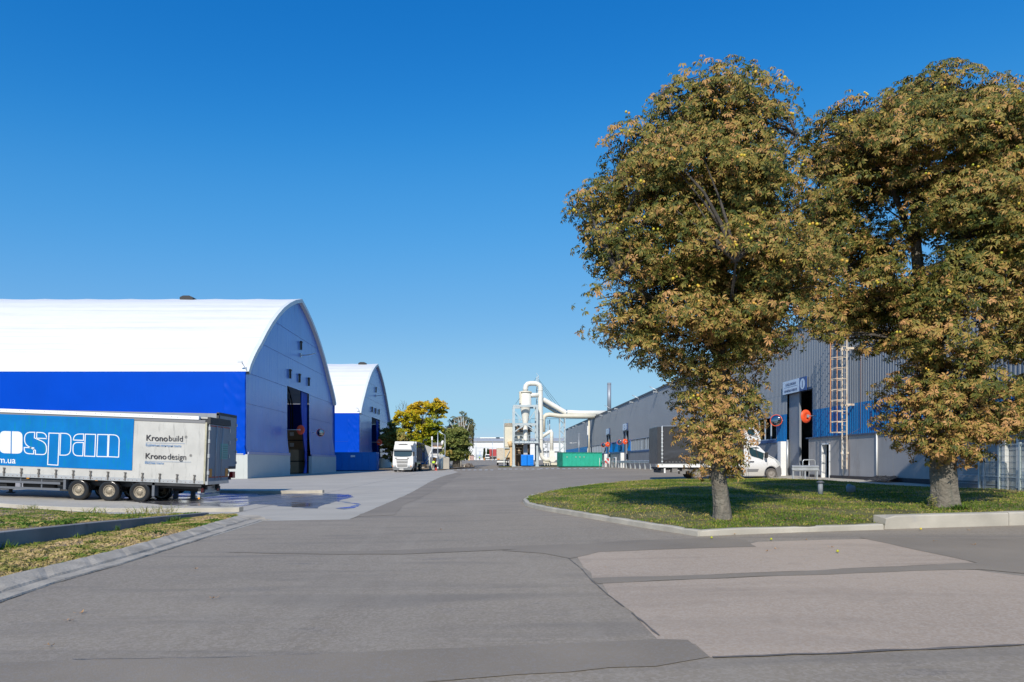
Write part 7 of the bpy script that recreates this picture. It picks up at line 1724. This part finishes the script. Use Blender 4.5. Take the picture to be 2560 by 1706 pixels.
def far_tree(name, label, u, v0, Y, lobes, tonef, mat, n, per, size, trunkr=.3, stems=None, extra=None, rr=(.5,1.0), branchmat=None, grp='trees beyond the halls'):
    x = XU(u,Y); z0 = ZV(v0,Y)-.3; t = thing(name, label, 'tree', (x,Y,z0), group=grp); sc_ = F/Y
    C = []; L = np.array([(XU(a[0],Y),Y+a[5],ZV(a[1],Y),a[2]/sc_,a[4],a[3]/sc_) for a in lobes]); w_ = L[:,3]*L[:,5]
    while len(C) < n:
        i = rng.choice(len(L),p=w_/w_.sum()); d = rng.normal(0,1,3); d /= np.linalg.norm(d); C.append(L[i,:3]+d*L[i,3:]*rng.uniform(.45,.95))
    C = np.array(C); top = ZV(min(a[1]-a[3] for a in lobes),Y)
    m = MB(); st = stems or [(u,u)]
    for ua, ub in st:
        a, b = Vector((XU(ua,Y),Y,z0)), Vector((XU(ub,Y),Y,z0+(top-z0)*.75)); m.tube([a,a.lerp(b,.35)+Vector((.1,0,0)),b], [trunkr,trunkr*.7,trunkr*.25], n=8, jit=.2)
        for c_ in C[rng.choice(len(C),min(len(C),26))]:
            p = Vector(c_); o = a.lerp(b, min(1,max(.2,(p.z-z0)/(top-z0)*.8-.05))); m.tube([o,o.lerp(p,.5)+Vector((0,0,.2)),p],[trunkr*.3,trunkr*.2,.03],n=5,cap=False)
    m.build('trunk', branchmat or MATS['bark'], t, True)
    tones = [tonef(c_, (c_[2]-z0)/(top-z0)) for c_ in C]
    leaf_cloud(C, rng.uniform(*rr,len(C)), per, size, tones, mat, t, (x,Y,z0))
    if extra: extra(t)
    return t
maple = leaf_mat('maple_leaf', [(0,(.06,.10,.015)),(.25,(.20,.26,.015)),(.5,(.52,.44,.015)),(.75,(.70,.43,.02)),(1,(.52,.22,.05))], .6, .3)
greenl = leaf_mat('green_leaf', [(0,(.07,.11,.03)),(.4,(.17,.21,.05)),(.7,(.30,.28,.07)),(1,(.42,.28,.07))], .6, .25)
birchl = leaf_mat('birch_leaf', [(0,(.09,.12,.05)),(.45,(.18,.18,.08)),(.75,(.32,.23,.13)),(1,(.42,.25,.12))], .6, .25)
far_tree('maple_tree', 'tall maple with yellow, orange and green autumn leaves behind the white lorry', 1052, 1163, 124,
 [(1030,1040,38,28,3,0),(1000,1045,16,20,1.6,0),(1055,1020,35,20,2.5,0),(1095,1030,24,25,2,0),(1040,1075,42,28,3,0),(1080,1075,34,30,3,0),(1055,1105,36,26,3,0),(1090,1105,22,22,2,0),(1095,1005,14,14,1.2,0),(1075,1125,30,16,2,0)],
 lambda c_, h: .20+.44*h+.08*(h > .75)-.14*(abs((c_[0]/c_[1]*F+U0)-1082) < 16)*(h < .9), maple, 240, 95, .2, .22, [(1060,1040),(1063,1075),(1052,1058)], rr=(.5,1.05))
far_tree('lime_tree', 'dark green broad tree between the farther hall and the yellow maple', 992, 1162, 138,
 [(985,1085,22,30,2.5,0),(1000,1110,28,35,3,0),(975,1125,22,30,2.5,0),(1030,1110,22,30,3,2),(965,1095,14,24,2,0),(1005,1140,40,20,3,0)], lambda c_, h: .62+.2*math.sin(c_[0]*2), greenl, 220, 100, .24, .3, rr=(.6,1.2))
far_tree('dark_tree', 'rounded dark green tree leaning over the road, right of the small house', 1139, 1163, 112,
 [(1142,1085,26,25,2,0),(1130,1105,22,24,2,0),(1155,1110,22,30,2,0),(1140,1125,28,24,2,0),(1125,1135,18,14,1.5,0),(1160,1135,12,14,1.4,0),(1140,1145,22,10,1.5,0)], lambda c_, h: .38+.14*math.sin(c_[2]*3)+.45*(abs(c_[0]/c_[1]*F+U0-1121) < 3 and h < .45), greenl, 190, 100, .18, .3, [(1135,1137),(1141,1141),(1146,1148)], rr=(.45,.85))
def birch_extra(t):
    Yb = 128; m = MB()
    for (a, b) in (((1145,1130),(1137,1050)),((1150,1120),(1148,1048)),((1155,1115),(1160,1045)),((1158,1105),(1175,1060)),((1150,1100),(1168,1052)),((1148,1110),(1128,1058)),((1152,1090),(1154,1040))):
        p, q = Vector((XU(a[0],Yb),Yb-2.6,ZV(a[1],Yb))), Vector((XU(b[0],Yb),Yb-2.6,ZV(b[1],Yb))); m.tube([p,p.lerp(q,.5)+Vector((.15,0,.1)),q],[.09,.065,.03],n=6)
    m.build('white_branches', MATS['lower_white'], t, True)
    n = 2600; k = rng.integers(0,34,n); ux = 1166+rng.uniform(0,18,34)[k]; f_ = rng.uniform(0,1,n); vv = 1062+f_*rng.uniform(20,62,34)[k]; X = (ux-U0)/F*Yb; P_ = np.c_[X+rng.normal(0,.06,n), Yb+rng.uniform(-2.5,2.5,34)[k], EYE+(V0-vv)/F*Yb]-np.array(t.location)
    s = .10; a = rng.normal(0,s,(n,3)); V = np.stack([P_-a*.5,P_+rng.normal(0,s*.5,(n,3)),P_+np.array([0,0,-.22])],1).reshape(-1,3)
    tri_mesh('hanging_twigs', V, np.arange(n*3).reshape(-1,3), np.repeat(np.clip(rng.normal(.4,.15,n),0,1),3), birchl, t)
far_tree('birch_tree', 'weeping birch with white branches and thin brownish leaves behind the dark tree', 1152, 1163, 128,
 [(1148,1055,32,16,2.5,0),(1170,1065,16,20,1.8,0),(1140,1075,30,20,2.5,0),(1165,1095,18,28,2,0),(1130,1090,20,22,2,0),(1168,1130,12,16,1.6,0),(1155,1038,14,10,1.3,0)], lambda c_, h: .5+.2*math.sin(c_[0]*2.3+c_[2]), birchl, 110, 34, .17, .22, extra=birch_extra, rr=(.5,1.0), branchmat=MATS['lower_white'])
# bare tree behind the maple
t = thing('bare_tree', 'thin leafless tree top sticking up behind the left of the maple', 'tree', (XU(1012,140),140,ZV(1162,140)), group='trees beyond the halls'); m = MB()
def grow(p, d, L, r, dep):
    q = p+d*L; m.tube([p,p.lerp(q,.5)+Vector((rng.normal(0,.05),0,0))*L,q],[r,r*.8,r*.6],n=5,cap=False)
    if dep == 0: return
    for i in range(3):
        nd = (d+Vector((rng.normal(0,.42),rng.normal(0,.42),rng.uniform(-.05,.25)))).normalized(); grow(p.lerp(q,rng.uniform(.55,1)), nd, L*rng.uniform(.55,.78), r*.55, dep-1)
grow(Vector((XU(1012,140),140,ZV(1164,140))), Vector((-.03,0,1)), 7.5, .2, 0); grow(Vector((XU(1011,140),140,ZV(1164,140)+7.3)), Vector((-.05,0,1)), 2.6, .11, 4); grow(Vector((XU(1011,140),140,ZV(1164,140)+7.3)), Vector((.35,0,1)).normalized(), 2.2, .09, 3)
m.build('trunk', MATS['bark'], t, True)
# background greenery behind house
far_tree('hedge_tree', 'small green tree behind the flue of the small house', 1105, 1160, 145, [(1100,1112,18,22,2,0),(1112,1100,12,26,2,0)], lambda c_, h: .4, greenl, 60, 60, .24, .2, rr=(.6,1.1))

# ================================================================= fallen conkers and leaves
def fallen(u, v, lab):
    q = G(u, v); o = bpy.data.objects.new('fallen_conker', conker_mesh); S.collection.objects.link(o); o.location = (q.x,q.y,g(q.x,q.y)+.045); o.scale = (.75,.75,.7); tag(o, lab, 'conker', 'conkers fallen on the ground')
fallen(2188,1325,'yellow conker on the kerb just left of the block wall end'); fallen(2302,1328,'yellow conker on the asphalt in front of the block wall')
fallen(1779,1350,'yellowish conker on the dark patch in front of the kerb corner'); fallen(1928,1354,'brownish conker on the asphalt left of the pale patch'); fallen(2094,1385,'orange brown conker lying on the upper pale patch')
def fl(u, v, lab, s=.09, tone=.9, onlawn=False):
    q = lawnG(u, v) if onlawn else G(u,v); z = q.z+.03 if onlawn else g(q.x,q.y)+.02; V, Fc, T = palmate(np.array([[0,0,.0]]), np.array([[0,-.3,1.]]), np.array([s]), np.array([tone]), 3 if s < .1 else 5)
    V[:,2] = np.abs(V[:,2])*.5; o = tri_mesh('fallen_leaf', V, Fc, T, chest); o.location = (q.x,q.y,z); tag(o, lab, 'leaf', 'fallen leaves')
drym = MATS['chestnut_leaf']
for i, (u, v, lab) in enumerate(((1942,1376,'brown leaf on the upper pale patch left part'),(1921,1381,'small dark leaf beside the brown one on the pale patch'),(2012,1353,'orange leaf on the asphalt edge above the pale patch'),(1837,1339,'brown leaf under the kerb right of its corner'),(2435,1365,'yellow brown leaf on the dark patch at the right'),(2080,1372,'small dark leaf beside the conker on the pale patch'),(2336,1356,'pale orange leaf between the block wall and the dark patch'),(2425,1329,'brown leaf close to the foot of the block wall'),(1100,1327,'small reddish leaf on the middle of the grey road'),(168,1556,'pale dry leaf at the lower left of the road'),(196,1538,'second pale dry leaf at the lower left, a little higher'),(127,1620,'small pale leaf near the left bottom edge'),(532,1500,'pale dry leaf left of the road middle'),(490,1426,'row of tiny pale leaves on the upper left road'))):
    fl(u, v, lab, .085, .98)
for u, v, lab in ((1975,1300,'yellow leaf on the lawn right of the slim trunk'),(1870,1296,'yellowish leaf on the lawn near the slim trunk'),(2052,1301,'yellow leaf in the middle of the sunny lawn'),(2011,1279,'yellow leaf on the upper sunny lawn'),(2136,1302,'yellow leaf on the lawn left of the block wall'),(2090,1288,'small white scrap on the lawn towards the thick trunk')): fl(u, v, lab, .08, .8, True)

# fallen leaf litter on the lawn and a little along the kerb
n = 900; lx_ = rng.uniform(P0[:,0].min(), 17, n); ly_ = rng.uniform(P0[:,1].min(), 30, n); k = inside(lx_, ly_, lawn_poly); lx_, ly_ = lx_[k], ly_[k]; lz_ = lawn_z(lx_, ly_)+.035
V, Fc, T = palmate(np.c_[lx_,ly_,lz_], np.tile([0,-.2,1.],(len(lx_),1)), rng.uniform(.06,.12,len(lx_)), rng.uniform(.7,1,len(lx_)), 4)
V[:,2] = np.repeat(lz_, 5)[np.arange(len(V)) % (len(lx_)*5)] if False else np.maximum(V[:,2], lawn_z(V[:,0],V[:,1])+.02)
tag(tri_mesh('leaf_litter', V, Fc, T, chest), kind='stuff')
n = 260; lx_ = rng.uniform(-2, 16, n); ly_ = rng.uniform(9.5, 17, n); k = ~inside(lx_, ly_, lawn_poly); lx_, ly_ = lx_[k], ly_[k]; k = rng.uniform(0,1,len(lx_)) < np.clip((ly_-8.5)/6,0,1); lx_, ly_ = lx_[k], ly_[k]; lz_ = gz(lx_, ly_)+.02
V, Fc, T = palmate(np.c_[lx_,ly_,lz_], np.tile([0,-.2,1.],(len(lx_),1)), rng.uniform(.015,.05,len(lx_)), rng.uniform(.4,1,len(lx_)), 2)
V[:,2] = np.clip(V[:,2], gz(V[:,0],V[:,1])+.016, gz(V[:,0],V[:,1])+.03); tag(tri_mesh('road_litter', V, Fc, T, chest), kind='stuff')
